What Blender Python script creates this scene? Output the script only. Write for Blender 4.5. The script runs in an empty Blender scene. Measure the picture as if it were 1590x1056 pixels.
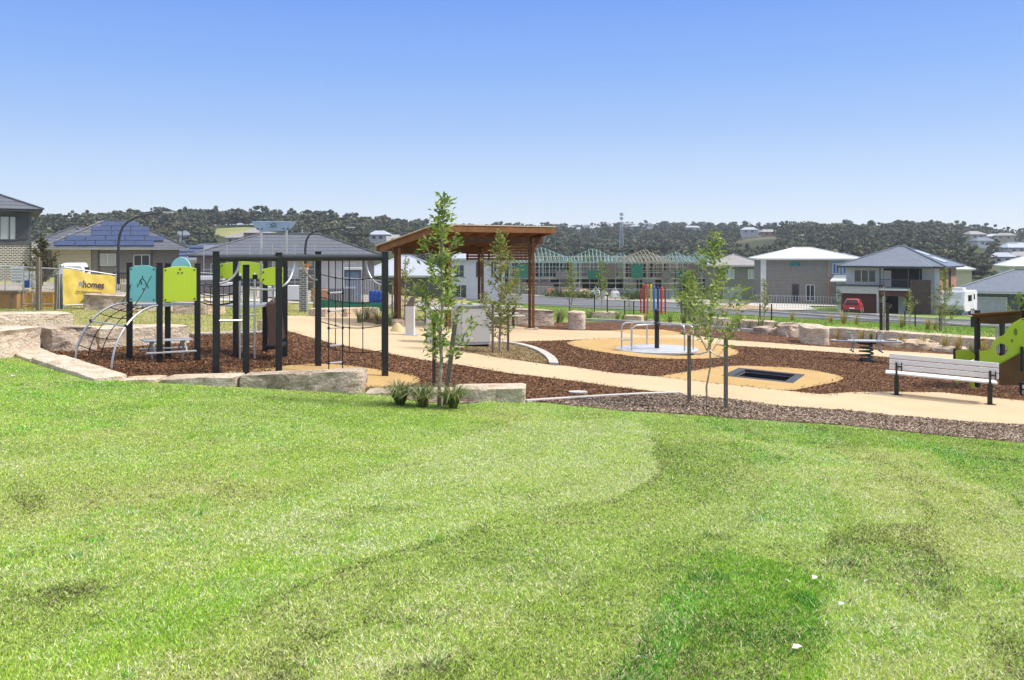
import bpy, bmesh, math, random
import numpy as np
from mathutils import Vector, Matrix, noise as mnoise
R = math.radians
SC = bpy.context.scene
COL = SC.collection
random.seed(7); RNG = np.random.default_rng(11)

# ------------------------------------------------------------------ camera
F, CX, HY, CZ = 1450.0, 795.0, 391.0, 3.0      # focal length / principal column / eye level of the photo (px), eye height (m)
cam = bpy.data.cameras.new('camera'); co = bpy.data.objects.new('camera', cam); COL.objects.link(co)
cam.sensor_fit = 'HORIZONTAL'; cam.sensor_width = 36.0; cam.lens = 36.0 * F / 1590.0
cam.shift_y = -(528.0 - HY) / 1590.0
cam.clip_start = 0.1; cam.clip_end = 6000
co.location = (0, 0, CZ); co.rotation_euler = (R(90), 0, 0)
SC.camera = co

# ------------------------------------------------------------------ light
SUN_EL, SUN_AZ = R(50), R(88)       # elevation; azimuth measured clockwise from +Y (the view direction)
SC.view_settings.view_transform = 'Standard'; SC.view_settings.look = 'None'
SC.view_settings.gamma = 1.0; SC.view_settings.exposure = 1.0
world = bpy.data.worlds.new('World'); SC.world = world; world.use_nodes = True
nt = world.node_tree; nt.nodes.clear()
wo = nt.nodes.new('ShaderNodeOutputWorld'); bg = nt.nodes.new('ShaderNodeBackground')
sky = nt.nodes.new('ShaderNodeTexSky'); sky.sky_type = 'NISHITA'; sky.sun_disc = False
sky.sun_elevation = SUN_EL; sky.sun_rotation = SUN_AZ; sky.air_density = 1.0; sky.dust_density = 0.6; sky.ozone_density = 1.5
tc = nt.nodes.new('ShaderNodeTexCoord'); sx = nt.nodes.new('ShaderNodeSeparateXYZ')
rp = nt.nodes.new('ShaderNodeValToRGB'); mx = nt.nodes.new('ShaderNodeMix'); mx.data_type = 'RGBA'
sc_ = nt.nodes.new('ShaderNodeVectorMath'); sc_.operation = 'SCALE'; sc_.inputs['Scale'].default_value = 0.55
e = rp.color_ramp.elements
e[0].position = 0.0; e[0].color = (5.2, 5.4, 5.7, 1)
e[1].position = 1.0; e[1].color = (7.4, 7.5, 7.7, 1)
for p, c in ((0.02, (4.6, 5.0, 5.5)), (0.06, (3.3, 4.15, 5.35)), (0.13, (2.05, 3.05, 5.15)), (0.19, (1.38, 2.5, 5.1)), (0.265, (.92, 1.9, 5.0)), (0.42, (1.3, 2.2, 4.8)), (0.62, (6.6, 6.7, 6.9))):
    q = rp.color_ramp.elements.new(p); q.color = (*c, 1)
nt.links.new(tc.outputs['Generated'], sx.inputs[0]); nt.links.new(sx.outputs['Z'], rp.inputs[0])
nt.links.new(sky.outputs[0], sc_.inputs[0])
mx.inputs[0].default_value = 0.85
nt.links.new(sc_.outputs[0], mx.inputs[6]); nt.links.new(rp.outputs[0], mx.inputs[7])
nt.links.new(mx.outputs[2], bg.inputs[0]); bg.inputs[1].default_value = 0.1
nt.links.new(bg.outputs[0], wo.inputs[0])
sl = bpy.data.lights.new('sun', 'SUN'); sl.energy = 2.3; sl.angle = R(9); sl.color = (1.0, 0.95, 0.87)
so = bpy.data.objects.new('sun', sl); COL.objects.link(so)
d_ = Vector((math.sin(SUN_AZ) * math.cos(SUN_EL), math.cos(SUN_AZ) * math.cos(SUN_EL), math.sin(SUN_EL)))
so.rotation_euler = (-d_).to_track_quat('-Z', 'Y').to_euler(); so.location = (20, 10, 40)

# ------------------------------------------------------------------ helpers
def tag(o, label=None, cat=None, group=None, kind=None):
    if label: o['label'] = label
    if cat: o['category'] = cat
    if group: o['group'] = group
    if kind: o['kind'] = kind
    return o
ORG = {}
def thing(name, label, cat, loc=(0, 0, 0), group=None, rz=0):
    o = bpy.data.objects.new(name, None); COL.objects.link(o)
    o.location = loc; o.rotation_euler = (0, 0, rz); o.empty_display_size = 0.2
    ORG[o.name] = Vector(loc)
    return tag(o, label, cat, group)
def dup(root, loc, label=None, group=None, rz=None, sc=None):
    r = root.copy(); COL.objects.link(r); r.location = loc
    if rz is not None: r.rotation_euler = (0, 0, rz)
    if sc is not None: r.scale = (sc, sc, sc) if not isinstance(sc, tuple) else sc
    if label: r['label'] = label
    if group: r['group'] = group
    for ch in list(root.children):
        c = ch.copy(); COL.objects.link(c); c.parent = r
        for g in list(ch.children):
            d = g.copy(); COL.objects.link(d); d.parent = c
    return r
class MB:
    def __init__(s): s.v = []; s.f = []; s.mi = []; s.m = 0
    def _add(s, vs, fs):
        b = len(s.v); s.v += [tuple(p) for p in vs]
        for f in fs: s.f.append([b + i for i in f]); s.mi.append(s.m)
    def box(s, c, sz, rz=0, M=None):
        x, y, z = sz[0] / 2, sz[1] / 2, sz[2] / 2
        vs = [Vector((i * x, j * y, k * z)) for i in (-1, 1) for j in (-1, 1) for k in (-1, 1)]
        m = M if M is not None else Matrix.Rotation(rz, 3, 'Z')
        c = Vector(c); vs = [c + m @ p for p in vs]
        s._add(vs, [(0, 1, 3, 2), (4, 6, 7, 5), (0, 4, 5, 1), (2, 3, 7, 6), (0, 2, 6, 4), (1, 5, 7, 3)])
    def b2(s, a, b):
        s.box([(a[i] + b[i]) / 2 for i in range(3)], [abs(b[i] - a[i]) for i in range(3)])
    def bar(s, p0, p1, w, h=None, up=(0, 0, 1)):
        p0, p1 = Vector(p0), Vector(p1); h = h or w; d = (p1 - p0); L = d.length; d.normalize()
        up = Vector(up)
        if abs(d.dot(up)) > .98: up = Vector((0, 1, 0))
        sx_ = d.cross(up).normalized(); uz = sx_.cross(d)
        M = Matrix((sx_, d, uz)).transposed()
        s.box((p0 + p1) / 2, (w, L, h), M=M)
    def tube(s, pts, r, n=8, cap=True):
        pts = [Vector(p) for p in pts]; N = len(pts)
        rs = r if isinstance(r, (list, tuple)) else [r] * N
        rings = []; prev = None
        for i, p in enumerate(pts):
            t = (pts[min(i + 1, N - 1)] - pts[max(i - 1, 0)])
            t = t.normalized() if t.length > 1e-9 else Vector((0, 0, 1))
            if prev is None:
                a = Vector((1, 0, 0)) if abs(t.x) < .8 else Vector((0, 1, 0))
                u = t.cross(a).normalized()
            else:
                u = (prev - t * prev.dot(t))
                u = u.normalized() if u.length > 1e-6 else t.cross(Vector((1, 0, 0))).normalized()
            prev = u; w = t.cross(u)
            rings.append([p + (u * math.cos(2 * math.pi * k / n) + w * math.sin(2 * math.pi * k / n)) * rs[i] for k in range(n)])
        vs = [q for g in rings for q in g]; fs = []
        for i in range(N - 1):
            for k in range(n):
                a, b = i * n + k, i * n + (k + 1) % n
                fs.append((a, b, b + n, a + n))
        if cap: fs.append(tuple(range(n))[::-1]); fs.append(tuple((N - 1) * n + k for k in range(n)))
        s._add(vs, fs)
    def prism(s, poly, z0, z1):
        n = len(poly); vs = [(p[0], p[1], z0) for p in poly] + [(p[0], p[1], z1) for p in poly]
        s._add(vs, [tuple(range(n))[::-1], tuple(range(n, 2 * n))] + [(i, (i + 1) % n, (i + 1) % n + n, i + n) for i in range(n)])
    def extr(s, pts, vec):
        n = len(pts); vec = Vector(vec); P = [Vector(p) for p in pts]
        s._add(P + [p + vec for p in P], [tuple(range(n))[::-1], tuple(range(n, 2 * n))] + [(i, (i + 1) % n, (i + 1) % n + n, i + n) for i in range(n)])
    def face(s, pts): s._add(pts, [tuple(range(len(pts)))])
    def lathe(s, c, prof, n=24):
        c = Vector(c); vs = []; fs = []
        for (r, z) in prof:
            vs += [c + Vector((r * math.cos(2 * math.pi * k / n), r * math.sin(2 * math.pi * k / n), z)) for k in range(n)]
        for i in range(len(prof) - 1):
            for k in range(n):
                a, b = i * n + k, i * n + (k + 1) % n
                fs.append((a, b, b + n, a + n))
        fs.append(tuple(range(n))[::-1]); fs.append(tuple((len(prof) - 1) * n + k for k in range(n)))
        s._add(vs, fs)
    def ball(s, c, r, n=10):
        if not isinstance(r, (tuple, list)): r = (r, r, r)
        c = Vector(c); vs = []; fs = []; m = max(5, n // 2 + 1)
        for i in range(1, m):
            th = math.pi * i / m
            for k in range(n):
                ph = 2 * math.pi * k / n
                vs.append(c + Vector((r[0] * math.sin(th) * math.cos(ph), r[1] * math.sin(th) * math.sin(ph), r[2] * math.cos(th))))
        for i in range(m - 2):
            for k in range(n):
                a, b = i * n + k, i * n + (k + 1) % n
                fs.append((a, a + n, b + n, b))
        t = len(vs); vs += [c + Vector((0, 0, r[2])), c - Vector((0, 0, r[2]))]
        for k in range(n):
            fs.append((t, k, (k + 1) % n)); fs.append((t + 1, (m - 2) * n + (k + 1) % n, (m - 2) * n + k))
        s._add(vs, fs)
    def build(s, name, mats, parent=None, local=False, smooth=False, bevel=0, label=None):
        if not isinstance(mats, (list, tuple)): mats = [mats]
        off = Vector((0, 0, 0)); root = parent
        while root is not None and root.parent is not None: root = root.parent
        if root is not None and not local: off = ORG[root.name]
        me = bpy.data.meshes.new(name)
        me.from_pydata([tuple(Vector(p) - off) for p in s.v], [], s.f)
        for m in mats: me.materials.append(m)
        if len(mats) > 1: me.polygons.foreach_set('material_index', s.mi)
        bm = bmesh.new(); bm.from_mesh(me); bmesh.ops.recalc_face_normals(bm, faces=bm.faces); bm.to_mesh(me); bm.free()
        if smooth:
            me.polygons.foreach_set('use_smooth', [True] * len(me.polygons))
            me.set_sharp_from_angle(angle=R(42))
        o = bpy.data.objects.new(name, me); COL.objects.link(o)
        if parent is not None: o.parent = parent
        if bevel:
            b = o.modifiers.new('bevel', 'BEVEL'); b.width = bevel; b.segments = 2; b.limit_method = 'ANGLE'; b.angle_limit = R(40)
        if label: o['label'] = label
        return o
def solo(mb, name, mats, label, cat, loc, group=None, **k):
    """a thing that is one mesh, with its origin at loc"""
    loc = Vector(loc); mb.v = [tuple(Vector(p) - loc) for p in mb.v]
    o = mb.build(name, mats, None, True, **k); o.location = loc
    return tag(o, label, cat, group)
def np_mesh(name, V, Fc, mat, col=None, parent=None, smooth=False):
    V = np.asarray(V, dtype=np.float32); Fc = np.asarray(Fc, dtype=np.int32); k = Fc.shape[1]
    me = bpy.data.meshes.new(name)
    me.vertices.add(len(V)); me.vertices.foreach_set('co', V.ravel())
    me.loops.add(Fc.size); me.loops.foreach_set('vertex_index', Fc.ravel())
    me.polygons.add(len(Fc)); me.polygons.foreach_set('loop_start', np.arange(0, Fc.size, k, dtype=np.int32))
    try: me.polygons.foreach_set('loop_total', np.full(len(Fc), k, dtype=np.int32))
    except Exception: pass
    if smooth: me.polygons.foreach_set('use_smooth', np.ones(len(Fc), dtype=bool))
    if col is not None:
        a = me.attributes.new('Col', 'FLOAT_COLOR', 'FACE')
        c4 = np.ones((len(Fc), 4), dtype=np.float32); c4[:, :3] = col
        a.data.foreach_set('color', c4.ravel())
    me.materials.append(mat); me.update(calc_edges=True); me.validate()
    o = bpy.data.objects.new(name, me); COL.objects.link(o)
    if parent is not None: o.parent = parent
    return o
def arc(c, r, a0, a1, n, ax=(1, 0, 0), ay=(0, 0, 1)):
    c, ax, ay = Vector(c), Vector(ax), Vector(ay)
    return [c + ax * (r * math.cos(a0 + (a1 - a0) * i / n)) + ay * (r * math.sin(a0 + (a1 - a0) * i / n)) for i in range(n + 1)]
def lerp(a, b, t): return Vector(a) * (1 - t) + Vector(b) * t

# ------------------------------------------------------------------ materials
def nodes(name):
    m = bpy.data.materials.new(name); m.use_nodes = True
    t = m.node_tree; b = t.nodes['Principled BSDF']
    return m, t, b
def N(t, kind, **kw):
    n = t.nodes.new(kind)
    for k, v in kw.items():
        if k in n.inputs: n.inputs[k].default_value = v
        else: setattr(n, k, v)
    return n
def ramp(t, stops):
    r = t.nodes.new('ShaderNodeValToRGB'); e = r.color_ramp.elements
    while len(e) < len(stops): e.new(0.5)
    for q, (p, c) in zip(e, sorted(stops, key=lambda a: a[0])): q.position = p; q.color = (*c, 1) if len(c) == 3 else c
    return r
def pm(name, c1, c2=None, scale=4.0, rough=0.6, metal=0.0, bump=0.0, bscale=40.0, detail=5, stretch=(1, 1, 1), spec=0.4, fine=0.12, world=False):
    m, t, b = nodes(name); L = t.links
    if c2 is None: c2 = tuple(c * 0.82 for c in c1)
    if world: src = t.nodes.new('ShaderNodeNewGeometry').outputs['Position']
    else: src = t.nodes.new('ShaderNodeTexCoord').outputs['Object']
    mp = N(t, 'ShaderNodeMapping'); mp.inputs['Scale'].default_value = stretch; L.new(src, mp.inputs[0])
    n1 = N(t, 'ShaderNodeTexNoise', Scale=scale, Detail=detail); L.new(mp.outputs[0], n1.inputs['Vector'])
    r = ramp(t, [(0.32, c1), (0.68, c2)]); L.new(n1.outputs['Fac'], r.inputs[0])
    n2 = N(t, 'ShaderNodeTexNoise', Scale=bscale, Detail=6); L.new(mp.outputs[0], n2.inputs['Vector'])
    mr = N(t, 'ShaderNodeMapRange'); mr.inputs[1].default_value = .3; mr.inputs[2].default_value = .7; mr.inputs[3].default_value = 1 - fine; mr.inputs[4].default_value = 1 + fine
    L.new(n2.outputs['Fac'], mr.inputs[0])
    v = N(t, 'ShaderNodeVectorMath', operation='SCALE'); L.new(r.outputs[0], v.inputs[0]); L.new(mr.outputs[0], v.inputs['Scale'])
    L.new(v.outputs[0], b.inputs['Base Color'])
    b.inputs['Roughness'].default_value = rough; b.inputs['Metallic'].default_value = metal
    if 'Specular IOR Level' in b.inputs: b.inputs['Specular IOR Level'].default_value = spec
    if bump:
        bp = N(t, 'ShaderNodeBump', Strength=bump, Distance=0.02); L.new(n2.outputs['Fac'], bp.inputs['Height']); L.new(bp.outputs[0], b.inputs['Normal'])
    return m
def colmat(name, rough=0.6, trans=0.0, spec=0.3):
    m, t, b = nodes(name); a = N(t, 'ShaderNodeAttribute', attribute_name='Col')
    t.links.new(a.outputs['Color'], b.inputs['Base Color']); b.inputs['Roughness'].default_value = rough
    b.inputs['Specular IOR Level'].default_value = spec
    if trans:
        tr = N(t, 'ShaderNodeBsdfTranslucent'); t.links.new(a.outputs['Color'], tr.inputs[0])
        ms = N(t, 'ShaderNodeMixShader'); ms.inputs[0].default_value = trans
        o = t.nodes['Material Output']; t.links.new(b.outputs[0], ms.inputs[1]); t.links.new(tr.outputs[0], ms.inputs[2]); t.links.new(ms.outputs[0], o.inputs[0])
    return m
def chipmat(name, stops, scale, bump=0.8, patch=0.25):
    m, t, b = nodes(name); L = t.links
    g = t.nodes.new('ShaderNodeNewGeometry')
    mp = N(t, 'ShaderNodeMapping'); mp.inputs['Scale'].default_value = (1, 1, .3); L.new(g.outputs['Position'], mp.inputs[0])
    nz = N(t, 'ShaderNodeTexNoise', Scale=scale * .7, Detail=2); L.new(mp.outputs[0], nz.inputs['Vector'])
    ad = N(t, 'ShaderNodeVectorMath', operation='MULTIPLY_ADD'); ad.inputs[1].default_value = (.06,) * 3
    L.new(nz.outputs['Color'], ad.inputs[0]); L.new(mp.outputs[0], ad.inputs[2])
    vo = N(t, 'ShaderNodeTexVoronoi', Scale=scale); L.new(ad.outputs[0], vo.inputs['Vector'])
    sp = t.nodes.new('ShaderNodeSeparateColor'); L.new(vo.outputs['Color'], sp.inputs[0])
    r = ramp(t, stops); L.new(sp.outputs[0], r.inputs[0])
    n1 = N(t, 'ShaderNodeTexNoise', Scale=.9, Detail=4); L.new(g.outputs['Position'], n1.inputs['Vector'])
    mr = N(t, 'ShaderNodeMapRange'); mr.inputs[1].default_value = .3; mr.inputs[2].default_value = .7; mr.inputs[3].default_value = 1 - patch; mr.inputs[4].default_value = 1 + patch
    L.new(n1.outputs['Fac'], mr.inputs[0])
    v = N(t, 'ShaderNodeVectorMath', operation='SCALE'); L.new(r.outputs[0], v.inputs[0]); L.new(mr.outputs[0], v.inputs['Scale'])
    L.new(v.outputs[0], b.inputs['Base Color']); b.inputs['Roughness'].default_value = .85
    b.inputs['Specular IOR Level'].default_value = .2
    bp = N(t, 'ShaderNodeBump', Strength=bump, Distance=0.03); L.new(vo.outputs['Distance'], bp.inputs['Height']); L.new(bp.outputs[0], b.inputs['Normal'])
    return m
def brickmat(name, c1, c2, mortar, bw=.24, bh=.086, ms=.012):
    m, t, b = nodes(name); L = t.links
    s = t.nodes.new('ShaderNodeSeparateXYZ'); L.new(t.nodes.new('ShaderNodeTexCoord').outputs['Object'], s.inputs[0])
    a = N(t, 'ShaderNodeMath', operation='ADD'); L.new(s.outputs[0], a.inputs[0]); L.new(s.outputs[1], a.inputs[1])
    c = t.nodes.new('ShaderNodeCombineXYZ'); L.new(a.outputs[0], c.inputs[0]); L.new(s.outputs[2], c.inputs[1])
    k = N(t, 'ShaderNodeTexBrick', Scale=1.0); k.inputs['Color1'].default_value = (*c1, 1); k.inputs['Color2'].default_value = (*c2, 1); k.inputs['Mortar'].default_value = (*mortar, 1)
    k.inputs['Brick Width'].default_value = bw; k.inputs['Row Height'].default_value = bh; k.inputs['Mortar Size'].default_value = ms
    L.new(c.outputs[0], k.inputs['Vector']); L.new(k.outputs['Color'], b.inputs['Base Color']); b.inputs['Roughness'].default_value = .85
    bp = N(t, 'ShaderNodeBump', Strength=.5, Distance=0.01); L.new(k.outputs['Fac'], bp.inputs['Height']); bp.invert = True; L.new(bp.outputs[0], b.inputs['Normal'])
    return m
def ridgemat(name, c1, c2, period, axis='Z', rough=.6, dark=.55, width=.12):
    """boards, tiles or roof sheets: thin darker grooves every `period` metres along one object axis"""
    m, t, b = nodes(name); L = t.links
    tc_ = t.nodes.new('ShaderNodeTexCoord'); s = t.nodes.new('ShaderNodeSeparateXYZ'); L.new(tc_.outputs['Object'], s.inputs[0])
    n1 = N(t, 'ShaderNodeTexNoise', Scale=2.5, Detail=6); L.new(tc_.outputs['Object'], n1.inputs['Vector'])
    r = ramp(t, [(.3, c1), (.7, c2)]); L.new(n1.outputs['Fac'], r.inputs[0])
    if axis == 'XY':
        src = N(t, 'ShaderNodeMath', operation='ADD'); L.new(s.outputs[0], src.inputs[0]); L.new(s.outputs[1], src.inputs[1]); so_ = src.outputs[0]
    else: so_ = s.outputs[axis]
    dv = N(t, 'ShaderNodeMath', operation='DIVIDE'); dv.inputs[1].default_value = period; L.new(so_, dv.inputs[0])
    fr = N(t, 'ShaderNodeMath', operation='FRACT'); L.new(dv.outputs[0], fr.inputs[0])
    gt = N(t, 'ShaderNodeMath', operation='GREATER_THAN'); gt.inputs[1].default_value = width; L.new(fr.outputs[0], gt.inputs[0])
    mr = N(t, 'ShaderNodeMapRange'); mr.inputs[3].default_value = dark; mr.inputs[4].default_value = 1; L.new(gt.outputs[0], mr.inputs[0])
    v = N(t, 'ShaderNodeVectorMath', operation='SCALE'); L.new(r.outputs[0], v.inputs[0]); L.new(mr.outputs[0], v.inputs['Scale'])
    L.new(v.outputs[0], b.inputs['Base Color']); b.inputs['Roughness'].default_value = rough
    bp = N(t, 'ShaderNodeBump', Strength=.6, Distance=0.02); L.new(fr.outputs[0], bp.inputs['Height']); L.new(bp.outputs[0], b.inputs['Normal'])
    return m
MT = {}
MT['bark_chips'] = chipmat('bark_chips', [(0, (.020, .007, .003)), (.35, (.060, .021, .008)), (.6, (.115, .045, .017)), (.82, (.20, .088, .036)), (1, (.40, .24, .12))], 22)
MT['grey_chips'] = chipmat('grey_chips', [(0, (.035, .020, .014)), (.3, (.11, .072, .05)), (.6, (.22, .155, .11)), (.85, (.36, .27, .20)), (1, (.55, .45, .35))], 20)
MT['gold_chips'] = chipmat('gold_chips', [(0, (.08, .05, .02)), (.4, (.20, .135, .06)), (.75, (.32, .23, .11)), (1, (.5, .38, .22))], 24)
MT['path'] = pm('path_concrete', (.50, .375, .220), (.56, .425, .265), .8, .9, bump=.25, bscale=130, fine=.17, world=True)
MT['ochre'] = pm('ochre_softfall', (.43, .275, .098), (.50, .325, .135), 1.1, .95, bump=.35, bscale=160, fine=.22, world=True)
MT['concrete'] = pm('pale_concrete', (.44, .41, .365), (.53, .50, .45), 3, .85, bump=.2, bscale=60)
MT['asphalt'] = pm('asphalt', (.115, .115, .125), (.15, .15, .16), .3, .9, bump=.2, bscale=30, world=True)
MT['black_post'] = pm('black_powdercoat', (.009, .010, .012), (.015, .016, .018), 9, .45, spec=.5)
MT['steel'] = pm('brushed_steel', (.50, .50, .49), (.62, .62, .61), 6, .34, metal=.75)
MT['stake_dark'] = pm('dark_stake', (.035, .03, .026), (.06, .052, .045), 9, .9)
MT['galv'] = pm('galvanised_steel', (.45, .46, .47), (.58, .59, .60), 9, .5, metal=.5)
MT['lime'] = pm('lime_panel', (.37, .50, .03), (.40, .54, .04), 1.5, .4, fine=.03)
MT['teal'] = pm('teal_panel', (.22, .62, .64), (.26, .66, .68), 1.5, .4, fine=.03)
MT['paleblue'] = pm('pale_blue_panel', (.38, .74, .78), (.42, .77, .80), 1.5, .4, fine=.03)
MT['rope'] = pm('dark_rope', (.018, .016, .018), (.03, .027, .028), 30, .9)
MT['brownpanel'] = pm('brown_panel', (.125, .062, .022), (.16, .082, .03), 2, .5, stretch=(1, 1, 8))
MT['darkbrown'] = pm('dark_brown_panel', (.035, .013, .006), (.05, .02, .01), 2, .6)
MT['timber'] = pm('stained_timber', (.165, .066, .020), (.24, .105, .035), 3, .6, bump=.1, stretch=(1, 1, 1), bscale=25, fine=.2)
MT['timber_dark'] = pm('dark_and_shaded_timber', (.06, .027, .011), (.10, .043, .016), 4, .6, bscale=20, fine=.2)  # for beams and battens, and for the painted shaded half of the shelter posts
MT['stake'] = pm('weathered_stake', (.155, .125, .098), (.24, .20, .16), 9, .9, bump=.4, bscale=30, stretch=(4, 4, .6), fine=.3)
MT['bark'] = pm('sapling_bark', (.22, .18, .13), (.42, .37, .30), 14, .9, bump=.4, bscale=40, stretch=(2, 2, .7), fine=.3)
MT['darkbark'] = pm('dark_tree_bark', (.08, .06, .045), (.16, .125, .095), 10, .9, bump=.4)
MT['leaf'] = colmat('leaf', .5, .3)
MT['blade'] = colmat('grass_blade', .65, .25, .2)
MT['chipgeo'] = colmat('loose_bark', .85, 0, .2)
MT['forest'] = colmat('forest_foliage', .8, .12, .1)
MT['glass'] = pm('window_glass', (.03, .04, .05), (.05, .06, .075), 1, .08, spec=.8)
MT['curtain'] = pm('curtained_glass', (.40, .42, .42), (.5, .52, .52), 6, .2, stretch=(5, 5, .2))
MT['white'] = pm('white_paint', (.60, .60, .59), (.68, .68, .67), 1.5, .5, fine=.04)
MT['offwhite'] = pm('off_white_render', (.47, .455, .44), (.54, .525, .51), 1.5, .8, fine=.05)
MT['boxgrey'] = pm('pale_grey_cladding', (.60, .58, .55), (.65, .63, .60), 1.2, .6, fine=.03)
MT['black'] = pm('black_plastic', (.01, .01, .012), (.016, .016, .018), 4, .5)
MT['solar'] = ridgemat('solar_cells', (.006, .024, .092), (.010, .036, .125), .55, 'X', .3, 1.5, .05)
MT['signblue'] = pm('blue_grey_board', (.30, .38, .52), (.38, .46, .60), 3, .35, metal=.2)
MT['darkleaf'] = pm('dark_leaf_inlay', (.12, .17, .015), (.15, .2, .02), 3, .6)
MT['greenglass'] = pm('green_wrapped_glass', (.01, .17, .15), (.02, .22, .19), 4, .3)
MT['blueglass'] = pm('blue_film_glass', (.05, .13, .26), (.10, .2, .36), 3, .2)
MT['benchwhite'] = pm('bench_slat_white', (.70, .70, .73), (.76, .76, .79), 2, .5, fine=.04, stretch=(.5, 4, 4))
# ------------------------------------------------------------------ terrain height
def sstep(t): t = np.clip(t, 0, 1); return t * t * (3 - 2 * t)
def near_z(x, y):
    xc = np.clip(x, -14, 18)
    P = .42 - .055 * xc - .02 * np.clip((8 - x) / 6, 0, 1) * np.clip(y - 26, 0, 30)
    ee = np.clip((16 - y) / 16, 0, 1.5)
    return P * (1 - ee) + 1.4 * ee
def yb(x): return np.interp(x, [-60, 2, 8.3, 12.5, 16.3, 20, 30, 60], [40, 40, 39.3, 36.6, 31.9, 27, 19, 10])
FP = [(9, 41, .05), (13, 38.5, .02), (17, 33.5, 0), (21, 28.5, 0), (32, 20, -.2), (50, 15, -.8), (27.9, 73, -2.4), (30.7, 80, -2.5), (31, 63, -2.1), (34.4, 71, -2.3),
 (20, 50, -1.0), (27, 48, -1.2), (36, 50, -1.5), (55, 50, -2.2), (60, 90, -3.4), (45, 85, -2.9), (33, 90, -3.0), (36, 96, -3.4), (42, 100, -3.7), (50, 100, -3.7), (40, 108, -3.8), (52, 108, -3.9), (24, 93, -2.9),
 (20, 104, -3.4), (20.5, 117, -3.55), (7.9, 109, -3.4), (9.8, 136, -4.0), (15, 170, -4.4), (40, 140, -4.3), (80, 140, -4.7), (8, 60, -1.0), (8, 80, -2.1), (0, 60, -.9), (0, 80, -1.8), (0, 110, -3.2), (0, 170, -4.2),
 (-8, 50, .05), (-8, 75, -1.0), (-20, 60, .5), (-14, 45, .95), (-20, 45, 1.05), (-30, 50, 1.1), (-36, 72, .7), (-30, 85, .4), (-20, 90, -.4), (-15, 120, -2), (-60, 90, 1.0), (-60, 150, -1), (-30, 170, -3),
 (60, 210, -5), (0, 220, -5.5), (-60, 220, -4), (32, 128, -3.6), (36, 124, -3.5)]
for x_ in (-14, -10, -6, -2, 2, 6): FP += [(x_, 40, float(near_z(np.float64(x_), np.float64(40))))]
FPa = np.array(FP, float)
_A = np.hypot(FPa[:, None, 0] - FPa[None, :, 0], FPa[:, None, 1] - FPa[None, :, 1])
_n = len(FPa); _B = np.zeros((_n + 1, _n + 1)); _B[:_n, :_n] = _A + 0.0; _B[_n, :_n] = 1; _B[:_n, _n] = 1
_w = np.linalg.solve(_B, np.append(FPa[:, 2], 0))
RDG = np.array([(-400, 335, 600), (60, 335, 600), (200, 331, 600), (400, 329, 600), (500, 337, 600), (640, 347, 650), (760, 352, 800), (870, 352, 1150), (960, 347, 1250), (1100, 350, 1150), (1180, 350, 900), (1300, 350, 760), (1450, 346, 720), (1520, 352, 760), (1565, 357, 950), (1900, 352, 950)], float)
def ridge(px):
    s = np.interp(px, RDG[:, 0], RDG[:, 1]); D = np.interp(px, RDG[:, 0], RDG[:, 2])
    return 3 + (HY - s) * D / F - 9, D
def T(x, y):
    x = np.asarray(x, float); y = np.asarray(y, float); sh = np.broadcast(x, y).shape
    x = np.broadcast_to(x, sh).ravel(); y = np.broadcast_to(y, sh).ravel()
    nz = near_z(x, y)
    fz = np.full(len(x), _w[_n])
    for i in range(_n): fz = fz + _w[i] * np.hypot(x - FPa[i, 0], y - FPa[i, 1])
    fz = np.clip(fz, -9, 3)
    wd = np.interp(x, [4, 8], [5, .45]); w = sstep((y - yb(x)) / wd)
    z = nz * (1 - w) + fz * w
    yy = np.maximum(y, 30); zr, D = ridge(CX + F * x / yy)
    hz = -7 + (zr + 7) * sstep((y - 230) / (D - 230)) - np.clip(y - D, 0, 4000) * .012
    hz = hz + 1.5 * np.sin(x * .021 + 1.3) * np.sin(y * .017) * sstep((y - 230) / 200)
    w2 = sstep((y - 180) / 110)
    z = z * (1 - w2) + hz * w2
    return z.reshape(sh) if sh else float(z[0])
def Tz(x, y): return float(T(x, y))
def W(px, py, d): return Vector((d * (px - CX) / F, d, CZ - (py - HY) * d / F))
def G(px, py, far=False):
    """the point of the ground seen at a pixel of the photograph"""
    u, v = (px - CX) / F, (py - HY) / F
    ts = np.concatenate([np.arange(2.5, 60, .05), np.arange(60, 400, .5)])
    h = (CZ - v * ts) - T(u * ts, ts); i = np.argmax(h < 0)
    if h[i] >= 0: return Vector((u * 300, 300, Tz(u * 300, 300)))
    a, b = ts[max(i - 1, 0)], ts[i]
    for _ in range(25):
        m = (a + b) / 2
        if CZ - v * m - Tz(u * m, m) < 0: b = m
        else: a = m
    return Vector((u * a, a, Tz(u * a, a)))
def gpoly(pts): return [G(*p).xy for p in pts]
def at(px, d, dz=0):
    x = d * (px - CX) / F
    return Vector((x, d, Tz(x, d) + dz))
def inpoly(x, y, poly):
    P = np.array([tuple(p) for p in poly]); ins = np.zeros(len(x), bool); j = len(P) - 1
    for i in range(len(P)):
        xi, yi, xj, yj = P[i, 0], P[i, 1], P[j, 0], P[j, 1]
        c = ((yi > y) != (yj > y)) & (x < (xj - xi) * (y - yi) / (yj - yi + 1e-12) + xi)
        ins ^= c; j = i
    return ins

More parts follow.
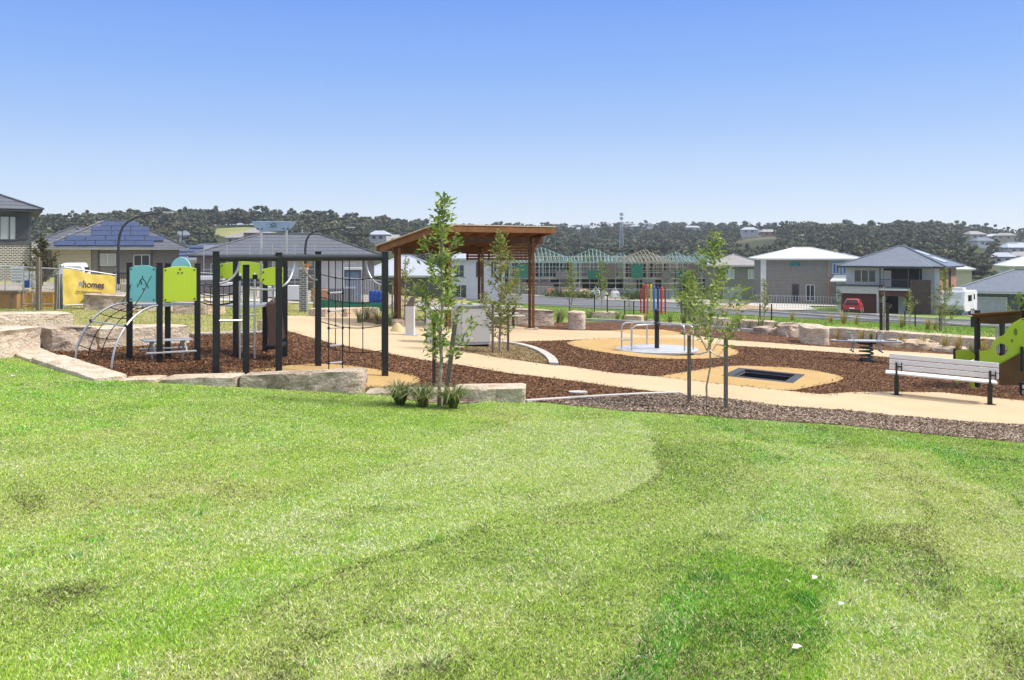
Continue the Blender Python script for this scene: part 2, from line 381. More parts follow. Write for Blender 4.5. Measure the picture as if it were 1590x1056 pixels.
# ------------------------------------------------------------------ the sheet of ground
TRAMP = gpoly([(1112.2, 583.6), (1159.2, 574.7), (1260.5, 583.6), (1215, 593.1)])
_c = sum(TRAMP, Vector((0, 0))) / 4
_ex = ((TRAMP[2] - TRAMP[1]) + (TRAMP[3] - TRAMP[0])) / 2; _ey = ((TRAMP[1] - TRAMP[0]) + (TRAMP[2] - TRAMP[3])) / 2
_ex = _ex.normalized(); _ey = Vector((-_ex.y, _ex.x))
TR_C, TR_X, TR_Y, TR_A, TR_B = _c, Vector((math.cos(R(-25)), math.sin(R(-25)))), Vector((math.sin(R(25)), math.cos(R(25)))), .74, .92
def trq(s=0): return [TR_C + TR_X * (i * (TR_A + s)) + TR_Y * (j * (TR_B + s)) for i, j in ((-1, -1), (1, -1), (1, 1), (-1, 1))]
def punch(bm, q):
    c = sum(q, Vector((0, 0))) / len(q)
    for i in range(len(q)):
        fs = [f for f in bm.faces if any((v.co.xy - c).length < 3 for v in f.verts) or (f.calc_center_median().xy - c).length < 3 or True and len(bm.faces) < 4000]
        g = list({e for f in fs for e in f.edges} | {v for f in fs for v in f.verts} | set(fs))
        d = (q[(i + 1) % len(q)] - q[i]).normalized()
        bmesh.ops.bisect_plane(bm, geom=g, plane_co=(q[i].x, q[i].y, 0), plane_no=(-d.y, d.x, 0))
    kill = [f for f in bm.faces if inpoly(np.array([f.calc_center_median().x]), np.array([f.calc_center_median().y]), q)[0]]
    bmesh.ops.delete(bm, geom=kill, context='FACES')
def ground_mat():
    m, t, b = nodes('turf_soil'); L = t.links
    g = t.nodes.new('ShaderNodeNewGeometry'); s = t.nodes.new('ShaderNodeSeparateXYZ'); L.new(g.outputs['Position'], s.inputs[0])
    n1 = N(t, 'ShaderNodeTexNoise', Scale=.35, Detail=8); L.new(g.outputs['Position'], n1.inputs['Vector'])
    n2 = N(t, 'ShaderNodeTexNoise', Scale=16, Detail=7); L.new(g.outputs['Position'], n2.inputs['Vector'])
    near = ramp(t, [(.35, (.11, .15, .03)), (.5, (.24, .33, .06)), (.66, (.42, .47, .14))]); L.new(n2.outputs['Fac'], near.inputs[0])
    mid = ramp(t, [(.34, (.10, .20, .028)), (.5, (.16, .25, .045)), (.64, (.27, .27, .10))]); L.new(n1.outputs['Fac'], mid.inputs[0])
    v = N(t, 'ShaderNodeMix', data_type='RGBA'); v.inputs[0].default_value = .4
    L.new(mid.outputs[0], v.inputs[6]); L.new(near.outputs[0], v.inputs[7])
    # dry, yellower turf on the left terrace and short sun-bleached verge
    mrx = N(t, 'ShaderNodeMapRange'); mrx.inputs[1].default_value = 2; mrx.inputs[2].default_value = -6; L.new(s.outputs[0], mrx.inputs[0])
    mry = N(t, 'ShaderNodeMapRange'); mry.inputs[1].default_value = 17; mry.inputs[2].default_value = 21; L.new(s.outputs[1], mry.inputs[0])
    mul = N(t, 'ShaderNodeMath', operation='MULTIPLY'); L.new(mrx.outputs[0], mul.inputs[0]); L.new(mry.outputs[0], mul.inputs[1])
    dry = ramp(t, [(.3, (.22, .24, .06)), (.5, (.34, .32, .11)), (.7, (.44, .38, .17))]); L.new(n2.outputs['Fac'], dry.inputs[0])
    v2 = N(t, 'ShaderNodeMix', data_type='RGBA'); L.new(mul.outputs[0], v2.inputs[0]); L.new(v.outputs[2], v2.inputs[6]); L.new(dry.outputs[0], v2.inputs[7])
    # wooded hills: leaf litter floor
    mrf = N(t, 'ShaderNodeMapRange'); mrf.inputs[1].default_value = 190; mrf.inputs[2].default_value = 240; L.new(s.outputs[1], mrf.inputs[0])
    n3 = N(t, 'ShaderNodeTexNoise', Scale=.02, Detail=6); L.new(g.outputs['Position'], n3.inputs['Vector'])
    fl = ramp(t, [(.35, (.035, .045, .02)), (.6, (.07, .075, .035)), (.72, (.2, .17, .09))]); L.new(n3.outputs['Fac'], fl.inputs[0])
    v3 = N(t, 'ShaderNodeMix', data_type='RGBA'); L.new(mrf.outputs[0], v3.inputs[0]); L.new(v2.outputs[2], v3.inputs[6]); L.new(fl.outputs[0], v3.inputs[7])
    L.new(v3.outputs[2], b.inputs['Base Color']); b.inputs['Roughness'].default_value = .95; b.inputs['Specular IOR Level'].default_value = .1
    bp = N(t, 'ShaderNodeBump', Strength=.7, Distance=0.04); L.new(n2.outputs['Fac'], bp.inputs['Height']); L.new(bp.outputs[0], b.inputs['Normal'])
    return m
xl = np.concatenate([-np.geomspace(20, 1150, 44)[::-1], np.arange(-19.5, 20, .5), np.geomspace(20, 1150, 44)])
yl = np.concatenate([np.arange(-14, 44, .5), np.arange(44, 180, 2.5), np.geomspace(180, 1700, 50)])
XX, YY = np.meshgrid(xl, yl); ZZ = T(XX, YY)
V_ = np.stack([XX, YY, ZZ], -1).reshape(-1, 3); nx = len(xl)
ii = (np.arange(len(yl) - 1)[:, None] * nx + np.arange(nx - 1)[None]).ravel()
MT['ground'] = ground_mat()
go = np_mesh('ground', V_, np.stack([ii, ii + 1, ii + nx + 1, ii + nx], 1), MT['ground'], smooth=True)
bm = bmesh.new(); bm.from_mesh(go.data)
cz = Vector((TR_C.x, TR_C.y))
q = trq(); sel = [f for f in bm.faces if (f.calc_center_median().xy - cz).length < 3.0]
for i in range(4):
    sel = [f for f in bm.faces if (f.calc_center_median().xy - cz).length < 3.0]
    g_ = list({e for f in sel for e in f.edges} | {v for f in sel for v in f.verts} | set(sel))
    dd = (q[(i + 1) % 4] - q[i]).normalized()
    bmesh.ops.bisect_plane(bm, geom=g_, plane_co=(q[i].x, q[i].y, 0), plane_no=(-dd.y, dd.x, 0))
near_ = [f for f in bm.faces if (f.calc_center_median().xy - cz).length < 3.0]
kill = [f for f in near_ if inpoly(np.array([f.calc_center_median().x]), np.array([f.calc_center_median().y]), q)[0]]
bmesh.ops.delete(bm, geom=kill, context='FACES'); bm.to_mesh(go.data); bm.free()
tag(go, kind='structure')

def drape(name, poly, off, mat, step=1.0, hole=False, kind='structure', label=None, cat=None, thick=0):
    bm = bmesh.new(); vs = [bm.verts.new((p[0], p[1], 0)) for p in poly]
    f = bm.faces.new(vs); bmesh.ops.triangulate(bm, faces=[f])
    P = np.array([tuple(p)[:2] for p in poly])
    cuts = []
    for a, nrm in ((0, (1, 0, 0)), (1, (0, 1, 0))):
        lo, hi = P[:, a].min(), P[:, a].max(); k = math.ceil(lo / step)
        while k * step < hi: cuts.append((a, k * step, nrm)); k += 1
    for a, c, nrm in cuts:
        bmesh.ops.bisect_plane(bm, geom=bm.verts[:] + bm.edges[:] + bm.faces[:], plane_co=(c if a == 0 else 0, c if a == 1 else 0, 0), plane_no=nrm)
    if hole: punch(bm, trq())
    X = np.array([v.co.x for v in bm.verts]); Y = np.array([v.co.y for v in bm.verts]); Z = T(X, Y) + off
    for v, z in zip(bm.verts, Z): v.co.z = z
    for f in bm.faces:
        if f.normal.z < 0: f.normal_flip()
    bmesh.ops.recalc_face_normals(bm, faces=bm.faces)
    if sum(f.normal.z for f in bm.faces) < 0: bmesh.ops.reverse_faces(bm, faces=bm.faces[:])
    if thick:
        r = bmesh.ops.extrude_face_region(bm, geom=bm.faces[:])
        for v in [q for q in r['geom'] if isinstance(q, bmesh.types.BMVert)]: v.co.z += thick
        bmesh.ops.recalc_face_normals(bm, faces=bm.faces)
    me = bpy.data.meshes.new(name); bm.to_mesh(me); bm.free(); me.materials.append(mat)
    o = bpy.data.objects.new(name, me); COL.objects.link(o)
    return tag(o, label, cat, None, kind)
def smooth_poly(pts, n=3):
    """closed Catmull-Rom through the points"""
    P = [Vector(p) for p in pts]; out = []; k = len(P)
    for i in range(k):
        a, b, c, d = P[i - 1], P[i], P[(i + 1) % k], P[(i + 2) % k]
        for j in range(n):
            t = j / n
            out.append(.5 * ((2 * b) + (c - a) * t + (2 * a - 5 * b + 4 * c - d) * t * t + (3 * b - 3 * c + d - a) * t ** 3))
    return out
def strip(pts, w):
    """a band of width w along a polyline on the plan"""
    P = [Vector((p[0], p[1])) for p in pts]; L_, R_ = [], []
    for i, p in enumerate(P):
        t = (P[min(i + 1, len(P) - 1)] - P[max(i - 1, 0)]).normalized(); n = Vector((-t.y, t.x)) * (w / 2)
        L_.append(p + n); R_.append(p - n)
    return L_ + R_[::-1]

# play area: bark mulch from the front wall to the far beds
MULCH = gpoly([(180, 589), (120, 566), (60, 545), (100, 532), (160, 528), (297, 519.5), (345, 517.5), (399, 516), (448, 516), (490, 515), (560, 512), (700, 515), (800, 520), (880, 527), (960, 514), (1029, 511), (1067, 519), (1140, 529), (1320, 540), (1486, 552), (1590, 559), (1660, 580), (1680, 640)]) + \
        [G(1640, 656).xy, G(1590, 652).xy, G(1400, 640).xy, G(1140, 619).xy, G(1060, 613.5).xy, G(840, 625).xy, G(816, 624).xy, Vector((.2, 16.25)), Vector((-2.5, 16.3)), Vector((-6.5, 16.3))]
drape('bark_mulch', MULCH, .004, MT['bark_chips'], hole=True)
FRONTM = gpoly([(840, 624), (1050, 612.5), (1067, 614.5), (1140, 620.5), (1209, 630.5), (1320, 638), (1377, 644.5), (1508, 655.5), (1590, 660), (1760, 672), (1760, 706), (1590, 687.7), (1442.5, 674.6), (1320, 661.3), (1133.6, 649), (1020, 640.5), (972, 639), (887, 630)])
drape('grey_mulch', FRONTM, .008, MT['grey_chips'], .5)
PATH = gpoly([(448, 515), (520, 535), (580, 545.6), (622, 553), (670, 562), (715, 567.5), (788, 580), (840, 586), (897, 593), (953.6, 601.5), (1050, 612.5), (1067, 614.8), (1140, 621), (1209, 631), (1320, 638.5), (1377, 645), (1508, 656), (1590, 660.5), (1680, 668),
              (1680, 634), (1590, 623), (1530, 617), (1464, 610), (1366, 609), (1320, 610), (1274, 613), (1209, 606), (1140, 598.7), (1022, 585.4), (953.6, 580), (880, 568.8), (857, 567.5), (767.5, 555), (697, 542.5), (742, 537),
              (765, 532.5), (780, 531.8), (780, 505), (720, 500), (650, 498), (600, 505.5), (556, 499), (556, 491), (440, 491), (430, 505)])
drape('beige_path', PATH, .012, MT['path'])
PATHB = gpoly([(780, 505), (780, 531.8), (800, 531.5), (880, 529), (929, 526.7), (1000, 526), (1067, 532), (1134, 537), (1320, 549.5), (1386, 556), (1486, 563), (1590, 571),
              (1590, 559), (1486, 551.5), (1290, 539.5), (1137, 529), (1067, 520), (1029, 514.5), (935, 514), (840, 511.5)])
drape('beige_path', PATHB, .012, MT['path'])
GRAVEL = gpoly([(697, 542.5), (742, 537), (765, 533), (782, 533), (810, 537.5), (830, 543), (846, 550), (857, 559), (859, 567), (767.5, 555)])
drape('golden_mulch', GRAVEL, .016, MT['gold_chips'])
kerbc = [G(*p) for p in ((762, 532.6), (782, 533), (805, 536), (825, 541), (841, 547.5), (853, 555.5), (858.5, 562), (860, 567))]
OCH1 = smooth_poly(gpoly([(880, 532), (905, 542), (953, 550), (1000, 556), (1058, 558.5), (1120, 556), (1147, 549), (1130, 540), (1067, 527), (1000, 524.5), (930, 526.5)]))
drape('ochre_softfall', OCH1, .016, MT['ochre'])
drape('ochre_softfall', gpoly([(948, 514), (985, 512), (1029, 512.5), (1072, 519.5), (1000, 522)]), .016, MT['ochre'])
OCH2 = gpoly([(1022, 585.6), (1115, 570), (1152, 568.6), (1190, 570), (1228, 572), (1260, 575.5), (1285, 580), (1303, 584), (1310, 587.4), (1307, 591), (1294.6, 595), (1232, 607), (1209, 606.2), (1140, 599)])
drape('ochre_softfall', OCH2, .016, MT['ochre'], hole=True)
OCH3 = smooth_poly(gpoly([(420, 578), (434, 570), (494, 566), (545, 569), (598, 577), (640, 584), (652, 590), (648, 596), (625, 600.5), (590, 603), (520, 600), (445, 592)]))
drape('ochre_softfall', OCH3, .016, MT['ochre'])
drape('ochre_softfall', gpoly([(340, 585), (350, 577.5), (420, 572), (430, 584), (425, 590), (360, 590)]), .012, MT['ochre'])
# rear garden bed mulch
drape('bark_mulch', gpoly([(556, 499), (600, 505.5), (650, 498), (640, 494), (570, 492)]), .02, MT['bark_chips'])
BEDR = gpoly([(780, 505), (840, 511.5), (935, 514), (1029, 511), (1067, 519), (1137, 529), (1290, 539.5), (1486, 551.5), (1590, 559)]) + [Vector((18.5, 28.2)), Vector((16.0, 31.9)), Vector((12.3, 36.3)), Vector((8.3, 38.9)), Vector((4, 39.5)), Vector((0, 38))]
drape('garden_bed_mulch', BEDR, .008, MT['bark_chips'])
drape('building_plot', [Vector(p) for p in ((-33, 44), (-20, 42.5), (-13, 43), (-5, 45), (3, 58), (-1, 84), (-34, 84))], .03, pm('bare_plot_soil', (.26, .22, .17), (.38, .34, .28), .5, .95, bump=.4, bscale=6, fine=.25, world=True), 2)
drape('road_shoulder', strip([Vector(p) for p in ((-16, 146), (0, 147), (10, 145), (20, 134), (27, 121), (31, 112))], 9), .04, pm('site_earth', (.30, .25, .19), (.40, .36, .30), .3, .95, fine=.25, world=True), 2.5)
# roads beyond
ROADF = [(64, 36), (52, 51), (42, 63), (34.4, 71), (30.7, 80), (27, 88), (26, 93.5), (21, 117), (14, 128), (9.8, 137), (0, 140), (-10, 139), (-18, 130)]
ROADN = [(-14, 116), (-6, 112), (2, 110), (8, 109), (14, 107.5), (18.2, 104.7), (22.5, 90), (24.2, 82), (28, 73), (31, 63.5), (38, 54), (47, 43), (58, 30)]
drape('road', [Vector(p) for p in ROADF + ROADN], .05, MT['asphalt'], 2.5)
drape('kerb', strip([Vector(p) for p in ROADF], .35), .07, MT['concrete'], 2.5, thick=.12)
drape('kerb', strip([Vector(p) for p in ROADN], .35), .07, MT['concrete'], 2.5, thick=.12)
drape('driveway', [Vector(p) for p in ((30.9, 80), (27.6, 88), (33, 96), (40, 94))], .06, MT['concrete'], 2.5)
drape('driveway', [Vector(p) for p in ((36.5, 68.5), (41.8, 63.5), (49, 88), (43, 90))], .06, MT['concrete'], 2.5)
drape('footpath', strip([Vector(p) for p in ((-22, 33), (-16.5, 34), (-14.8, 38), (-13, 42), (-9, 44))], 1.5), .03, MT['concrete'], 1)
# ------------------------------------------------------------------ lawn of turf rolls
LAWN = [Vector((-16, 22.3)), Vector((-13.62, 22.2)), Vector((-11.22, 19.8)), Vector((-9.12, 17.65)), Vector((-7.02, 15.75)), Vector((-6.7, 15.93)), Vector((-2.2, 15.93)), Vector((-1.95, 15.6)), Vector((-1.5, 15.2)), Vector((-1.0, 15.15)), Vector((-.6, 15.4)), Vector((-.5, 15.9)), Vector((.35, 15.93))] + gpoly([(816, 624), (887, 630), (973, 639), (1020, 641), (1134, 649.5), (1320, 662), (1442, 675), (1590, 688.5), (1760, 708), (2100, 760)]) + [Vector((8, 2)), Vector((-8, 2))]
PATCH = [  # turf pieces: outline in the photograph, (green, straw, dark)
 ([(640, 700), (800, 655), (1000, 650), (1025, 735), (960, 778), (830, 790), (560, 870), (360, 840)], (-.15, .6, -.5)),
 ([(830, 790), (960, 778), (1025, 735), (1015, 690), (1150, 740), (1110, 830), (1050, 880), (1000, 1000), (900, 1100), (300, 1100), (560, 870)], (.1, .35, .2)),
 ([(1110, 830), (1150, 740), (1240, 715), (1300, 770), (1280, 880), (1130, 850)], (.0, .45, .12)),
 ([(1060, 880), (1130, 850), (1290, 900), (1270, 1100), (930, 1100), (1010, 960)], (1.0, -.25, .1)),
 ([(1100, 960), (1200, 950), (1280, 1010), (1200, 1060), (1030, 1060)], (.0, .7, .35)),
 ([(1285, 815), (1440, 815), (1500, 930), (1470, 950), (1290, 890)], (.2, .35, .85)),
 ([(1050, 640), (1640, 690), (1640, 820), (1440, 700), (1160, 685)], (.45, -.15, .3)),
 ([(1000, 690), (1160, 685), (1240, 715), (1150, 745), (1020, 735)], (.3, .15, .35)),
 ([(1160, 685), (1440, 715), (1590, 800), (1590, 900), (1480, 880), (1300, 770), (1240, 715)], (-.1, .45, -.2)),
 ([(1540, 975), (1640, 1000), (1640, 1100), (1560, 1080)], (.2, .5, 1.0)),
 ([(0, 560), (300, 610), (180, 660), (0, 640)], (.35, -.1, .1)),
 ([(-100, 700), (250, 640), (560, 640), (340, 760), (0, 860)], (.1, .15, -.15)),
 ([(-100, 900), (120, 880), (200, 930), (60, 960), (-100, 950)], (.0, .6, .3)),
 ([(20, 770), (60, 765), (90, 785), (40, 800)], (.2, .4, .9)),
 ([(60, 915), (150, 895), (190, 905), (120, 940), (70, 940)], (0, .6, .8)),
]
SEAMS = [[(1000, 650), (1018, 700), (1022, 740), (960, 780), (830, 792), (560, 872), (300, 1000)], [(1150, 660), (1250, 715), (1300, 772), (1285, 885)], [(1300, 680), (1400, 730), (1450, 800), (1500, 930)], [(920, 680), (880, 750), (640, 850), (430, 930)], [(1110, 830), (1050, 885), (990, 1050)], [(720, 660), (640, 720), (300, 800), (0, 870)]]
def vnoise(x, y, sc, seed):
    def h(i, j): 
        q = np.sin(i * 127.1 + j * 311.7 + seed * 74.7) * 43758.5453
        return q - np.floor(q)
    X, Y = x * sc, y * sc; i, j = np.floor(X), np.floor(Y); f, g = X - i, Y - j
    f = f * f * (3 - 2 * f); g = g * g * (3 - 2 * g)
    return (h(i, j) * (1 - f) + h(i + 1, j) * f) * (1 - g) + (h(i, j + 1) * (1 - f) + h(i + 1, j + 1) * f) * g
def lawn_field(x, y):
    wx = x + RNG.normal(0, .025, len(x)) + (vnoise(x, y, 2.2, 1) - .5) * 0.13; wy = y + RNG.normal(0, .04, len(x)) + (vnoise(x, y, 2.2, 2) - .5) * 0.18
    g = np.zeros(len(x)); s = np.zeros(len(x)); d = np.zeros(len(x))
    for pts, (a, b, c) in PATCH:
        m = inpoly(wx, wy, gpoly(pts)); g[m] += a; s[m] += b; d[m] += c
    for pts in SEAMS:
        P = [G(*p).xy for p in pts]
        for a, b in zip(P[:-1], P[1:]):
            ab = b - a; t = np.clip(((x - a.x) * ab.x + (y - a.y) * ab.y) / ab.length_squared, 0, 1)
            dist = np.hypot(wx - a.x - ab.x * t, wy - a.y - ab.y * t)
            m = dist < .045; d[m] += 1.0 * (vnoise(x, y, 1.6, 9)[m] > .4); s[m] += .25
    # turf rolls: bands laid along two curves, each roll with a tone of its own
    def rolls(px, side):
        P = [G(*p).xy for p in px]; best = np.full(len(x), 1e9); sgn = np.zeros(len(x)); arc_ = np.zeros(len(x)); acc = 0
        for a, b in zip(P[:-1], P[1:]):
            ab = b - a; t = np.clip(((wx - a.x) * ab.x + (wy - a.y) * ab.y) / ab.length_squared, 0, 1); ex, ey = wx - a.x - ab.x * t, wy - a.y - ab.y * t
            ds = np.hypot(ex, ey); m = ds < best; best[m] = ds[m]; sgn[m] = np.sign(ab.x * ey - ab.y * ex)[m]; arc_[m] = (acc + t * ab.length)[m]; acc += ab.length
        k = np.floor(best * sgn / .62); j = np.floor(arc_ / 2.9 + np.modf(np.abs(np.sin(k * 12.9 + side)) * 43.7)[0])
        h1 = np.modf(np.abs(np.sin(k * 78.2 + j * 37.7 + side) * 4375.5))[0] - .5; h2 = np.modf(np.abs(np.sin(k * 25.1 + j * 91.3 + side) * 2931.1))[0] - .5
        fr = np.modf(np.abs(best * sgn / .62) + 100)[0]; edge = (np.abs(fr - .5) > .465)
        return h1, h2, edge
    cut = inpoly(wx, wy, gpoly([(1040, 630), (1150, 690), (1200, 760), (1110, 840), (1000, 1100), (3000, 1100), (2400, 640)]))
    A1 = rolls([(1010, 640), (1020, 700), (1022, 740), (960, 780), (830, 792), (560, 872), (300, 1000), (0, 1150)], 1.3); A2_ = rolls([(1100, 640), (1250, 715), (1300, 772), (1285, 885), (1270, 1080)], 2.7)
    h1 = np.where(cut, A2_[0], A1[0]); h2 = np.where(cut, A2_[1], A1[1]); ed = np.where(cut, A2_[2], A1[2])
    g += .8 * h1; s += .7 * h2; d += -.85 * h1 + .35 * (ed & (vnoise(x, y, 1.1, 12) > .5))
    bare_ = vnoise(x, y, 4.2, 14) * vnoise(x, y, 1.1, 15) > .62; d[bare_] += .7
    big = vnoise(x, y, .45, 3) - .5; mid = vnoise(x, y, 1.7, 4) - .5; sm = vnoise(x, y, 6.0, 5) - .5; ti = vnoise(x, y, 17., 6) - .5
    g = g + .5 * mid + .5 * sm + .5 * ti + .3 * big
    s = s + .25 + .5 * big + (.6 * (vnoise(x, y, 3.1, 7) - .5) + 1.0 * sm)
    d = d + .4 * mid + .5 * (vnoise(x, y, 4.5, 8) - .5)
    return g, s, d
def lawn_blades(n):
    k = int(n * 2.0)
    y = 3.3 + (22.3 - 3.3) * RNG.random(k) ** 1.55
    x = (RNG.random(k) * 2 - 1) * (y * .60 + 1.2)
    ok = inpoly(x, y, LAWN); x, y = x[ok][:n], y[ok][:n]; n = len(x)
    g, s, d = lawn_field(x, y); z = T(x, y)
    cl = (vnoise(x, y, 5.5, 21) > .88) * (vnoise(x, y, .8, 22) > .45); g = g + .6 * cl
    wall_ = (y > 15.72) & (x > -7) & (x < .3)
    h = (.007 + .012 * RNG.random(n)) * (1 + .8 * cl) * (1 + 1.2 * wall_ * RNG.random(n)) * (1 + .3 * np.clip(g, -1, 1)) * (1 + .15 * (y < 6)); w = (.0016 + .0016 * RNG.random(n)) * (.75 + y / 9)
    straw = RNG.random(n) < np.clip(.30 + .32 * s, .02, .8)
    az = RNG.random(n) * 6.283; lean = np.where(straw, .8 + RNG.random(n) * .9, .25 + RNG.random(n) * .9)
    L_ = h * np.where(straw, 1.5, 1)
    dx, dy, dz = np.cos(az) * np.sin(lean) * L_, np.sin(az) * np.sin(lean) * L_, np.maximum(np.cos(lean) * L_, .003)
    a2 = RNG.random(n) * 3.1416; px_, py_ = np.cos(a2) * w, np.sin(a2) * w
    V = np.empty((n, 3, 3)); V[:, 0] = np.stack([x - px_, y - py_, z], 1); V[:, 1] = np.stack([x + px_, y + py_, z], 1)
    V[:, 2] = np.stack([x + dx, y + dy, z + dz + .004], 1)
    gr = np.array([.34, .62, .050]); yg = np.array([.59, .80, .14]); st = np.array([.80, .78, .40]); br = np.array([.13, .10, .06]); vg = np.array([.13, .44, .04])
    t = np.clip(.5 - .6 * g + .35 * s, 0, 1)[:, None]
    c = gr * (1 - t) + yg * t
    t2 = np.clip(g * 1.1 - .25, 0, 1)[:, None]; c = c * (1 - t2) + vg * t2
    pb = RNG.random(n) < np.clip(.15 + .5 * d, .03, .88)
    c = np.where(straw[:, None], np.where(pb[:, None], br, st), c)
    c = c * np.clip(1.0 - .28 * d, .4, 1.35)[:, None] * (.42 + 1.1 * RNG.random(n) ** 1.3)[:, None]
    o = np_mesh('lawn_grass', V.reshape(-1, 3), np.arange(3 * n).reshape(-1, 3), MT['blade'], np.clip(c, 0.004, .8))
    tag(o, 'short mown green and straw coloured turf in front of the playground', 'grass', kind='stuff')
lawn_blades(900000)
# fallen pale leaves on the lawn
LV = pm('dry_leaf', (.55, .50, .42), (.7, .66, .6), 20, .7)
for i, (px, py, r) in enumerate(((1222, 910, .05), (1265, 905, .055), (1345, 909, .04), (1307, 946, .04), (1395, 985, .04), (1405, 1013, .045), (1238, 1015, .05), (995, 1030, .04), (20, 587, .07), (1360, 1035, .04))):
    c = G(px, py); m = MB(); r = r * .6; a = random.random() * 6
    pts = [(r * k, r * j, zz) for k, j, zz in ((-1, 0, .3), (-.4, .42, .75), (.5, .35, .6), (1.1, 0, .2), (.5, -.35, .5), (-.4, -.4, .3))]
    pts = [c + Vector((p[0] * math.cos(a) - p[1] * math.sin(a), p[0] * math.sin(a) + p[1] * math.cos(a), p[2] * r + .02)) for p in pts]
    m.extr(pts, (0, 0, .0015))
    names = ['pale curled leaf on the lawn left of a whiter leaf in the vivid green strip', 'whitish fallen leaf at the edge of the vivid green turf', 'pale fallen leaf lying on the dark turf patch', 'small fallen leaf below the dark turf patch', 'dry leaf on the straw turf in the lower right', 'dry leaf low right beside a straw clump', 'pale leaf on the browned strip near the bottom of the lawn', 'fallen leaf at the left foot of the vivid green strip', 'white scrap of leaf by the left stone kerb', 'dry leaf nearest the bottom edge on the right']
    solo(m, 'fallen_leaf', LV, names[i], 'leaf', c, 'fallen leaves on the lawn')
# loose bark chips on the mulch
def chips(name, poly, n, pal, ymax, lab, size=(.018, .05)):
    P = np.array([tuple(p)[:2] for p in poly]); k = n * 4
    y = P[:, 1].min() + (min(P[:, 1].max(), ymax) - P[:, 1].min()) * RNG.random(k) ** 1.25
    x = P[:, 0].min() + np.ptp(P[:, 0]) * RNG.random(k)
    ok = inpoly(x, y, poly)
    for bad in (PATH, PATHB, OCH1, OCH2, OCH3, GRAVEL, trq(.1)):
        if name != 'grey_bark_chips' and bad is not poly: jx = np.abs(RNG.normal(0, .09, k)) * np.sign(RNG.normal(size=k)); ok &= ~inpoly(x + jx, y + RNG.normal(0, .13, k), bad)
    ok &= np.abs(x) < y * .6 + 1
    x, y = x[ok][:n], y[ok][:n]; n = len(x); z = T(x, y) + .016
    a = RNG.random(n) * 6.283; L_ = size[0] + (size[1] - size[0]) * RNG.random(n); B = L_ * (.25 + .3 * RNG.random(n)); tl = (RNG.random(n) - .35) * 1.1
    V = np.empty((n, 4, 3))
    for k, (i, j) in enumerate(((-1, -1), (1, -1), (1, 1), (-1, 1))):
        lx, ly = i * L_ / 2 * np.cos(tl), j * B / 2
        V[:, k, 0] = x + lx * np.cos(a) - ly * np.sin(a); V[:, k, 1] = y + lx * np.sin(a) + ly * np.cos(a); V[:, k, 2] = z + i * L_ / 2 * np.sin(tl) + .004
    pal = np.array(pal); c = pal[RNG.integers(0, len(pal), n)] * (.7 + .6 * RNG.random(n))[:, None]
    tag(np_mesh(name, V.reshape(-1, 3), np.arange(4 * n).reshape(-1, 4), MT['chipgeo'], c), lab, 'mulch', kind='stuff')
chips('brown_bark_chips', MULCH, 110000, [(.05, .02, .01), (.09, .038, .017), (.15, .068, .03), (.25, .125, .06), (.03, .013, .008), (.12, .05, .02), (.33, .19, .09)], 34, 'loose brown bark chips over the playground mulch')
chips('grey_bark_chips', FRONTM, 30000, [(.05, .03, .02), (.18, .12, .085), (.32, .24, .17), (.5, .40, .30), (.10, .065, .045)], 30, 'weathered grey bark chips along the front garden strip')
chips('golden_bark_chips', GRAVEL, 6000, [(.1, .06, .03), (.25, .17, .08), (.4, .3, .15)], 40, 'golden bark chips in the small island bed')

def turf(name, label, n, box, keep, pal, hr, wr):
    k = n * 3; x = box[0] + (box[1] - box[0]) * RNG.random(k); y = box[2] + (box[3] - box[2]) * RNG.random(k) ** 1.2
    ok = keep(x, y) & (np.abs(x) < y * .58 + 1); x, y = x[ok][:n], y[ok][:n]; n = len(x); z = T(x, y)
    h = hr[0] + (hr[1] - hr[0]) * RNG.random(n) ** 2; w = wr * (.6 + .8 * RNG.random(n)); az = RNG.random(n) * 6.283; l = .3 + RNG.random(n); a2 = RNG.random(n) * 3.14
    V = np.empty((n, 3, 3)); V[:, 0] = np.stack([x - np.cos(a2) * w, y - np.sin(a2) * w, z], 1); V[:, 1] = np.stack([x + np.cos(a2) * w, y + np.sin(a2) * w, z], 1); V[:, 2] = np.stack([x + np.cos(az) * np.sin(l) * h, y + np.sin(az) * np.sin(l) * h, z + np.cos(l) * h + .004], 1)
    pal = np.array(pal); t = vnoise(x, y, .7, 31) + .6 * (vnoise(x, y, 2.6, 32) - .5); i = np.clip((t * len(pal) + RNG.normal(0, .7, n)).astype(int), 0, len(pal) - 1)
    o = np_mesh(name, V.reshape(-1, 3), np.arange(3 * n).reshape(-1, 3), MT['blade'], pal[i] * (.55 + .8 * RNG.random(n))[:, None]); tag(o, label, 'grass', kind='stuff')
def left_keep(x, y):
    ok = ~inpoly(x, y, MULCH) & ~inpoly(x, y, PATH) & ~((y > 42.5) & (x > -33))
    return ok & (y < 45)
turf('terrace_grass', 'dry yellowish turf on the left terraces', 130000, (-26, -3, 18.5, 44), left_keep, [(.20, .30, .06), (.36, .38, .12), (.52, .47, .22), (.60, .52, .30), (.30, .36, .09)], (.02, .06), .009)
def right_keep(x, y):
    rd = [Vector(p) for p in ROADF + ROADN]
    return (y > yb(x) + .5) & ~inpoly(x, y, rd) & ~inpoly(x, y, BEDR) & (inpoly(x, y, [Vector(p) for p in ROADN] + [Vector((40, 18)), Vector((20, 26.5)), Vector((16.3, 31.6)), Vector((12.5, 36.3)), Vector((8.3, 39)), Vector((2, 41)), Vector((-6, 50))]))
turf('verge_grass', 'green rough grass of the verge between the retaining wall and the road', 150000, (-4, 42, 26, 106), right_keep, [(.10, .28, .03), (.20, .38, .05), (.32, .44, .08), (.46, .44, .16), (.16, .34, .04)], (.04, .13), .018)
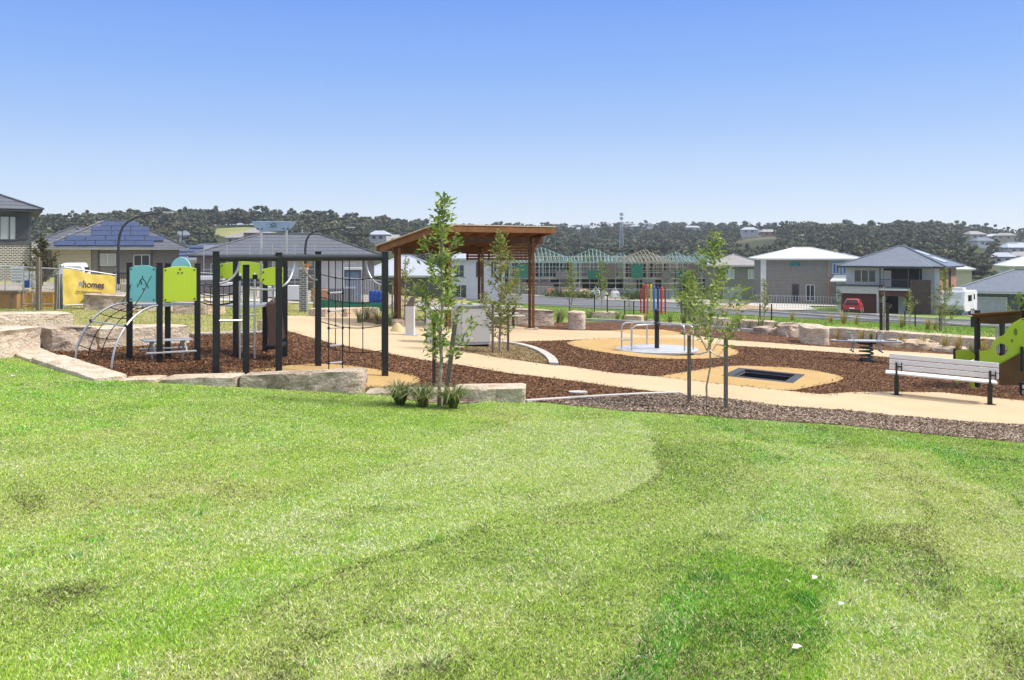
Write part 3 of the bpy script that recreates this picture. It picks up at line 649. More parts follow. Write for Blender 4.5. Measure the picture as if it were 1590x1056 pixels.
# ------------------------------------------------------------------ sandstone blocks
def sandmat(name, c1, c2, c3):
    m, t, b = nodes(name); L = t.links
    tcn = t.nodes.new('ShaderNodeTexCoord')
    mp = N(t, 'ShaderNodeMapping'); mp.inputs['Scale'].default_value = (1, 1, 2.6); mp.inputs['Rotation'].default_value = (.5, .3, 0); L.new(tcn.outputs['Object'], mp.inputs[0])
    n1 = N(t, 'ShaderNodeTexNoise', Scale=2.2, Detail=9, Roughness=.65, Distortion=1.2); L.new(mp.outputs[0], n1.inputs['Vector'])
    r = ramp(t, [(.3, c3), (.45, c1), (.62, c2), (.75, tuple(v * 1.12 for v in c2))]); L.new(n1.outputs['Fac'], r.inputs[0])
    n2 = N(t, 'ShaderNodeTexNoise', Scale=22, Detail=8); L.new(tcn.outputs['Object'], n2.inputs['Vector'])
    mr = N(t, 'ShaderNodeMapRange'); mr.inputs[1].default_value = .3; mr.inputs[2].default_value = .7; mr.inputs[3].default_value = .8; mr.inputs[4].default_value = 1.15; L.new(n2.outputs['Fac'], mr.inputs[0])
    v = N(t, 'ShaderNodeVectorMath', operation='SCALE'); L.new(r.outputs[0], v.inputs[0]); L.new(mr.outputs[0], v.inputs['Scale'])
    L.new(v.outputs[0], b.inputs['Base Color']); b.inputs['Roughness'].default_value = .9; b.inputs['Specular IOR Level'].default_value = .15
    ad = N(t, 'ShaderNodeMath', operation='ADD'); L.new(n1.outputs['Fac'], ad.inputs[0]); L.new(n2.outputs['Fac'], ad.inputs[1])
    bp = N(t, 'ShaderNodeBump', Strength=.9, Distance=0.05); L.new(ad.outputs[0], bp.inputs['Height']); L.new(bp.outputs[0], b.inputs['Normal'])
    return m
MT['sand_pale'] = sandmat('pale_sandstone', (.56, .45, .34), (.70, .59, .47), (.38, .28, .20))
MT['sand_grey'] = sandmat('grey_sandstone', (.42, .325, .25), (.60, .49, .385), (.20, .15, .11))
MT['sand_warm'] = sandmat('warm_sandstone', (.56, .42, .28), (.68, .54, .39), (.34, .24, .14))
def rock(label, c, size, rz=0, mat='sand_pale', rough=.05, seed=0, group=None, cham=.06, name='sandstone_block', cat='stone block', slope=0, res=.09):
    """quarried block: a box with cut faces; c is the middle of its base, local x its length"""
    L_, D, H = size; bm = bmesh.new()
    nxs = [max(2, min(40, int(s / res))) for s in (L_, D, H)]
    pts = {}
    def vert(i, j, k):
        if (i, j, k) not in pts: pts[(i, j, k)] = bm.verts.new((L_ * (i / nxs[0] - .5), D * (j / nxs[1] - .5), H * k / nxs[2]))
        return pts[(i, j, k)]
    A, B, Cc = nxs
    for i in range(A):
        for j in range(B): bm.faces.new([vert(i, j, 0), vert(i, j + 1, 0), vert(i + 1, j + 1, 0), vert(i + 1, j, 0)]); bm.faces.new([vert(i, j, Cc), vert(i + 1, j, Cc), vert(i + 1, j + 1, Cc), vert(i, j + 1, Cc)])
    for i in range(A):
        for k in range(Cc): bm.faces.new([vert(i, 0, k), vert(i + 1, 0, k), vert(i + 1, 0, k + 1), vert(i, 0, k + 1)]); bm.faces.new([vert(i, B, k), vert(i, B, k + 1), vert(i + 1, B, k + 1), vert(i + 1, B, k)])
    for j in range(B):
        for k in range(Cc): bm.faces.new([vert(0, j, k), vert(0, j, k + 1), vert(0, j + 1, k + 1), vert(0, j + 1, k)]); bm.faces.new([vert(A, j, k), vert(A, j + 1, k), vert(A, j + 1, k + 1), vert(A, j, k + 1)])
    sd = Vector((seed * 3.7, seed * 1.9, seed * 5.3))
    for v in bm.verts:
        p = v.co.copy()
        ex = max(0, abs(p.x) - (L_ / 2 - cham)) / cham; ey = max(0, abs(p.y) - (D / 2 - cham)) / cham; ez = max(0, p.z - (H - cham)) / cham
        if ex and ey: p.x -= math.copysign(cham * .35 * ex * ey, p.x); p.y -= math.copysign(cham * .35 * ex * ey, p.y)
        if ez and (ex or ey): p.z -= cham * .35 * ez * max(ex, ey)
        n = mnoise.noise_vector(p * 2.1 + sd) * rough + mnoise.noise_vector(p * 6.5 + sd) * rough * .45
        lv = math.floor(p.z * 5 + mnoise.noise(p * 1.3 + sd) * 1.5) * .017 * (rough / .05)
        k = 1 - .75 * (p.z > H * .97)
        p += Vector((n.x * .7, n.y + (lv if p.y < 0 else 0), n.z * .5)) * (k if p.z > H * .97 else 1)
        p.z += slope * p.x
        v.co = p
    me = bpy.data.meshes.new(name); bm.to_mesh(me); bm.free(); me.materials.append(MT[mat])
    me.polygons.foreach_set('use_smooth', [True] * len(me.polygons)); me.set_sharp_from_angle(angle=R(38))
    o = bpy.data.objects.new(name, me); COL.objects.link(o); o.location = c; o.rotation_euler = (0, 0, rz)
    return tag(o, label, cat, group)
def wall_run(p0, p1, z0, z1, h0, h1, depth, lab, **k):
    """one block between two plan points, base at z0..z1 (its lower end), heights"""
    a, b = Vector(p0), Vector(p1); m = (a + b) / 2; d = b - a
    return rock(lab, (m.x, m.y, (z0 + z1) / 2), (d.length - .025, depth, (h0 + h1) / 2), math.atan2(d.y, d.x), slope=((z1 + h1) - (z0 + h0)) / d.length, **k)
GW = 'blocks of the low stone wall at the lawn edge'
# left kerb: flat tops climbing away to the left
K = [(-13.4, 22.4), (-11.0, 20.0), (-8.9, 17.85), (-6.85, 15.98)]
for i, lb in enumerate(('flat pale kerb stone furthest up the slope at the left frame edge', 'long flat pale kerb stone beside the lawn on the left', 'flat pale kerb stone meeting the corner of the low wall at left')):
    a, b = K[i], K[i + 1]; za, zb = Tz(*a), Tz(*b)
    wall_run(a, b, za - .3, zb - .3, .42, .38, .62, lb, mat='sand_pale', rough=.018, seed=i + 3, group=GW)
def fw(x0, x1, t0, t1, lab, **k):
    y = 16.28
    g = min(Tz(x0, y - .4), Tz(x1, y - .4)) - .35
    return wall_run((x0, y), (x1, y), g, g, t0 - g, t1 - g, .62, lab, group=GW, **k)
fw(-6.9, -6.08, .80, .83, 'short brownish corner block where the wall meets the left kerb', mat='sand_warm', rough=.03, seed=11)
fw(-6.06, -4.72, .83, .87, 'pale low wall block beneath the tall black posts', mat='sand_pale', rough=.035, seed=12)
fw(-4.70, -2.56, .87, .95, 'long grey rough-faced wall block, highest of the front wall', mat='sand_grey', rough=.075, seed=13, res=.06)
fw(-2.53, -1.02, .60, .62, 'low pale block behind the three grass tufts', mat='sand_pale', rough=.03, seed=14)
fw(-1.0, .25, .655, .68, 'pale block with slanting tooling lines at the right end of the front wall', mat='sand_pale', rough=.05, seed=15, res=.06)
GL = 'terraced stone blocks on the left slope'
def pb(px0, py0, px1, py1, h, depth, lab, mat='sand_pale', rough=.05, seed=0, dz=-.15, group=GL, base=None, **k):
    """block whose front foot runs between two ground pixels; h = visible height in m"""
    a, b = G(px0, py0), G(px1, py1); d = (b - a).xy; n = Vector((-d.y, d.x)).normalized() * depth / 2
    z = min(a.z, b.z) + dz
    return wall_run(a.xy + n, b.xy + n, z, z, h - dz + (a.z - min(a.z, b.z)), h - dz + (b.z - min(a.z, b.z)), depth, lab, mat=mat, rough=rough, seed=seed, group=group, **k)
pb(-90, 521, 117, 516, .48, .95, 'long upper terrace block on the grass at the left edge', 'sand_pale', .05, 21)
pb(-60, 566, 68, 548, .55, .9, 'lower terrace block with split face behind the left kerb', 'sand_pale', .07, 22)
pb(70, 547, 153, 545.5, .50, 1.0, 'dark-cavitied lower terrace block behind the net arch', 'sand_grey', .12, 23)
pb(155, 541, 297, 533, .43, 1.0, 'long flat-topped block behind the climbing tower legs', 'sand_pale', .05, 24)
GB = 'loose stone blocks on the far grass'
pb(128, 481, 208, 484, .52, .9, 'squat creased block in front of the yellow banner', 'sand_grey', .08, 31, group=GB)
pb(210, 482, 268, 484, .35, .8, 'low pale block behind the teal panel tower', 'sand_pale', .06, 32, group=GB)
pb(268, 487, 322, 489, .38, .9, 'grey creased block behind the lime panel', 'sand_grey', .07, 33, group=GB)
pb(323, 489, 352, 488, .40, .9, 'square warm block left of the brown slide panel', 'sand_warm', .05, 34, group=GB)
pb(505, 493, 540, 492, .32, .8, 'small pale block behind the rope ladder', 'sand_pale', .05, 35, group=GB)
pb(541, 493, 592, 491, .34, .8, 'warm block behind the climbing net', 'sand_warm', .06, 36, group=GB)
pb(408, 515, 418, 514.5, .3, .3, 'little white boulder by the brown slide panel', 'sand_pale', .06, 37, group=GB)
GR = 'stones along the rear garden beds'
pb(784, 505, 862, 507, .62, 1.0, 'long wavy-faced block right of the shelter post', 'sand_grey', .07, 41, group=GR)
pb(880, 511, 908, 512, .66, .8, 'upright pinkish block beside the rear mulch bed', 'sand_pale', .06, 42, group=GR, cham=.14)
pb(915, 494, 962, 495, .3, .8, 'low rough block among the far staked saplings', 'sand_grey', .07, 43, group=GR)
pb(966, 500, 996, 501, .28, .7, 'low brown block behind the carousel', 'sand_warm', .07, 44, group=GR)
pb(1080, 505, 1140, 508, .34, .8, 'pale block in the bed behind the two-stake sapling', 'sand_pale', .06, 45, group=GR)
pb(1155, 511, 1212, 514, .36, .8, 'pale block behind the rear bed left of the grey boulder', 'sand_pale', .06, 46, group=GR)
pb(1247, 534, 1290, 537, .62, 1.5, 'big tilted slab boulder behind the spring seesaw', 'sand_pale', .07, 47, group=GR, cham=.2)
rock('grey craggy boulder left of the big slab', at(1228, 34.8, -.1), (1.0, .9, .6), .5, 'sand_grey', .16, 48, GR, cham=.25, name='boulder', cat='boulder')
rock('low lumpy rock in front of the retaining wall behind the bench', at(1413, 32.6, -.15), (1.7, 1.0, .42), -.3, 'sand_warm', .14, 49, GR, cham=.22, name='boulder', cat='boulder')
rock('flat pale rock at the bed edge behind the bench', at(1473, 31.6, -.12), (1.1, .6, .32), -.4, 'sand_pale', .09, 50, GR, cham=.14, name='boulder', cat='boulder')
rock('small stone in the bed left of the shelter', at(617, 30.9, -.06), (.5, .5, .3), 0, 'sand_warm', .07, 51, GR, cham=.15, name='boulder', cat='boulder')
rock('green-stained rock left of the grey boulder', at(1190, 35.2, -.1), (.9, .7, .4), .2, 'sand_grey', .13, 52, GR, cham=.2, name='boulder', cat='boulder')
# retaining wall in front of the verge
RW = [(8.3, 39.15), (9.9, 38.15), (11.3, 37.25), (12.6, 36.35), (13.8, 34.9), (14.9, 33.5), (16.2, 31.95), (17.4, 30.3), (18.6, 28.6), (20, 26.9)]
for i in range(len(RW) - 1):
    a, b = RW[i], RW[i + 1]
    zz = min(float(near_z(np.float64(a[0]), np.float64(a[1]))), float(near_z(np.float64(b[0]), np.float64(b[1])))) - .1
    wall_run(a, b, zz, zz, .08 - zz, .06 - zz, .75, ('%s block from the left of the retaining wall under the verge' % ['first', 'second', 'third', 'fourth', 'fifth', 'sixth', 'seventh', 'eighth', 'ninth'][i]), mat='sand_pale', rough=.045, seed=60 + i, group='blocks of the retaining wall under the verge')
# concrete edgings
def edging(name, pts, w, h, lab, cat='edging'):
    P = [Vector(p) for p in pts]; m = MB()
    Lp = strip([p.xy for p in P], w); n = len(P)
    Lf, Rt = Lp[:n], Lp[n:][::-1]
    for i in range(n - 1):
        q = [Lf[i], Lf[i + 1], Rt[i + 1], Rt[i]]
        zs = [Tz(*v) for v in q]
        b = [Vector((v.x, v.y, z - .05)) for v, z in zip(q, zs)]; t = [Vector((v.x, v.y, z + h)) for v, z in zip(q, zs)]
        m._add(b + t, [(4, 5, 6, 7), (0, 1, 5, 4), (2, 3, 7, 6)] + ([(3, 0, 4, 7)] if i == 0 else []) + ([(1, 2, 6, 5)] if i == n - 2 else []))
    return solo(m, name, MT['concrete'], lab, cat, P[0])
edging('concrete_edging', kerbc, .22, .06, 'curved pale concrete edging round the golden island bed')
edging('concrete_edging', [G(*p) for p in ((816, 624), (870, 620.5), (940, 616), (1000, 612.8), (1050, 611), (1062, 612.5))], .12, .035, 'straight thin concrete edging between brown and grey mulch')
edging('concrete_edging', [G(*p) for p in ((905, 498.5), (960, 501), (1010, 503.5), (1060, 507.5), (1137, 513), (1200, 519))], .18, .12, 'long thin pale edging in front of the far planting behind the carousel')
edging('concrete_edging', [G(*p) for p in ((296, 520), (345, 518.5), (399, 517), (420, 516.5))], .12, .05, 'pale edging along the top of the left mulch')
MT['pebble'] = MT['concrete']
c = G(897, 611); m = MB(); m.prism([(c.x + .14 * math.cos(a) * 1.3, c.y + .14 * math.sin(a)) for a in [k * .7 for k in range(9)]], c.z, c.z + .04)
solo(m, 'stone_chip', MT['concrete'], 'flat white stone lying alone on the brown mulch', 'stone', c)
# ------------------------------------------------------------------ climbing tower with net arch
def zat(px_y, d): return CZ - (px_y - HY) * d / F
def post(m, x, y, z1, w=.118, z0=None):
    z0 = Tz(x, y) - .1 if z0 is None else z0
    m.box((x, y, (z0 + z1) / 2), (w, w, z1 - z0), rz=.35)
def bolts(par, pts, n, r=.018):
    n = Vector(n).normalized()
    for p in pts:
        m = MB(); m.tube([Vector(p) - n * .01, Vector(p) + n * .012], r, 8); m.build('bolt_head', MT['black'], par)
def panel(name, mat, root, a, b, zlo, zhi, top=0.0, th=.022, bump=0, inset=.05, label=None, bl=True, shape=None):
    """flat board between two posts with an arched top edge, fixing bolts as its sub-part"""
    a, b = Vector((*a, 0)), Vector((*b, 0)); d = (b - a).normalized(); L_ = (b - a).length
    n = Vector((d.y, -d.x, 0))
    if shape is None:
        prof = [(inset, zlo), (L_ - inset, zlo)] + [(L_ - inset - (L_ - 2 * inset) * i / 10, zhi + top * math.sin(math.pi * i / 10)) for i in range(11)]
    else: prof = shape
    m = MB(); m.extr([a + d * s + Vector((0, 0, z)) + n * .03 for s, z in prof], n * th)
    o = m.build(name, mat, root, bevel=.006, label=label)
    if bl:
        q = .045
        bolts(o, [a + d * (inset + q) + Vector((0, 0, zlo + q)) + n * (.03 + th), a + d * (L_ - inset - q) + Vector((0, 0, zlo + q)) + n * (.03 + th),
                  a + d * (inset + q) + Vector((0, 0, zhi - q * .6)) + n * (.03 + th), a + d * (L_ - inset - q) + Vector((0, 0, zhi - q * .6)) + n * (.03 + th)] +
              ([a + d * (L_ * (.5 + s)) + Vector((0, 0, zhi - dz)) + n * (.03 + th) for s, dz in ((0, .01), (-.05, .085), (.05, .085))] if bump else []), n, .016)
    return o, d, n
A, B_, D_ = (-7.72, 18.85), (-7.00, 18.55), (-6.45, 19.15); C_ = (A[0] + D_[0] - B_[0], A[1] + D_[1] - B_[1])
gz = Tz(-7.1, 19)
tw = thing('climbing_tower', 'square climbing tower with teal and lime panels and a curved net arch on black posts', 'play tower', (-7.1, 19, gz))
for p, zt in ((A, 2.76), (B_, 2.76), (D_, 2.74), (C_, 2.74)):
    m = MB(); post(m, p[0], p[1], zt); q = m.build('post', MT['black_post'], tw, bevel=.012)
    k = MB(); k.box((p[0], p[1], zt + .012), (.124, .124, .024), rz=.35); k.build('post_cap', MT['black'], q, bevel=.006)
pl = zat(470.5, 18.8)
m = MB(); m.prism([A, B_, D_, C_], pl - .06, pl - .02); m.build('platform', MT['galv'], tw)
o, d, n = panel('side_panel', MT['teal'], tw, A, B_, pl + .03, zat(416, 18.7), .055, label='teal panel with a dark branching figure')
k = MB(); mid = (Vector((*A, 0)) + Vector((*B_, 0))) / 2 + n * .055
def wire(pts, r=.0085):
    k.tube([mid + d * s + Vector((0, 0, z)) for s, z in pts], r, 5)
zc = pl + .40
wire([(0, zc + .15), (0, zc + .10), (-.06, zc + .06), (-.07, zc + .0), (-.12, zc - .03), (-.125, zc - .08)])
wire([(0, zc + .10), (.07, zc + .04), (.09, zc - .02), (.14, zc - .05), (.15, zc - .10)]); wire([(-.06, zc + .06), (-.02, zc + .02), (-.02, zc - .03)])
wire([(.0, zc - .10), (.02, zc - .13), (.04, zc - .10)])
k.build('figure_inlay', MT['black'], o)
panel('side_panel', MT['lime'], tw, B_, D_, pl + .03, zat(417, 18.9), .05, bump=1, label='lime green panel with rounded top')
# the round-topped pale panel behind
a, b = Vector((*C_, 0)), Vector((*D_, 0)); d = (b - a).normalized(); L_ = (b - a).length
prof = [(.06, pl + .03), (L_ - .06, pl + .03), (L_ - .06, 2.45)] + [(L_ / 2 + .27 * math.cos(t * math.pi / 12), 2.62 + .27 * math.sin(t * math.pi / 12)) for t in range(13)] + [(.06, 2.45)]
panel('side_panel', MT['paleblue'], tw, C_, D_, 0, 0, shape=prof, label='pale blue panel with a half round top behind the lime one', bl=False)
m = MB(); m.tube([Vector((*A, 2.55)), Vector((*B_, 2.55))], .017, 8)
m.build('grab_bar', MT['steel'], tw)
# net arch: two curved steel tubes with a crossbar
def apt(px, py, d): return W(px, py, d)
g1, g2 = G(117, 560), G(173, 574)
top1 = Vector((A[0] - .02, A[1] - .05, zat(470, 18.8))); top2 = Vector((B_[0] - .02, B_[1] - .05, zat(474, 18.6)))
def archpts(g, t):
    out = []
    for i in range(15):
        s = i / 14; a_ = s * math.pi / 2
        h = Vector((g.x, g.y, 0)).lerp(Vector((t.x, t.y, 0)), 1 - math.cos(a_)); out.append(Vector((h.x, h.y, g.z + (t.z - g.z) * math.sin(a_))))
    return out
P1, P2 = archpts(g1 - Vector((0, 0, .05)), top1), archpts(g2 - Vector((0, 0, .05)), top2)
for P in (P1, P2):
    m = MB(); m.tube(P, .021, 10); m.build('arch_tube', MT['steel'], tw, smooth=True)
m = MB(); m.tube([P1[7], P2[7]], .018, 8); m.build('arch_crossbar', MT['steel'], tw, smooth=True)
for p_ in (P1[7], P2[7]):
    m = MB(); m.ball(p_, .04, 8); m.build('crossbar_clamp', MT['black'], tw, smooth=True)
m = MB()
def net(P, Q, us, ws, r=.009, sag=.05):
    for w in ws:
        m.tube([lerp(P[i], Q[i], w) - Vector((0, 0, sag * math.sin(math.pi * w))) for i in range(2, len(P))], r, 5)
    for u in us:
        m.tube([lerp(P[u], Q[u], w / 6) - Vector((0, 0, sag * math.sin(math.pi * w / 6) + .02)) for w in range(7)], r, 5)
        for w in ws: m.ball(lerp(P[u], Q[u], w) - Vector((0, 0, sag * math.sin(math.pi * w))), .02, 6)
net(P1, P2, (3, 5, 9, 11, 13), (.33, .67))
for a_, b_ in ((Vector((A[0] + .12, A[1] - .06, 2.52)), P1[13]), (Vector((B_[0] - .14, B_[1] - .06, 2.52)), lerp(P1[11], P2[11], .67))):
    m.tube([a_, lerp(a_, b_, .5) + Vector((0, 0, -.05)), b_], .008, 5)
m.build('climbing_net', MT['rope'], tw)
# small low table under the tower
tc_ = Vector((-7.0, 18.98, gz)); tr = thing('play_table', 'low steel play table with two rail seats under the climbing tower', 'table', tc_)
ex, ey = Vector((.86, .5, 0)).normalized(), Vector((-.5, .86, 0)).normalized()
m = MB()
for s in (-.14, 0, .14): m.box(tc_ + ey * s + Vector((0, 0, .40)), (.95, .125, .025), rz=math.atan2(ex.y, ex.x))
m.build('table_top', MT['galv'], tr, bevel=.005)
for s in (-1, 1):
    m = MB(); m.box(tc_ + ey * (.42 * s) + Vector((0, 0, .19)), (.95, .11, .03), rz=math.atan2(ex.y, ex.x)); m.build('seat', MT['galv'], tr, bevel=.005)
for s in (-1, 1):
    m = MB(); m.tube([tc_ + ex * (.3 * s) + ey * .42 + Vector((0, 0, .17)), tc_ + ex * (.3 * s) + ey * .12 + Vector((0, 0, .385)), tc_ + ex * (.3 * s) - ey * .12 + Vector((0, 0, .385)), tc_ + ex * (.3 * s) - ey * .42 + Vector((0, 0, .17))], .018, 8)
    m.tube([tc_ + ex * (.3 * s) + Vector((0, 0, -.05)), tc_ + ex * (.3 * s) + Vector((0, 0, .385))], .022, 8)
    m.build('leg_frame', MT['galv'], tr, smooth=True)

# ------------------------------------------------------------------ rear slide tower, rope bridge
P6, P7, P8, P9 = (-5.90, 19.94), (-4.99, 20.5), (-5.62, 21.25), (-6.55, 20.75)
st = thing('slide_tower', 'taller rear tower with lime panels, raised metal sign board and dark slide', 'play tower', (-5.7, 20.6, Tz(-5.7, 20.6)))
for p, zt in ((P6, 2.78), (P7, 2.92), (P8, 2.85), (P9, 2.78)):
    m = MB(); post(m, p[0], p[1], zt); q = m.build('post', MT['black_post'], st, bevel=.012)
    k = MB(); k.box((p[0], p[1], zt + .012), (.124, .124, .024), rz=.35); k.build('post_cap', MT['black'], q, bevel=.006)
pz = zat(473, 20.3)
m = MB(); m.prism([P6, P7, P8, P9], pz - .05, pz); m.build('platform', MT['galv'], st)
panel('side_panel', MT['lime'], st, P9, P8, pz + .55, zat(410, 21), .06, label='lime panel with curved top at the back of the slide tower')
n_ = Vector((P7[1] - P6[1], -(P7[0] - P6[0]), 0))
lp_, _pd, _pn = panel('side_panel', MT['lime'], st, P6, P7, 0, 0, shape=[(.55, 2.62), (.5, 2.36), (.62, 2.28), (.86, 2.22), (.92, 2.3), (1.02, 2.3), (1.02, 2.66), (.86, 2.68)], label='lime leaf-shaped panel with two bolts', bl=False)
a = Vector((*P6, 0)); d = (Vector((*P7, 0)) - a).normalized(); nn = Vector((d.y, -d.x, 0))
bolts(lp_, [a + d * .58 + nn * .055 + Vector((0, 0, z)) for z in (2.56, 2.40)] + [a + d * .985 + nn * .055 + Vector((0, 0, z)) for z in (2.58, 2.42)], nn)
# raised sign board on two steel tubes
sa, sb = Vector((-5.74, 20.75, 0)), Vector((-5.08, 20.75, 0))
sa.x, sb.x = (405.5 - CX) * 20.75 / F, (444.5 - CX) * 20.75 / F
for s in (sa, sb):
    m = MB(); m.tube([s + Vector((0, 0, pz)), s + Vector((0, 0, 3.66))], .03, 10); m.build('mast', MT['steel'], st, smooth=True)
d20 = 20.68; q = lambda px, py: W(px, py, d20)
prof = [(390.5, 344), (401, 343.6), (415, 343.4), (432, 343.6), (447, 344), (460, 344.4), (456, 351), (450, 356.5), (442, 359), (425, 359.8), (408, 360), (400, 357.5), (394, 351)]
m = MB(); m.extr([q(*p) for p in prof], (0, .03, 0)); sg = m.build('sign_board', MT['signblue'] if 'signblue' in MT else MT['galv'], st, bevel=.008, label='curved blue-grey board with pierced dots')
k = MB()
for px, py in ((400, 355.3), (407, 355.3), (440, 355.3), (447, 355)): bolts(sg, [q(px, py)], (0, -1, 0), .016)
for i, (px, py) in enumerate(((421, 348.3), (424.5, 346.6), (428, 348), (422.5, 350.6), (426.5, 350.2), (420.5, 352.6), (424.5, 352.7), (428.5, 352.4))): 
    k.box(q(px, py), (.05, .012, .012), M=Matrix.Rotation(.35, 3, 'Y'))
k.build('sign_marks', MT['black'], sg)
# ladder on the near side
for px in (372.3, 395.3):
    g = G(px, 558); m = MB(); tp = W(px, 425, g.y + .25)
    m.tube([g, W(px, 470, g.y + .05), W(px, 430, g.y + .08), tp], .021, 8); m.build('ladder_rail', MT['steel'], st, smooth=True)
ga, gb = G(372.3, 558), G(395.3, 558)
for py in (538, 513, 489):
    m = MB(); m.tube([W(372.3, py, ga.y + .02), W(395.3, py, gb.y + .02)], .015, 8); m.build('rung', MT['steel'], st, smooth=True)
for p_ in ((396, 430), (371, 432)):
    m = MB(); m.box(W(*p_, 19.7), (.1, .06, .1)); m.build('clamp', MT['black'], st, bevel=.01)
# slide: dark box channel
m = MB(); x0 = W(413, 470, 20.2); 
g0 = G(421, 536)
m.extr([W(412.5, 471, 20.1), W(431, 471, 20.1), W(428.5, 538, 19.6), W(417, 538, 19.6)], (.0, .9, .12)); m.build('slide_channel', MT['darkbrown'], st, bevel=.02)
m = MB(); m.box(W(423, 540, 19.65) + Vector((0, .3, .02)), (.28, .7, .1)); m.build('slide_foot', MT['black'], st, bevel=.03)
m = MB(); cc = W(433.5, 455, 20.0)
for i in range(3): m.tube([W(422 + i * 2, 442, 20.3), W(425, 470 - i * 4, 20.3)], .012, 6)
m.build('rope_hanger', MT['steel'], st)
br = thing('rope_bridge', 'sagging rope bridge between the two towers', 'rope bridge', (-6.2, 19.5, Tz(-6.2, 19.5)))
m = MB(); D3, P63 = Vector((*D_, 0)), Vector((*P6, 0))
for zz, sg_ in ((2.33, .05), (2.16, .08), (1.99, .1)):
    for oy in (-.0, .45):
        a_, b_ = D3 + Vector((0, oy, zz)), P63 + Vector((0, oy, zz - .03)); m.tube([lerp(a_, b_, i / 8) - Vector((0, 0, sg_ * math.sin(math.pi * i / 8))) for i in range(9)], .011, 6)
for i in range(1, 6):
    t = i / 6; b0 = lerp(D3, P63, t); s_ = math.sin(math.pi * t)
    m.tube([b0 + Vector((0, 0, 2.33 - .05 * s_)), b0 + Vector((0, 0, 1.99 - .1 * s_))], .008, 5); m.tube([b0 + Vector((0, 0, 1.99 - .1 * s_)), b0 + Vector((0, .45, 1.99 - .1 * s_))], .009, 5)
m.build('bridge_ropes', MT['rope'], br)

# ------------------------------------------------------------------ overhead climbing frame
Q1, Q5, Q2, Q4, Q3 = (-5.42, 17.1), (-4.99, 17.52), (-4.40, 17.62), (-3.99, 19.22), (-2.49, 18.3)
cf = thing('overhead_climber', 'black overhead climbing frame with rope net, rope ladder and curved steel braces', 'climber', (-4, 18.2, Tz(-4, 18.2)))
HT = 2.985
for p, zt in ((Q1, HT), (Q2, HT - .02), (Q3, HT), (Q4, HT), (Q5, zat(413, 17.5))):
    m = MB(); post(m, p[0], p[1], zt); qq = m.build('post', MT['black_post'], cf, bevel=.012)
    k = MB(); k.box((p[0], p[1], zt + .012), (.126, .126, .024), rz=.35); k.build('post_cap', MT['black'], qq, bevel=.006)
V3 = lambda p, z: Vector((p[0], p[1], z))
MT['beamgrey'] = pm('grey_overhead_tube', (.022, .024, .027), (.035, .037, .04), 5, .32)
for a, b in ((Q1, Q2), (Q2, Q3), (Q4, Q3), (Q2, Q4)):
    m = MB(); m.tube([V3(a, HT - .10), V3(b, HT - .10)], .062, 12); m.build('overhead_beam', MT['beamgrey'], cf, smooth=True)
def brace(a, b, r=.34, rise=.40):
    a, b = V3(a, 0), V3(b, 0); d = (b - a).normalized()
    pts = [a + d * (.06 + r * math.sin(t * math.pi / 20)) + Vector((0, 0, HT - .14 - rise * math.cos(t * math.pi / 20))) for t in range(11)]
    m = MB(); m.tube(pts, .021, 10); m.build('curved_brace', MT['steel'], cf, smooth=True)
brace(Q1, Q2, .36, .42); brace(Q2, Q4, .55, .5); brace(Q4, Q2, .62, .42); brace(Q3, Q4, .42, .5)
for a, b, py in ((Q1, Q5, 497), (Q5, Q2, 449.5)):
    z = zat(py, 17.3); m = MB(); m.tube([V3(a, z), V3(b, z - .02)], .02, 10); m.build('step_bar', MT['steel'], cf, smooth=True)
# rope net between the right hand posts
m = MB(); a, b = V3(Q4, 0), V3(Q3, 0); net_rows = [2.52, 2.05, 1.55, 1.06]; row = lambda k, t: lerp(a, b, t) + Vector((0, 0, lerp((net_rows[k], 0, 0), (net_rows[k] - .02, 0, 0), t).x + (.03 - .1 * math.sin(math.pi * t))))
g_ = [.05, .27, .48, .68, .95]
for k in range(4): m.tube([row(k, .03 + .94 * i / 10) for i in range(11)], .0095, 5)
for t in (.27, .48, .68):
    m.tube([lerp(a, b, t) + Vector((0, 0, HT - .14))] + [row(k, t) for k in range(4)], .0095, 5)
    for k in range(4): m.ball(row(k, t), .024, 6)
m.build('climbing_net', MT['rope'], cf)
# rope ladder on the near beam
m = MB(); a, b = V3(Q2, 0), V3(Q3, 0); lx = []
for px in (510.5, 532):
    u = (px - CX) / F; t = ((a.y * u - a.x) / ((b.x - a.x) - u * (b.y - a.y))); p = lerp(a, b, t); lx.append(p)
    m.tube([p + Vector((0, 0, HT - .12)), p + Vector((0, 0, Tz(p.x, p.y) + .02))], .012, 6)
m.build('ladder_rope', MT['rope'], cf)
for py in (455, 483, 509.5, 537, 564):
    z = zat(py, lx[0].y); m = MB(); m.tube([lx[0] + Vector((0, 0, z)), lx[1] + Vector((0, 0, z + .01))], .018, 8); r_ = m.build('ladder_rung', MT['galv'], cf, smooth=True)
    for p in lx:
        k = MB(); k.ball(p + Vector((0, 0, z)), .03, 7); k.build('rung_knot', MT['black'], r_, smooth=True)

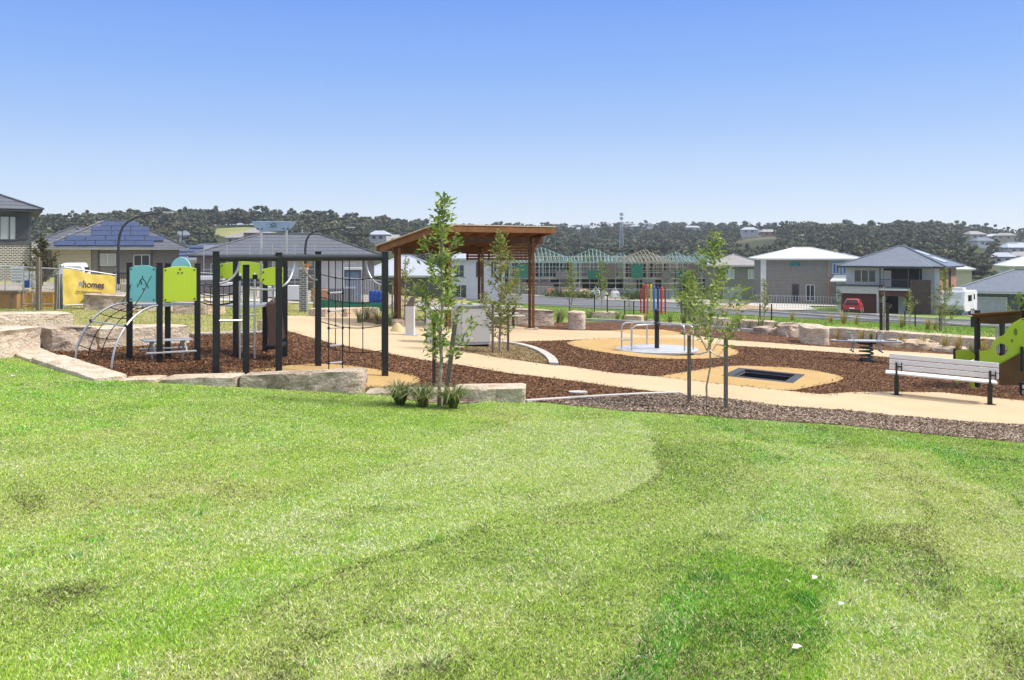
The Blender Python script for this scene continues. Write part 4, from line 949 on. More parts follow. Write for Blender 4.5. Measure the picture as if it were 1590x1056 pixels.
# ------------------------------------------------------------------ carousel
c = G(1020, 545.5); cr = thing('carousel', 'flat spinning carousel with pale disc, black centre post and bent steel handrails', 'carousel', c)
MT['disc'] = pm('pale_disc_plate', (.42, .43, .46), (.50, .51, .54), 5, .55, metal=.1)
Rr = 1.16
m = MB(); m.lathe(c, [(Rr - .05, .01), (Rr, .03), (Rr, .075), (Rr - .02, .085), (.02, .09)], 48); m.build('disc', MT['disc'], cr, smooth=True)
m = MB(); m.tube([c + Vector((0, 0, .08)), c + Vector((0, 0, 1.13))], .065, 14); m.lathe(c + Vector((0, 0, 1.1)), [(.075, 0), (.075, .05), (.05, .09), (.01, .1)], 14); m.build('centre_post', MT['black_post'], cr, smooth=True)
m = MB(); m.ball(c + Vector((0, 0, .78)), (.12, .12, .07), 10); m.build('hub_collar', MT['black'], cr, smooth=True)
for ang in (205, 322, 112):
    d = Vector((math.cos(R(ang)), math.sin(R(ang)), 0)); t_ = Vector((-d.y, d.x, 0)); w = .26
    m = MB()
    pts = []
    for s in (-1,):
        base = c + d * (Rr - .16) + t_ * (w * s)
        pts += [base + Vector((0, 0, .08)), base + Vector((0, 0, .5)), base + Vector((0, 0, .68)), base - d * .03 + Vector((0, 0, .77)), base - d * .14 + Vector((0, 0, .82)), c + d * .35 + t_ * (w * s * .7) + Vector((0, 0, .82)), c + d * .05 + Vector((0, 0, .80))]
    m.tube(pts, .022, 10)
    pts2 = [c + d * .05 + Vector((0, 0, .76)), c + d * .4 + t_ * (w * .7) + Vector((0, 0, .78)), c + d * (Rr - .3) + t_ * w + Vector((0, 0, .78)), c + d * (Rr - .17) + t_ * w + Vector((0, 0, .70)), c + d * (Rr - .16) + t_ * w + Vector((0, 0, .08))]
    m.tube(pts2, .022, 10)
    m.build('handrail', MT['steel'], cr, smooth=True)
d = Vector((math.cos(R(205)), math.sin(R(205)), 0)); m = MB(); m.lathe(c + d * (Rr - .12) + Vector((0, 0, .36)), [(.02, 0), (.15, .0), (.16, .02), (.02, .035)], 18); m.build('seat_disc', MT['galv'], cr, smooth=True)
# ------------------------------------------------------------------ in-ground trampoline
zc = Tz(TR_C.x, TR_C.y); tp = thing('trampoline', 'sunken square trampoline with dark rubber border in the ochre surface', 'trampoline', (TR_C.x, TR_C.y, zc))
MT['rubber'] = pm('dark_rubber', (.045, .047, .058), (.06, .062, .075), 8, .75, bump=.2); MT['bed'] = pm('trampoline_bed', (.022, .022, .028), (.035, .035, .042), 30, .8)
def q3(s, t, dz): p = TR_C + TR_X * s + TR_Y * t; return Vector((p.x, p.y, Tz(p.x, p.y) + dz))
A2, B2, wd = TR_A + .05, TR_B + .05, .20
m = MB()
for (s0, s1, t0, t1) in ((-A2, A2, -B2, -B2 + wd), (-A2, A2, B2 - wd, B2), (-A2, -A2 + wd, -B2 + wd, B2 - wd), (A2 - wd, A2, -B2 + wd, B2 - wd)):
    m.extr([q3(s0, t0, -.05), q3(s1, t0, -.05), q3(s1, t1, -.05), q3(s0, t1, -.05)], (0, 0, .075))
m.build('rubber_border', MT['rubber'], tp, bevel=.01)
m = MB(); i2, j2 = A2 - wd, B2 - wd
for a, b in (((-i2, -j2), (i2, -j2)), ((i2, -j2), (i2, j2)), ((i2, j2), (-i2, j2)), ((-i2, j2), (-i2, -j2))):
    m.face([q3(*a, -.05), q3(*b, -.05), q3(*b, -.35), q3(*a, -.35)])
m.build('pit_wall', MT['black'], tp)
m = MB(); m.extr([q3(-i2, -j2, -.24), q3(i2, -j2, -.24), q3(i2, j2, -.24), q3(-i2, j2, -.24)], (0, 0, .02)); m.build('jump_bed', MT['bed'], tp)
m = MB(); m.face([q3(-A2, -B2, -.4), q3(A2, -B2, -.4), q3(A2, B2, -.4), q3(-A2, B2, -.4)]); m.build('pit_floor', MT['black'], tp)
# ------------------------------------------------------------------ park bench (seen from behind)
b0, b1 = G(1392, 614), G(1537, 629); ax = (b1 - b0); ax.z = 0; axn = ax.normalized(); bk = Vector((axn.y, -axn.x, 0))   # bk points to the camera side
bn = thing('park_bench', 'park bench with white slats on black legs, seen from behind', 'bench', (b0 + b1) / 2)
def bp(s, off, z): p = b0 + axn * s + bk * off; return Vector((p.x, p.y, (b0.z * (1 - s / ax.length) + b1.z * s / ax.length) + z))
Lb = ax.length; sl, sr = -.14, Lb + .16
for k, z in enumerate((.595, .712, .829)):
    m = MB(); m.bar(bp(sl, .02 + .02 * k, z), bp(sr, .02 + .02 * k, z), .03, .096); m.build('back_slat', MT['benchwhite'], bn, bevel=.008)
for k in range(4):
    m = MB(); m.bar(bp(sl - .08, -.05 - .115 * k, .45), bp(sr - .02, -.05 - .115 * k, .45), .105, .035); m.build('seat_slat', MT['benchwhite'], bn, bevel=.008)
for s in (.0, Lb):
    m = MB(); m.b2(bp(s, 0, -.02) - Vector((.038, .038, 0)), bp(s, 0, .43) + Vector((.038, .038, 0))); l_ = m.build('leg', MT['black_post'], bn, bevel=.008)
    k = MB(); k.box(bp(s, 0, .012), (.18, .16, .02)); k.build('foot_plate', MT['black_post'], l_)
    m = MB(); m.bar(bp(s, .04, .44), bp(s, .085, .70), .03, .05); m.bar(bp(s + .1, .035, .52), bp(s + .1, .075, .70), .022, .035); m.bar(bp(s - .01, .05, .62), bp(s + .11, .055, .62), .03, .03); m.bar(bp(s, -.45, .42), bp(s, .05, .42), .05, .04)
    m.build('bracket', MT['black_post'], bn, bevel=.004)
# ------------------------------------------------------------------ spring seesaw
c = G(1345, 561); ss = thing('spring_seesaw', 'silver spring seesaw with two pairs of bent handles on a dark green coil', 'spring rider', c)
ex = Vector((.98, -.2, 0)).normalized(); ey = Vector((-ex.y, ex.x, 0)); zb = .56
MT['springgreen'] = pm('dark_green_spring', (.045, .085, .06), (.06, .11, .075), 4, .45); MT['hgreen'] = pm('pale_green_grip', (.30, .36, .16), (.36, .42, .2), 3, .5)
m = MB(); out = []
for i in range(24):
    a = 2 * math.pi * i / 24; k = .22 + .10 * abs(math.cos(a)) ** 3
    out.append(c + ex * (.98 * math.copysign(abs(math.cos(a)) ** .6, math.cos(a))) + ey * (.24 * math.copysign(abs(math.sin(a)) ** .75, math.sin(a))) + Vector((0, 0, zb)))
m.extr(out, (0, 0, .045)); m.build('platform_board', MT['galv'], ss, bevel=.01)
m = MB(); m.tube([c + Vector((.165 * math.cos(t * .42) * (1.15 - .35 * abs(t / 66 - .5)), .165 * math.sin(t * .42) * (1.15 - .35 * abs(t / 66 - .5)), .02 + t * .0073)) for t in range(72)], .026, 7); m.build('spring', MT['springgreen'], ss, smooth=True)
m = MB(); m.box(c + Vector((0, 0, zb - .03)), (.5, .3, .04), rz=math.atan2(ex.y, ex.x)); m.build('spring_plate', MT['black'], ss)
m = MB(); m.lathe(c, [(.24, 0), (.24, .03), (.1, .05)], 16); m.build('base_plate', MT['black'], ss)
for s in (-1, 1):
    m = MB()
    for o_ in (-.16, .16):
        b_ = c + ex * (s * .34) + ey * o_ + Vector((0, 0, zb))
        m.tube([b_ + Vector((0, 0, -.02)), b_ + ex * (s * .03) + Vector((0, 0, .12)), b_ + ex * (s * .14) + Vector((0, 0, .26))], .017, 8)
        m.tube([b_ + Vector((0, 0, -.02)), b_ + ex * (s * .02) + Vector((0, 0, -.18)), b_ + ex * (s * .05) + Vector((0, 0, -.27))], .015, 8)
    h0 = c + ex * (s * .48) + Vector((0, 0, zb + .26)); h = m.build('handle', MT['galv'], ss, smooth=True)
    k = MB(); k.tube([h0 - ey * .3 - ex * (s * .05), h0 + ey * .3 + ex * (s * .03)], .026, 8); k.build('grip', MT['hgreen'], h, smooth=True)
    k = MB(); f0 = c + ex * (s * .39) + Vector((0, 0, zb - .27)); k.tube([f0 - ey * .32, f0 + ey * .32], .018, 8); k.build('foot_rest', MT['black'], ss, smooth=True)
    k = MB(); k.box(c + ex * (s * .66) + Vector((0, 0, zb + .05)), (.3, .26, .012), rz=math.atan2(ex.y, ex.x)); k.build('seat_grip_mat', MT['rubber'], ss)
# ------------------------------------------------------------------ toddler play house at the right edge
dg = 21.3; pu = thing('toddler_play_unit', 'lime animal-shaped play unit with brown roof board and brown slide side at the right edge', 'play unit', at(1540, dg))
u = lambda px, py, d=dg: W(px, py, d)
for px, d, zt in ((1517.5, 21.9, zat(481.5, 21.9)), (1592, 21.4, zat(481, 21.4)), (1556, 23.4, zat(486, 23.4))):
    p = at(px, d); m = MB(); post(m, p.x, p.y, zt, .1); m.build('post', MT['black_post'], pu, bevel=.01)
# roof board, tilted, with leaf end panel
m = MB(); a, b = u(1505, 487, 21.8), u(1584, 483, 21.6)
m.extr([u(1507, 489, 21.2), u(1590, 483.5, 21.5), u(1590, 503, 22.6), u(1521, 501, 22.6)], (0, .0, .03)); m.build('roof_board', MT['brownpanel'], pu, bevel=.006)
m = MB(); m.extr([u(1521, 486.5, 21.75), u(1584, 483.5, 21.75), u(1584, 497, 21.75), u(1566, 502.5, 21.75), u(1545, 503.5, 21.75), u(1521, 502, 21.75)], (0, .025, 0)); m.build('fascia_board', MT['brownpanel'], pu, bevel=.006)
# lime side panel with a round hole
prof = [(1521, 543), (1524, 546), (1537, 543.5), (1543, 530), (1550, 524.5), (1559, 520.5), (1564, 512), (1572, 503), (1586, 495), (1590, 494), (1600, 494), (1600, 541), (1588, 543.5), (1553, 563), (1522, 571)]
hole = [(1554.5 + 10.2 * math.cos(t * math.pi / 9), 543 + 9.6 * math.sin(t * math.pi / 9)) for t in range(18)]
def holed(prof, hole, d, th):
    bm = bmesh.new(); V1 = [bm.verts.new(u(px, py, d)) for px, py in prof]; V2 = [bm.verts.new(u(px, py, d)) for px, py in hole]
    E = [bm.edges.new((V1[i], V1[(i + 1) % len(V1)])) for i in range(len(V1))] + [bm.edges.new((V2[i], V2[(i + 1) % len(V2)])) for i in range(len(V2))]
    bmesh.ops.triangle_fill(bm, edges=E, use_beauty=True)
    hp = [tuple(h) for h in hole]
    kill = []
    for f in bm.faces:
        cc_ = f.calc_center_median(); px = CX + F * cc_.x / cc_.y; py = HY + F * (CZ - cc_.z) / cc_.y
        if inpoly(np.array([px]), np.array([py]), hp)[0]: kill.append(f)
    bmesh.ops.delete(bm, geom=kill, context='FACES')
    r = bmesh.ops.extrude_face_region(bm, geom=bm.faces[:])
    for v in [q_ for q_ in r['geom'] if isinstance(q_, bmesh.types.BMVert)]: v.co.y += th
    bmesh.ops.recalc_face_normals(bm, faces=bm.faces)
    o = ORG[pu.name]
    for v in bm.verts: v.co -= o
    return bm
bm_ = holed(prof, hole, 21.25, .025); me = bpy.data.meshes.new('side_panel'); bm_.to_mesh(me); bm_.free(); me.materials.append(MT['lime'])
sp_ = bpy.data.objects.new('side_panel', me); COL.objects.link(sp_); sp_.parent = pu; sp_['label'] = 'big lime side panel with a round hole and leaf cut-out'
k = MB(); k.extr([u(1574.5, 512, 21.24), u(1577, 509, 21.24), u(1580, 514, 21.24), u(1579, 520, 21.24), u(1577, 521, 21.24), u(1574.5, 517, 21.24)], (0, -.006, 0))
k.extr([u(1569, 527, 21.24), u(1572, 526.5, 21.24), u(1574, 530, 21.24), u(1571, 531.5, 21.24)], (0, -.006, 0)); k.build('leaf_cutout', MT['darkleaf'] if 'darkleaf' in MT else MT['springgreen'], sp_)
bolts(sp_, [u(px, py, 21.24) for px, py in ((1588, 496), (1588, 541), (1558.5, 544.5), (1562.5, 544.5), (1519.5, 545))], (0, -1, 0), .014)
m = MB(); m.extr([u(px, py, 21.9) for px, py in ((1484, 545), (1500, 543), (1508, 546), (1516, 552), (1516, 557), (1505, 560), (1496, 559), (1490, 562), (1485, 560))], (0, .025, 0))
m.extr([u(px, py, 21.9) for px, py in ((1484, 575), (1490, 575), (1489, 592), (1487, 597), (1483, 593))], (0, .025, 0)); m.extr([u(px, py, 21.7) for px, py in ((1507, 578), (1512, 578), (1514, 602), (1508, 604), (1506, 595))], (0, .025, 0))
m.build('animal_head_panel', MT['lime'], pu, bevel=.006, label='lime crawling animal panel with two legs')
m = MB(); m.tube([u(1482, 541, 22), u(1482, 572, 22)], .03, 8); m.build('short_post', MT['black_post'], pu)
m = MB(); m.extr([u(1552, 564, 21.35), u(1602, 537, 21.35), u(1602, 598, 21.35), u(1552, 598, 21.35)], (0, .03, 0)); sd = m.build('slide_side', MT['brownpanel'], pu, bevel=.006)
k = MB(); k.extr([u(1552, 563, 21.34), u(1602, 536, 21.34), u(1602, 538, 21.34), u(1552, 565.5, 21.34)], (0, -.02, 0)); k.build('slide_edge_trim', MT['lime'], sd)
m = MB(); m.tube([u(1546, 506, 23), u(1548.5, 548, 23)], .02, 8); m.tube([u(1550, 506, 23), u(1551, 548, 23)], .02, 8); m.build('inner_pole', MT['steel'], pu, smooth=True)
m = MB(); m.box(u(1587, 557, 21.2), (.06, .05, .55)); m.build('handle_post', MT['black_post'], pu, bevel=.01)
sg = thing('marker_post', 'short black marker post with a small white ring emblem at the right frame edge', 'marker post', at(1588, 20.8))
m = MB(); pz_ = at(1588, 20.8); m.b2(pz_ + Vector((-.06, -.03, -.05)), pz_ + Vector((.10, .03, .30))); q_ = m.build('post_body', MT['black'], sg, bevel=.01)
k = MB(); k.lathe(Vector((0, 0, 0)), [(.045, 0), (.045, .006), (.028, .006), (.028, 0)], 20)
k.v = [tuple(pz_ + Vector((v[0] + .01, -.031 - v[2], v[1] + .08))) for v in k.v]; k.b2(pz_ + Vector((-.03, -.036, .16)), pz_ + Vector((.05, -.031, .245))); k.build('emblem', MT['white'], q_)
# ------------------------------------------------------------------ timber shelter
KZ, SL = 3.86, -.168
K0 = Vector((-2.45, 29.8, 0)); e_ = Vector((.8, .6, 0)); f_ = Vector((-.6, .8, 0)); EL, FL = 5.0, 3.95
def rp_(e, f, dz=0): p = K0 + e_ * e + f_ * f; return Vector((p.x, p.y, KZ + SL * f + dz))
sh = thing('park_shelter', 'timber picnic shelter with a sloping roof, slatted screen and four brown posts', 'shelter', K0 + e_ * 2.4 + f_ * 1.9 + Vector((0, 0, .4)))
MT['roofsheet'] = ridgemat('tan_roof_sheet', (.50, .42, .32), (.56, .47, .37), .2, 'XY', .5, .85, .2)
m = MB(); m.extr([rp_(0, 0, -.0), rp_(EL, 0, 0), rp_(EL, FL, 0), rp_(0, FL, 0)], (0, 0, .035)); m.build('roof_sheet', MT['roofsheet'], sh)
m = MB(); m.extr([rp_(.03, .03, -.012), rp_(EL - .03, .03, -.012), rp_(EL - .03, FL - .03, -.012), rp_(.03, FL - .03, -.012)], (0, 0, -.02)); m.build('ceiling_lining', MT['timber'], sh)
for f, h, z in ((.03, .175, -.12), (FL - .04, .15, -.10)):
    m = MB(); m.bar(rp_(0.02, f, z), rp_(EL - .02, f, z), .045, h); m.build('fascia_board', MT['timber'], sh)
for k in range(8):
    e = .12 + (EL - .24) * k / 7
    m = MB(); m.bar(rp_(e, .07, -.13), rp_(e, FL - .08, -.13), .05, .19); m.build('rafter', MT['timber'], sh)
for f in (.72, 2.83):
    m = MB(); m.bar(rp_(.05, f, -.34), rp_(EL - .05, f, -.34), .09, .22); m.build('roof_beam', MT['timber_dark'], sh)
PP = [(.95, .72), (4.46, .72), (.25, 2.83), (3.75, 2.83)]
for e, f in PP:
    p = rp_(e, f); g = Tz(p.x, p.y); m = MB()
    for s, ma in ((-1, 0), (1, 1)):
        m.m = ma
        c = Vector((p.x, p.y, 0)) + Vector((.062 * s, 0, 0)); m.b2((c.x - .05, c.y - .10, g + .06), (c.x + .05, c.y + .10, p.z - .24))
    q = m.build('post', [MT['timber_dark'], MT['timber']], sh, bevel=.006)  # shaded left half and lit right half put into two timber colours
    for s in (-1, 1):
        k = MB(); k.b2((p.x + s * .17 - .07, p.y - .12, g - .05), (p.x + s * .17 + .07, p.y + .12, g + .07)); k.build('post_footing', MT['concrete'], q, bevel=.02)
for s in (1,):
    m = MB(); p = rp_(4.46, .72); m.bar(Vector((p.x, p.y, p.z - .75)), rp_(4.95, .72, -.3), .06, .08); m.build('knee_brace', MT['timber'], sh)
a, b = rp_(4.46, .72), rp_(3.75, 2.83); b = a + (b - a) * 1.3
for k in range(9):
    z = 2.74 + k * .098; m = MB(); m.bar(Vector((a.x, a.y, z)), Vector((b.x, b.y, z)), .03, .082); m.build('screen_slat', MT['timber'], sh)
for t in (.33, .64, .98):
    p = a + (b - a) * t; m = MB(); m.b2((p.x - .03, p.y - .03, 2.68), (p.x + .03, p.y + .03, 3.56)); m.build('screen_batten', MT['timber_dark'], sh)
# picnic table under it
c = at(773, 33.4); pt = thing('picnic_table', 'grey picnic table with bench seats under the timber shelter', 'picnic table', c)
m = MB(); m.box(c + Vector((0, 0, .74)), (1.7, .75, .05), rz=.15); m.build('table_top', MT['boxgrey'], pt, bevel=.01)
for s in (-1, 1):
    m = MB(); m.box(c + Vector((-.1 * s, s * .62, .45)), (1.7, .3, .045), rz=.15); m.build('seat', MT['boxgrey'], pt, bevel=.01)
    m = MB(); x = .55 * s; m.tube([c + Vector((x, -.62, .43)), c + Vector((x, -.3, .3)), c + Vector((x, 0, .1)), c + Vector((x, .3, .3)), c + Vector((x, .62, .43))], .035, 8); m.tube([c + Vector((x, 0, -.05)), c + Vector((x, 0, .72))], .05, 8); m.build('leg_frame', MT['black_post'], pt)
# barbecue bench
c = G(724, 538.5) + Vector((.1, .55, 0)); bq = thing('barbecue_bench', 'pale grey barbecue cabinet with a steel hotplate top beside the path', 'barbecue', c, rz=.30)
hz = 1.09
def lb(a, b, name, mat, par=bq, bevel=.006):
    m = MB(); m.b2(a, b); return m.build(name, mat, par, True, bevel=bevel)
lb((-.41, -.52, .05), (.41, .52, hz - .05), 'cabinet', MT['boxgrey'])
for x0, x1 in ((-.385, .385),):
    d_o = lb((x0, -.545, .12), (x1, -.522, hz - .09), 'door', MT['boxgrey'], bevel=.004)
    m = MB(); m.tube([(.33, -.548, .62), (.33, -.575, .64), (.33, -.575, .76), (.33, -.548, .78)], .008, 6); m.build('handle', MT['steel'], d_o, True)
lb((-.36, -.50, -.04), (.36, .50, .05), 'plinth', MT['black'])
lb((-.43, -.555, hz - .05), (.43, .55, hz), 'counter_top', MT['steel'])
lb((-.22, -.3, hz), (.24, .3, hz + .015), 'hotplate', MT['galv'])
lb((-1.15, .05, hz - .14), (-.45, .52, hz - .09), 'side_shelf', MT['boxgrey'])
lb((-1.13, .1, -.05), (-1.05, .47, hz - .14), 'shelf_leg', MT['boxgrey'])
# drinking fountain
c = G(637, 521); df = thing('drinking_fountain', 'slim grey drinking fountain pillar with a slanted brown top near the shelter', 'drinking fountain', c)
m = MB(); m.b2(c + Vector((-.125, -.16, -.05)), c + Vector((.125, .16, .86))); m.build('pillar', MT['boxgrey'], df, bevel=.01)
m = MB(); m.extr([c + Vector((-.125, -.16, .86)), c + Vector((.125, -.16, .86)), c + Vector((.15, -.16, 1.15)), c + Vector((.03, -.16, 1.13))], (0, .32, 0)); m.build('bowl_hood', MT['stake'], df, bevel=.01)
m = MB(); m.box(c + Vector((-.05, 0, .01)), (.6, .6, .03)); m.build('drain_grate', MT['galv'], df)
m = MB(); m.tube([c + Vector((-.04, -.05, .86)), c + Vector((-.05, -.05, .98)), c + Vector((-.10, -.05, .99))], .012, 6); m.build('spout', MT['steel'], df)

# ------------------------------------------------------------------ houses
MT['roofgrey'] = ridgemat('grey_roof_tile', (.080, .088, .112), (.115, .124, .148), .30, 'Z', .5, .5, .25)
MT['roofslate'] = ridgemat('blue_grey_sheet_roof', (.125, .148, .195), (.165, .188, .235), .35, 'Z', .45, .86, .12)
MT['rooflight'] = ridgemat('light_grey_roof', (.36, .39, .45), (.43, .46, .52), .35, 'X', .45, .85, .12)
MT['roofwhite'] = ridgemat('white_sheet_roof', (.68, .68, .68), (.75, .75, .75), .35, 'X', .4, .92, .12)
MT['rooftan'] = ridgemat('taupe_roof', (.27, .255, .25), (.33, .31, .30), .33, 'Z', .5, .8, .2)
MT['brickdark'] = brickmat('grey_brick', (.12, .105, .10), (.19, .17, .16), (.30, .28, .27))
MT['brickcontrast'] = brickmat('dark_brick_pale_mortar', (.05, .038, .035), (.10, .075, .07), (.58, .54, .44), .30, .13, .03)
MT['brickorange'] = brickmat('orange_brick', (.34, .12, .055), (.46, .19, .09), (.45, .36, .28))
MT['brickblue'] = brickmat('blue_grey_pillar_brick', (.10, .12, .15), (.17, .19, .22), (.45, .42, .38), .23, .086, .014)
MT['cladgrey'] = ridgemat('charcoal_cladding', (.085, .09, .10), (.11, .115, .125), .3, 'XY', .6, .7, .08)
MT['cladtaupe'] = ridgemat('taupe_board_cladding', (.20, .185, .165), (.24, .22, .20), .42, 'Z', .7, .75, .07)
MT['cladcream'] = ridgemat('cream_board_cladding', (.46, .41, .32), (.52, .46, .37), .28, 'Z', .7, .7, .1)
MT['cladblue'] = ridgemat('blue_grey_cladding', (.18, .24, .30), (.22, .28, .34), .3, 'Z', .6, .8, .08)
MT['slatdark'] = ridgemat('dark_timber_slats', (.07, .045, .038), (.12, .08, .065), .19, 'X', .7, .35, .25)
MT['maroon'] = ridgemat('maroon_panel_door', (.085, .018, .018), (.11, .026, .024), .5, 'Z', .5, .75, .05)
MT['garage'] = ridgemat('grey_panel_door', (.36, .38, .40), (.42, .44, .46), .5, 'Z', .5, .8, .05)
MT['fasciadark'] = pm('dark_fascia', (.05, .055, .065), (.07, .075, .085), 3, .5)
MT['fascialight'] = pm('pale_fascia', (.5, .5, .5), (.58, .58, .58), 3, .5)
MT['void'] = pm('shaded_interior', (.02, .02, .022), (.035, .033, .034), 1, .8)  # shade inside openings and recesses, put into a near-black colour
def house(name, label, pos, zg, rz, w, dep, hw, rise, over, wall, roof, fascia, wins=(), cat='house', group=None, low=None):
    r = thing(name, label, cat, (pos[0], pos[1], zg), group, rz)
    m = MB()
    if low:
        m.b2((-w / 2, -dep / 2, low[0]), (w / 2, dep / 2, hw)); m.build('wall', MT[wall], r, True)
        m = MB(); m.b2((-w / 2 + .04, -dep / 2 + .04, -.8), (w / 2 - .04, dep / 2 - .04, low[0])); m.build('lower_wall', MT[low[1]], r, True)
    else:
        m.b2((-w / 2, -dep / 2, -.8), (w / 2, dep / 2, hw)); m.build('wall', MT[wall], r, True)
    W2, D2 = w / 2 + over, dep / 2 + over
    m = MB(); m.b2((-W2, -D2, hw), (W2, D2, hw + .2)); m.build('fascia', MT[fascia], r, True)
    z0, z1 = hw + .2, hw + .2 + rise; q = max(0.05, abs(W2 - D2)); o = .06
    A = [(-W2 - o, -D2 - o, z0), (W2 + o, -D2 - o, z0), (W2 + o, D2 + o, z0), (-W2 - o, D2 + o, z0)]
    B = [(-q, 0, z1), (q, 0, z1)] if W2 >= D2 else [(0, -q, z1), (0, q, z1)]
    m = MB()
    if W2 >= D2: m._add(A + B, [(0, 1, 5, 4), (1, 2, 5), (2, 3, 4, 5), (3, 0, 4), (0, 3, 2, 1)])
    else: m._add(A + B, [(0, 1, 4), (1, 2, 5, 4), (2, 3, 5), (3, 0, 4, 5), (0, 3, 2, 1)])
    rf = m.build('roof', MT[roof], r, True)
    k = MB()
    C8 = [Vector(p) for p in A + B]
    L_ = [(0, 4), (1, 5), (2, 5), (3, 4), (4, 5)] if W2 >= D2 else [(0, 4), (1, 4), (2, 5), (3, 5), (4, 5)]
    for i, j in L_: k.tube([C8[i] + Vector((0, 0, .02)), C8[j] + Vector((0, 0, .02))], .09, 6)
    k.build('ridge_capping', MT[roof], rf, True)
    for wd in wins: window(r, w, dep, *wd)
    return r
def facepts(w, dep, face, u, z, out):
    if face == 'f': return Vector((u, -dep / 2 - out, z))
    if face == 'l': return Vector((-w / 2 - out, -u, z))
    return Vector((w / 2 + out, u, z))
def window(r, w, dep, face, u, z, ww, hh, kind='glass', frame='white', mull=1, nm='window'):
    P = lambda du, dz, out: facepts(w, dep, face, u + du, z + dz, out)
    dirs = (P(1, 0, 0) - P(0, 0, 0), Vector((0, 0, 1)), P(0, 0, 1) - P(0, 0, 0))
    m = MB(); t = .07
    bars = [((-ww / 2, 0), (ww / 2, 0)), ((-ww / 2, hh), (ww / 2, hh)), ((-ww / 2, 0), (-ww / 2, hh)), ((ww / 2, 0), (ww / 2, hh))]
    for i in range(mull): x = -ww / 2 + ww * (i + 1) / (mull + 1); bars.append(((x, 0), (x, hh)))
    for i, (a, b) in enumerate(bars): m.bar(P(*a, .03 + .004 * (i > 1)), P(*b, .03 + .004 * (i > 1)), t, t, up=dirs[2])
    o = m.build(nm, MT[frame], r, True)
    m = MB(); m.face([P(-ww / 2, 0, .015), P(ww / 2, 0, .015), P(ww / 2, hh, .015), P(-ww / 2, hh, .015)]); m.build('pane', MT[kind], o, True)
    return o
def facebox(r, w, dep, face, u0, u1, z0, z1, out, name, mat, inn=0):
    a, b = facepts(w, dep, face, u0, z0, -inn), facepts(w, dep, face, u1, z1, out)
    m = MB(); m.b2(a, b); return m.build(name, MT[mat], r, True)
def solar(r, dep, over, hw, rise, w, cells, size=(1.62, .96), q=None):
    D2 = dep / 2 + over; s = Vector((0, D2, rise)); L_ = s.length; s.normalize(); n = Vector((0, -s.z, s.y))
    for u, v in cells:
        c = Vector((u, -D2, hw + .2)) + s * (v * L_) + n * .11
        M = Matrix((Vector((1, 0, 0)), s, n)).transposed()
        m = MB(); m.box(c, (size[0], size[1], .04), M=M); p = m.build('solar_panel', MT['solar'], r, True)
# far left two storey house
house('two_storey_house', 'two storey house cut off by the left frame edge, charcoal upper floor over contrast brick', Vector((-36.3, 70.5)) - Vector((math.cos(.5), math.sin(.5))) * 6.2 + Vector((-math.sin(.5), math.cos(.5))) * 5, .45, .5, 12.4, 10, 5.55, 2.3, .75, 'cladgrey', 'roofgrey', 'fasciadark',
      [('f', 4.75, 3.45, 1.25, 1.75, 'curtain', 'fasciadark', 1), ('f', 1.5, 3.45, 1.25, 1.75, 'curtain', 'fasciadark', 1)], low=(3.05, 'brickcontrast'))
h = COL.objects['two_storey_house']; facebox(h, 12.4, 10, 'f', 6.2, 6.75, -.8, 3.25, .25, 'corner_wall', 'brickcontrast', 2)
facebox(h, 12.4, 10, 'f', 5.15, 6.0, 3.5, 5.5, .06, 'rendered_panel', 'fasciadark'); 
# solar house
hx, hd, hz_ = (181 - CX) * 86 / F, 86, .25
hw_, rs_, dp_, ww_ = 2.95, 2.55, 8.6, 10.9
h = house('solar_house', 'brick bungalow whose dark tiled roof is nearly covered by blue solar panels', (hx - .39 * dp_ / 2, hd + .92 * dp_ / 2), hz_, .40, ww_, dp_, hw_, rs_, .65, 'brickdark', 'roofgrey', 'fascialight',
      [('f', -.75, 1.5, 1.3, 1.05, 'curtain', 'white', 1), ('f', 2.15, 1.45, 1.35, 1.0, 'glass', 'white', 1)])
facebox(h, ww_, dp_, 'f', -ww_ / 2 + .1, -2.15, -.8, hw_ - .02, .05, 'cladding', 'cladcream'); facebox(h, ww_, dp_, 'f', -2.05, -1.55, -.8, hw_ - .02, .04, 'cladding', 'cladtaupe')
for x in (-1.5, 3.0): facebox(h, ww_, dp_, 'f', x, x + .09, -.8, hw_, .12, 'downpipe', 'fasciadark', 0)
cells = [(u, .115) for u in np.arange(-4.3, 4.0, 1.68)] + [(u, .30) for u in np.arange(-3.46, 3.6, 1.68)] + [(u, .485) for u in np.arange(-1.3, 2.8, 1.68)] + [(u, .67) for u in np.arange(-1.3, 2.1, 1.68)] + [(u, .855) for u in np.arange(-.46, 1.3, 1.68)]
solar(h, dp_, .65, hw_, rs_, ww_, cells)
# left wing of the same house
house('lean_house', 'low dark hip roof house peeping out behind the solar house on its left', ((98 - CX) * 95 / F, 98), .2, .1, 7, 8, 3.0, 2.2, .6, 'brickdark', 'roofgrey', 'fasciadark')
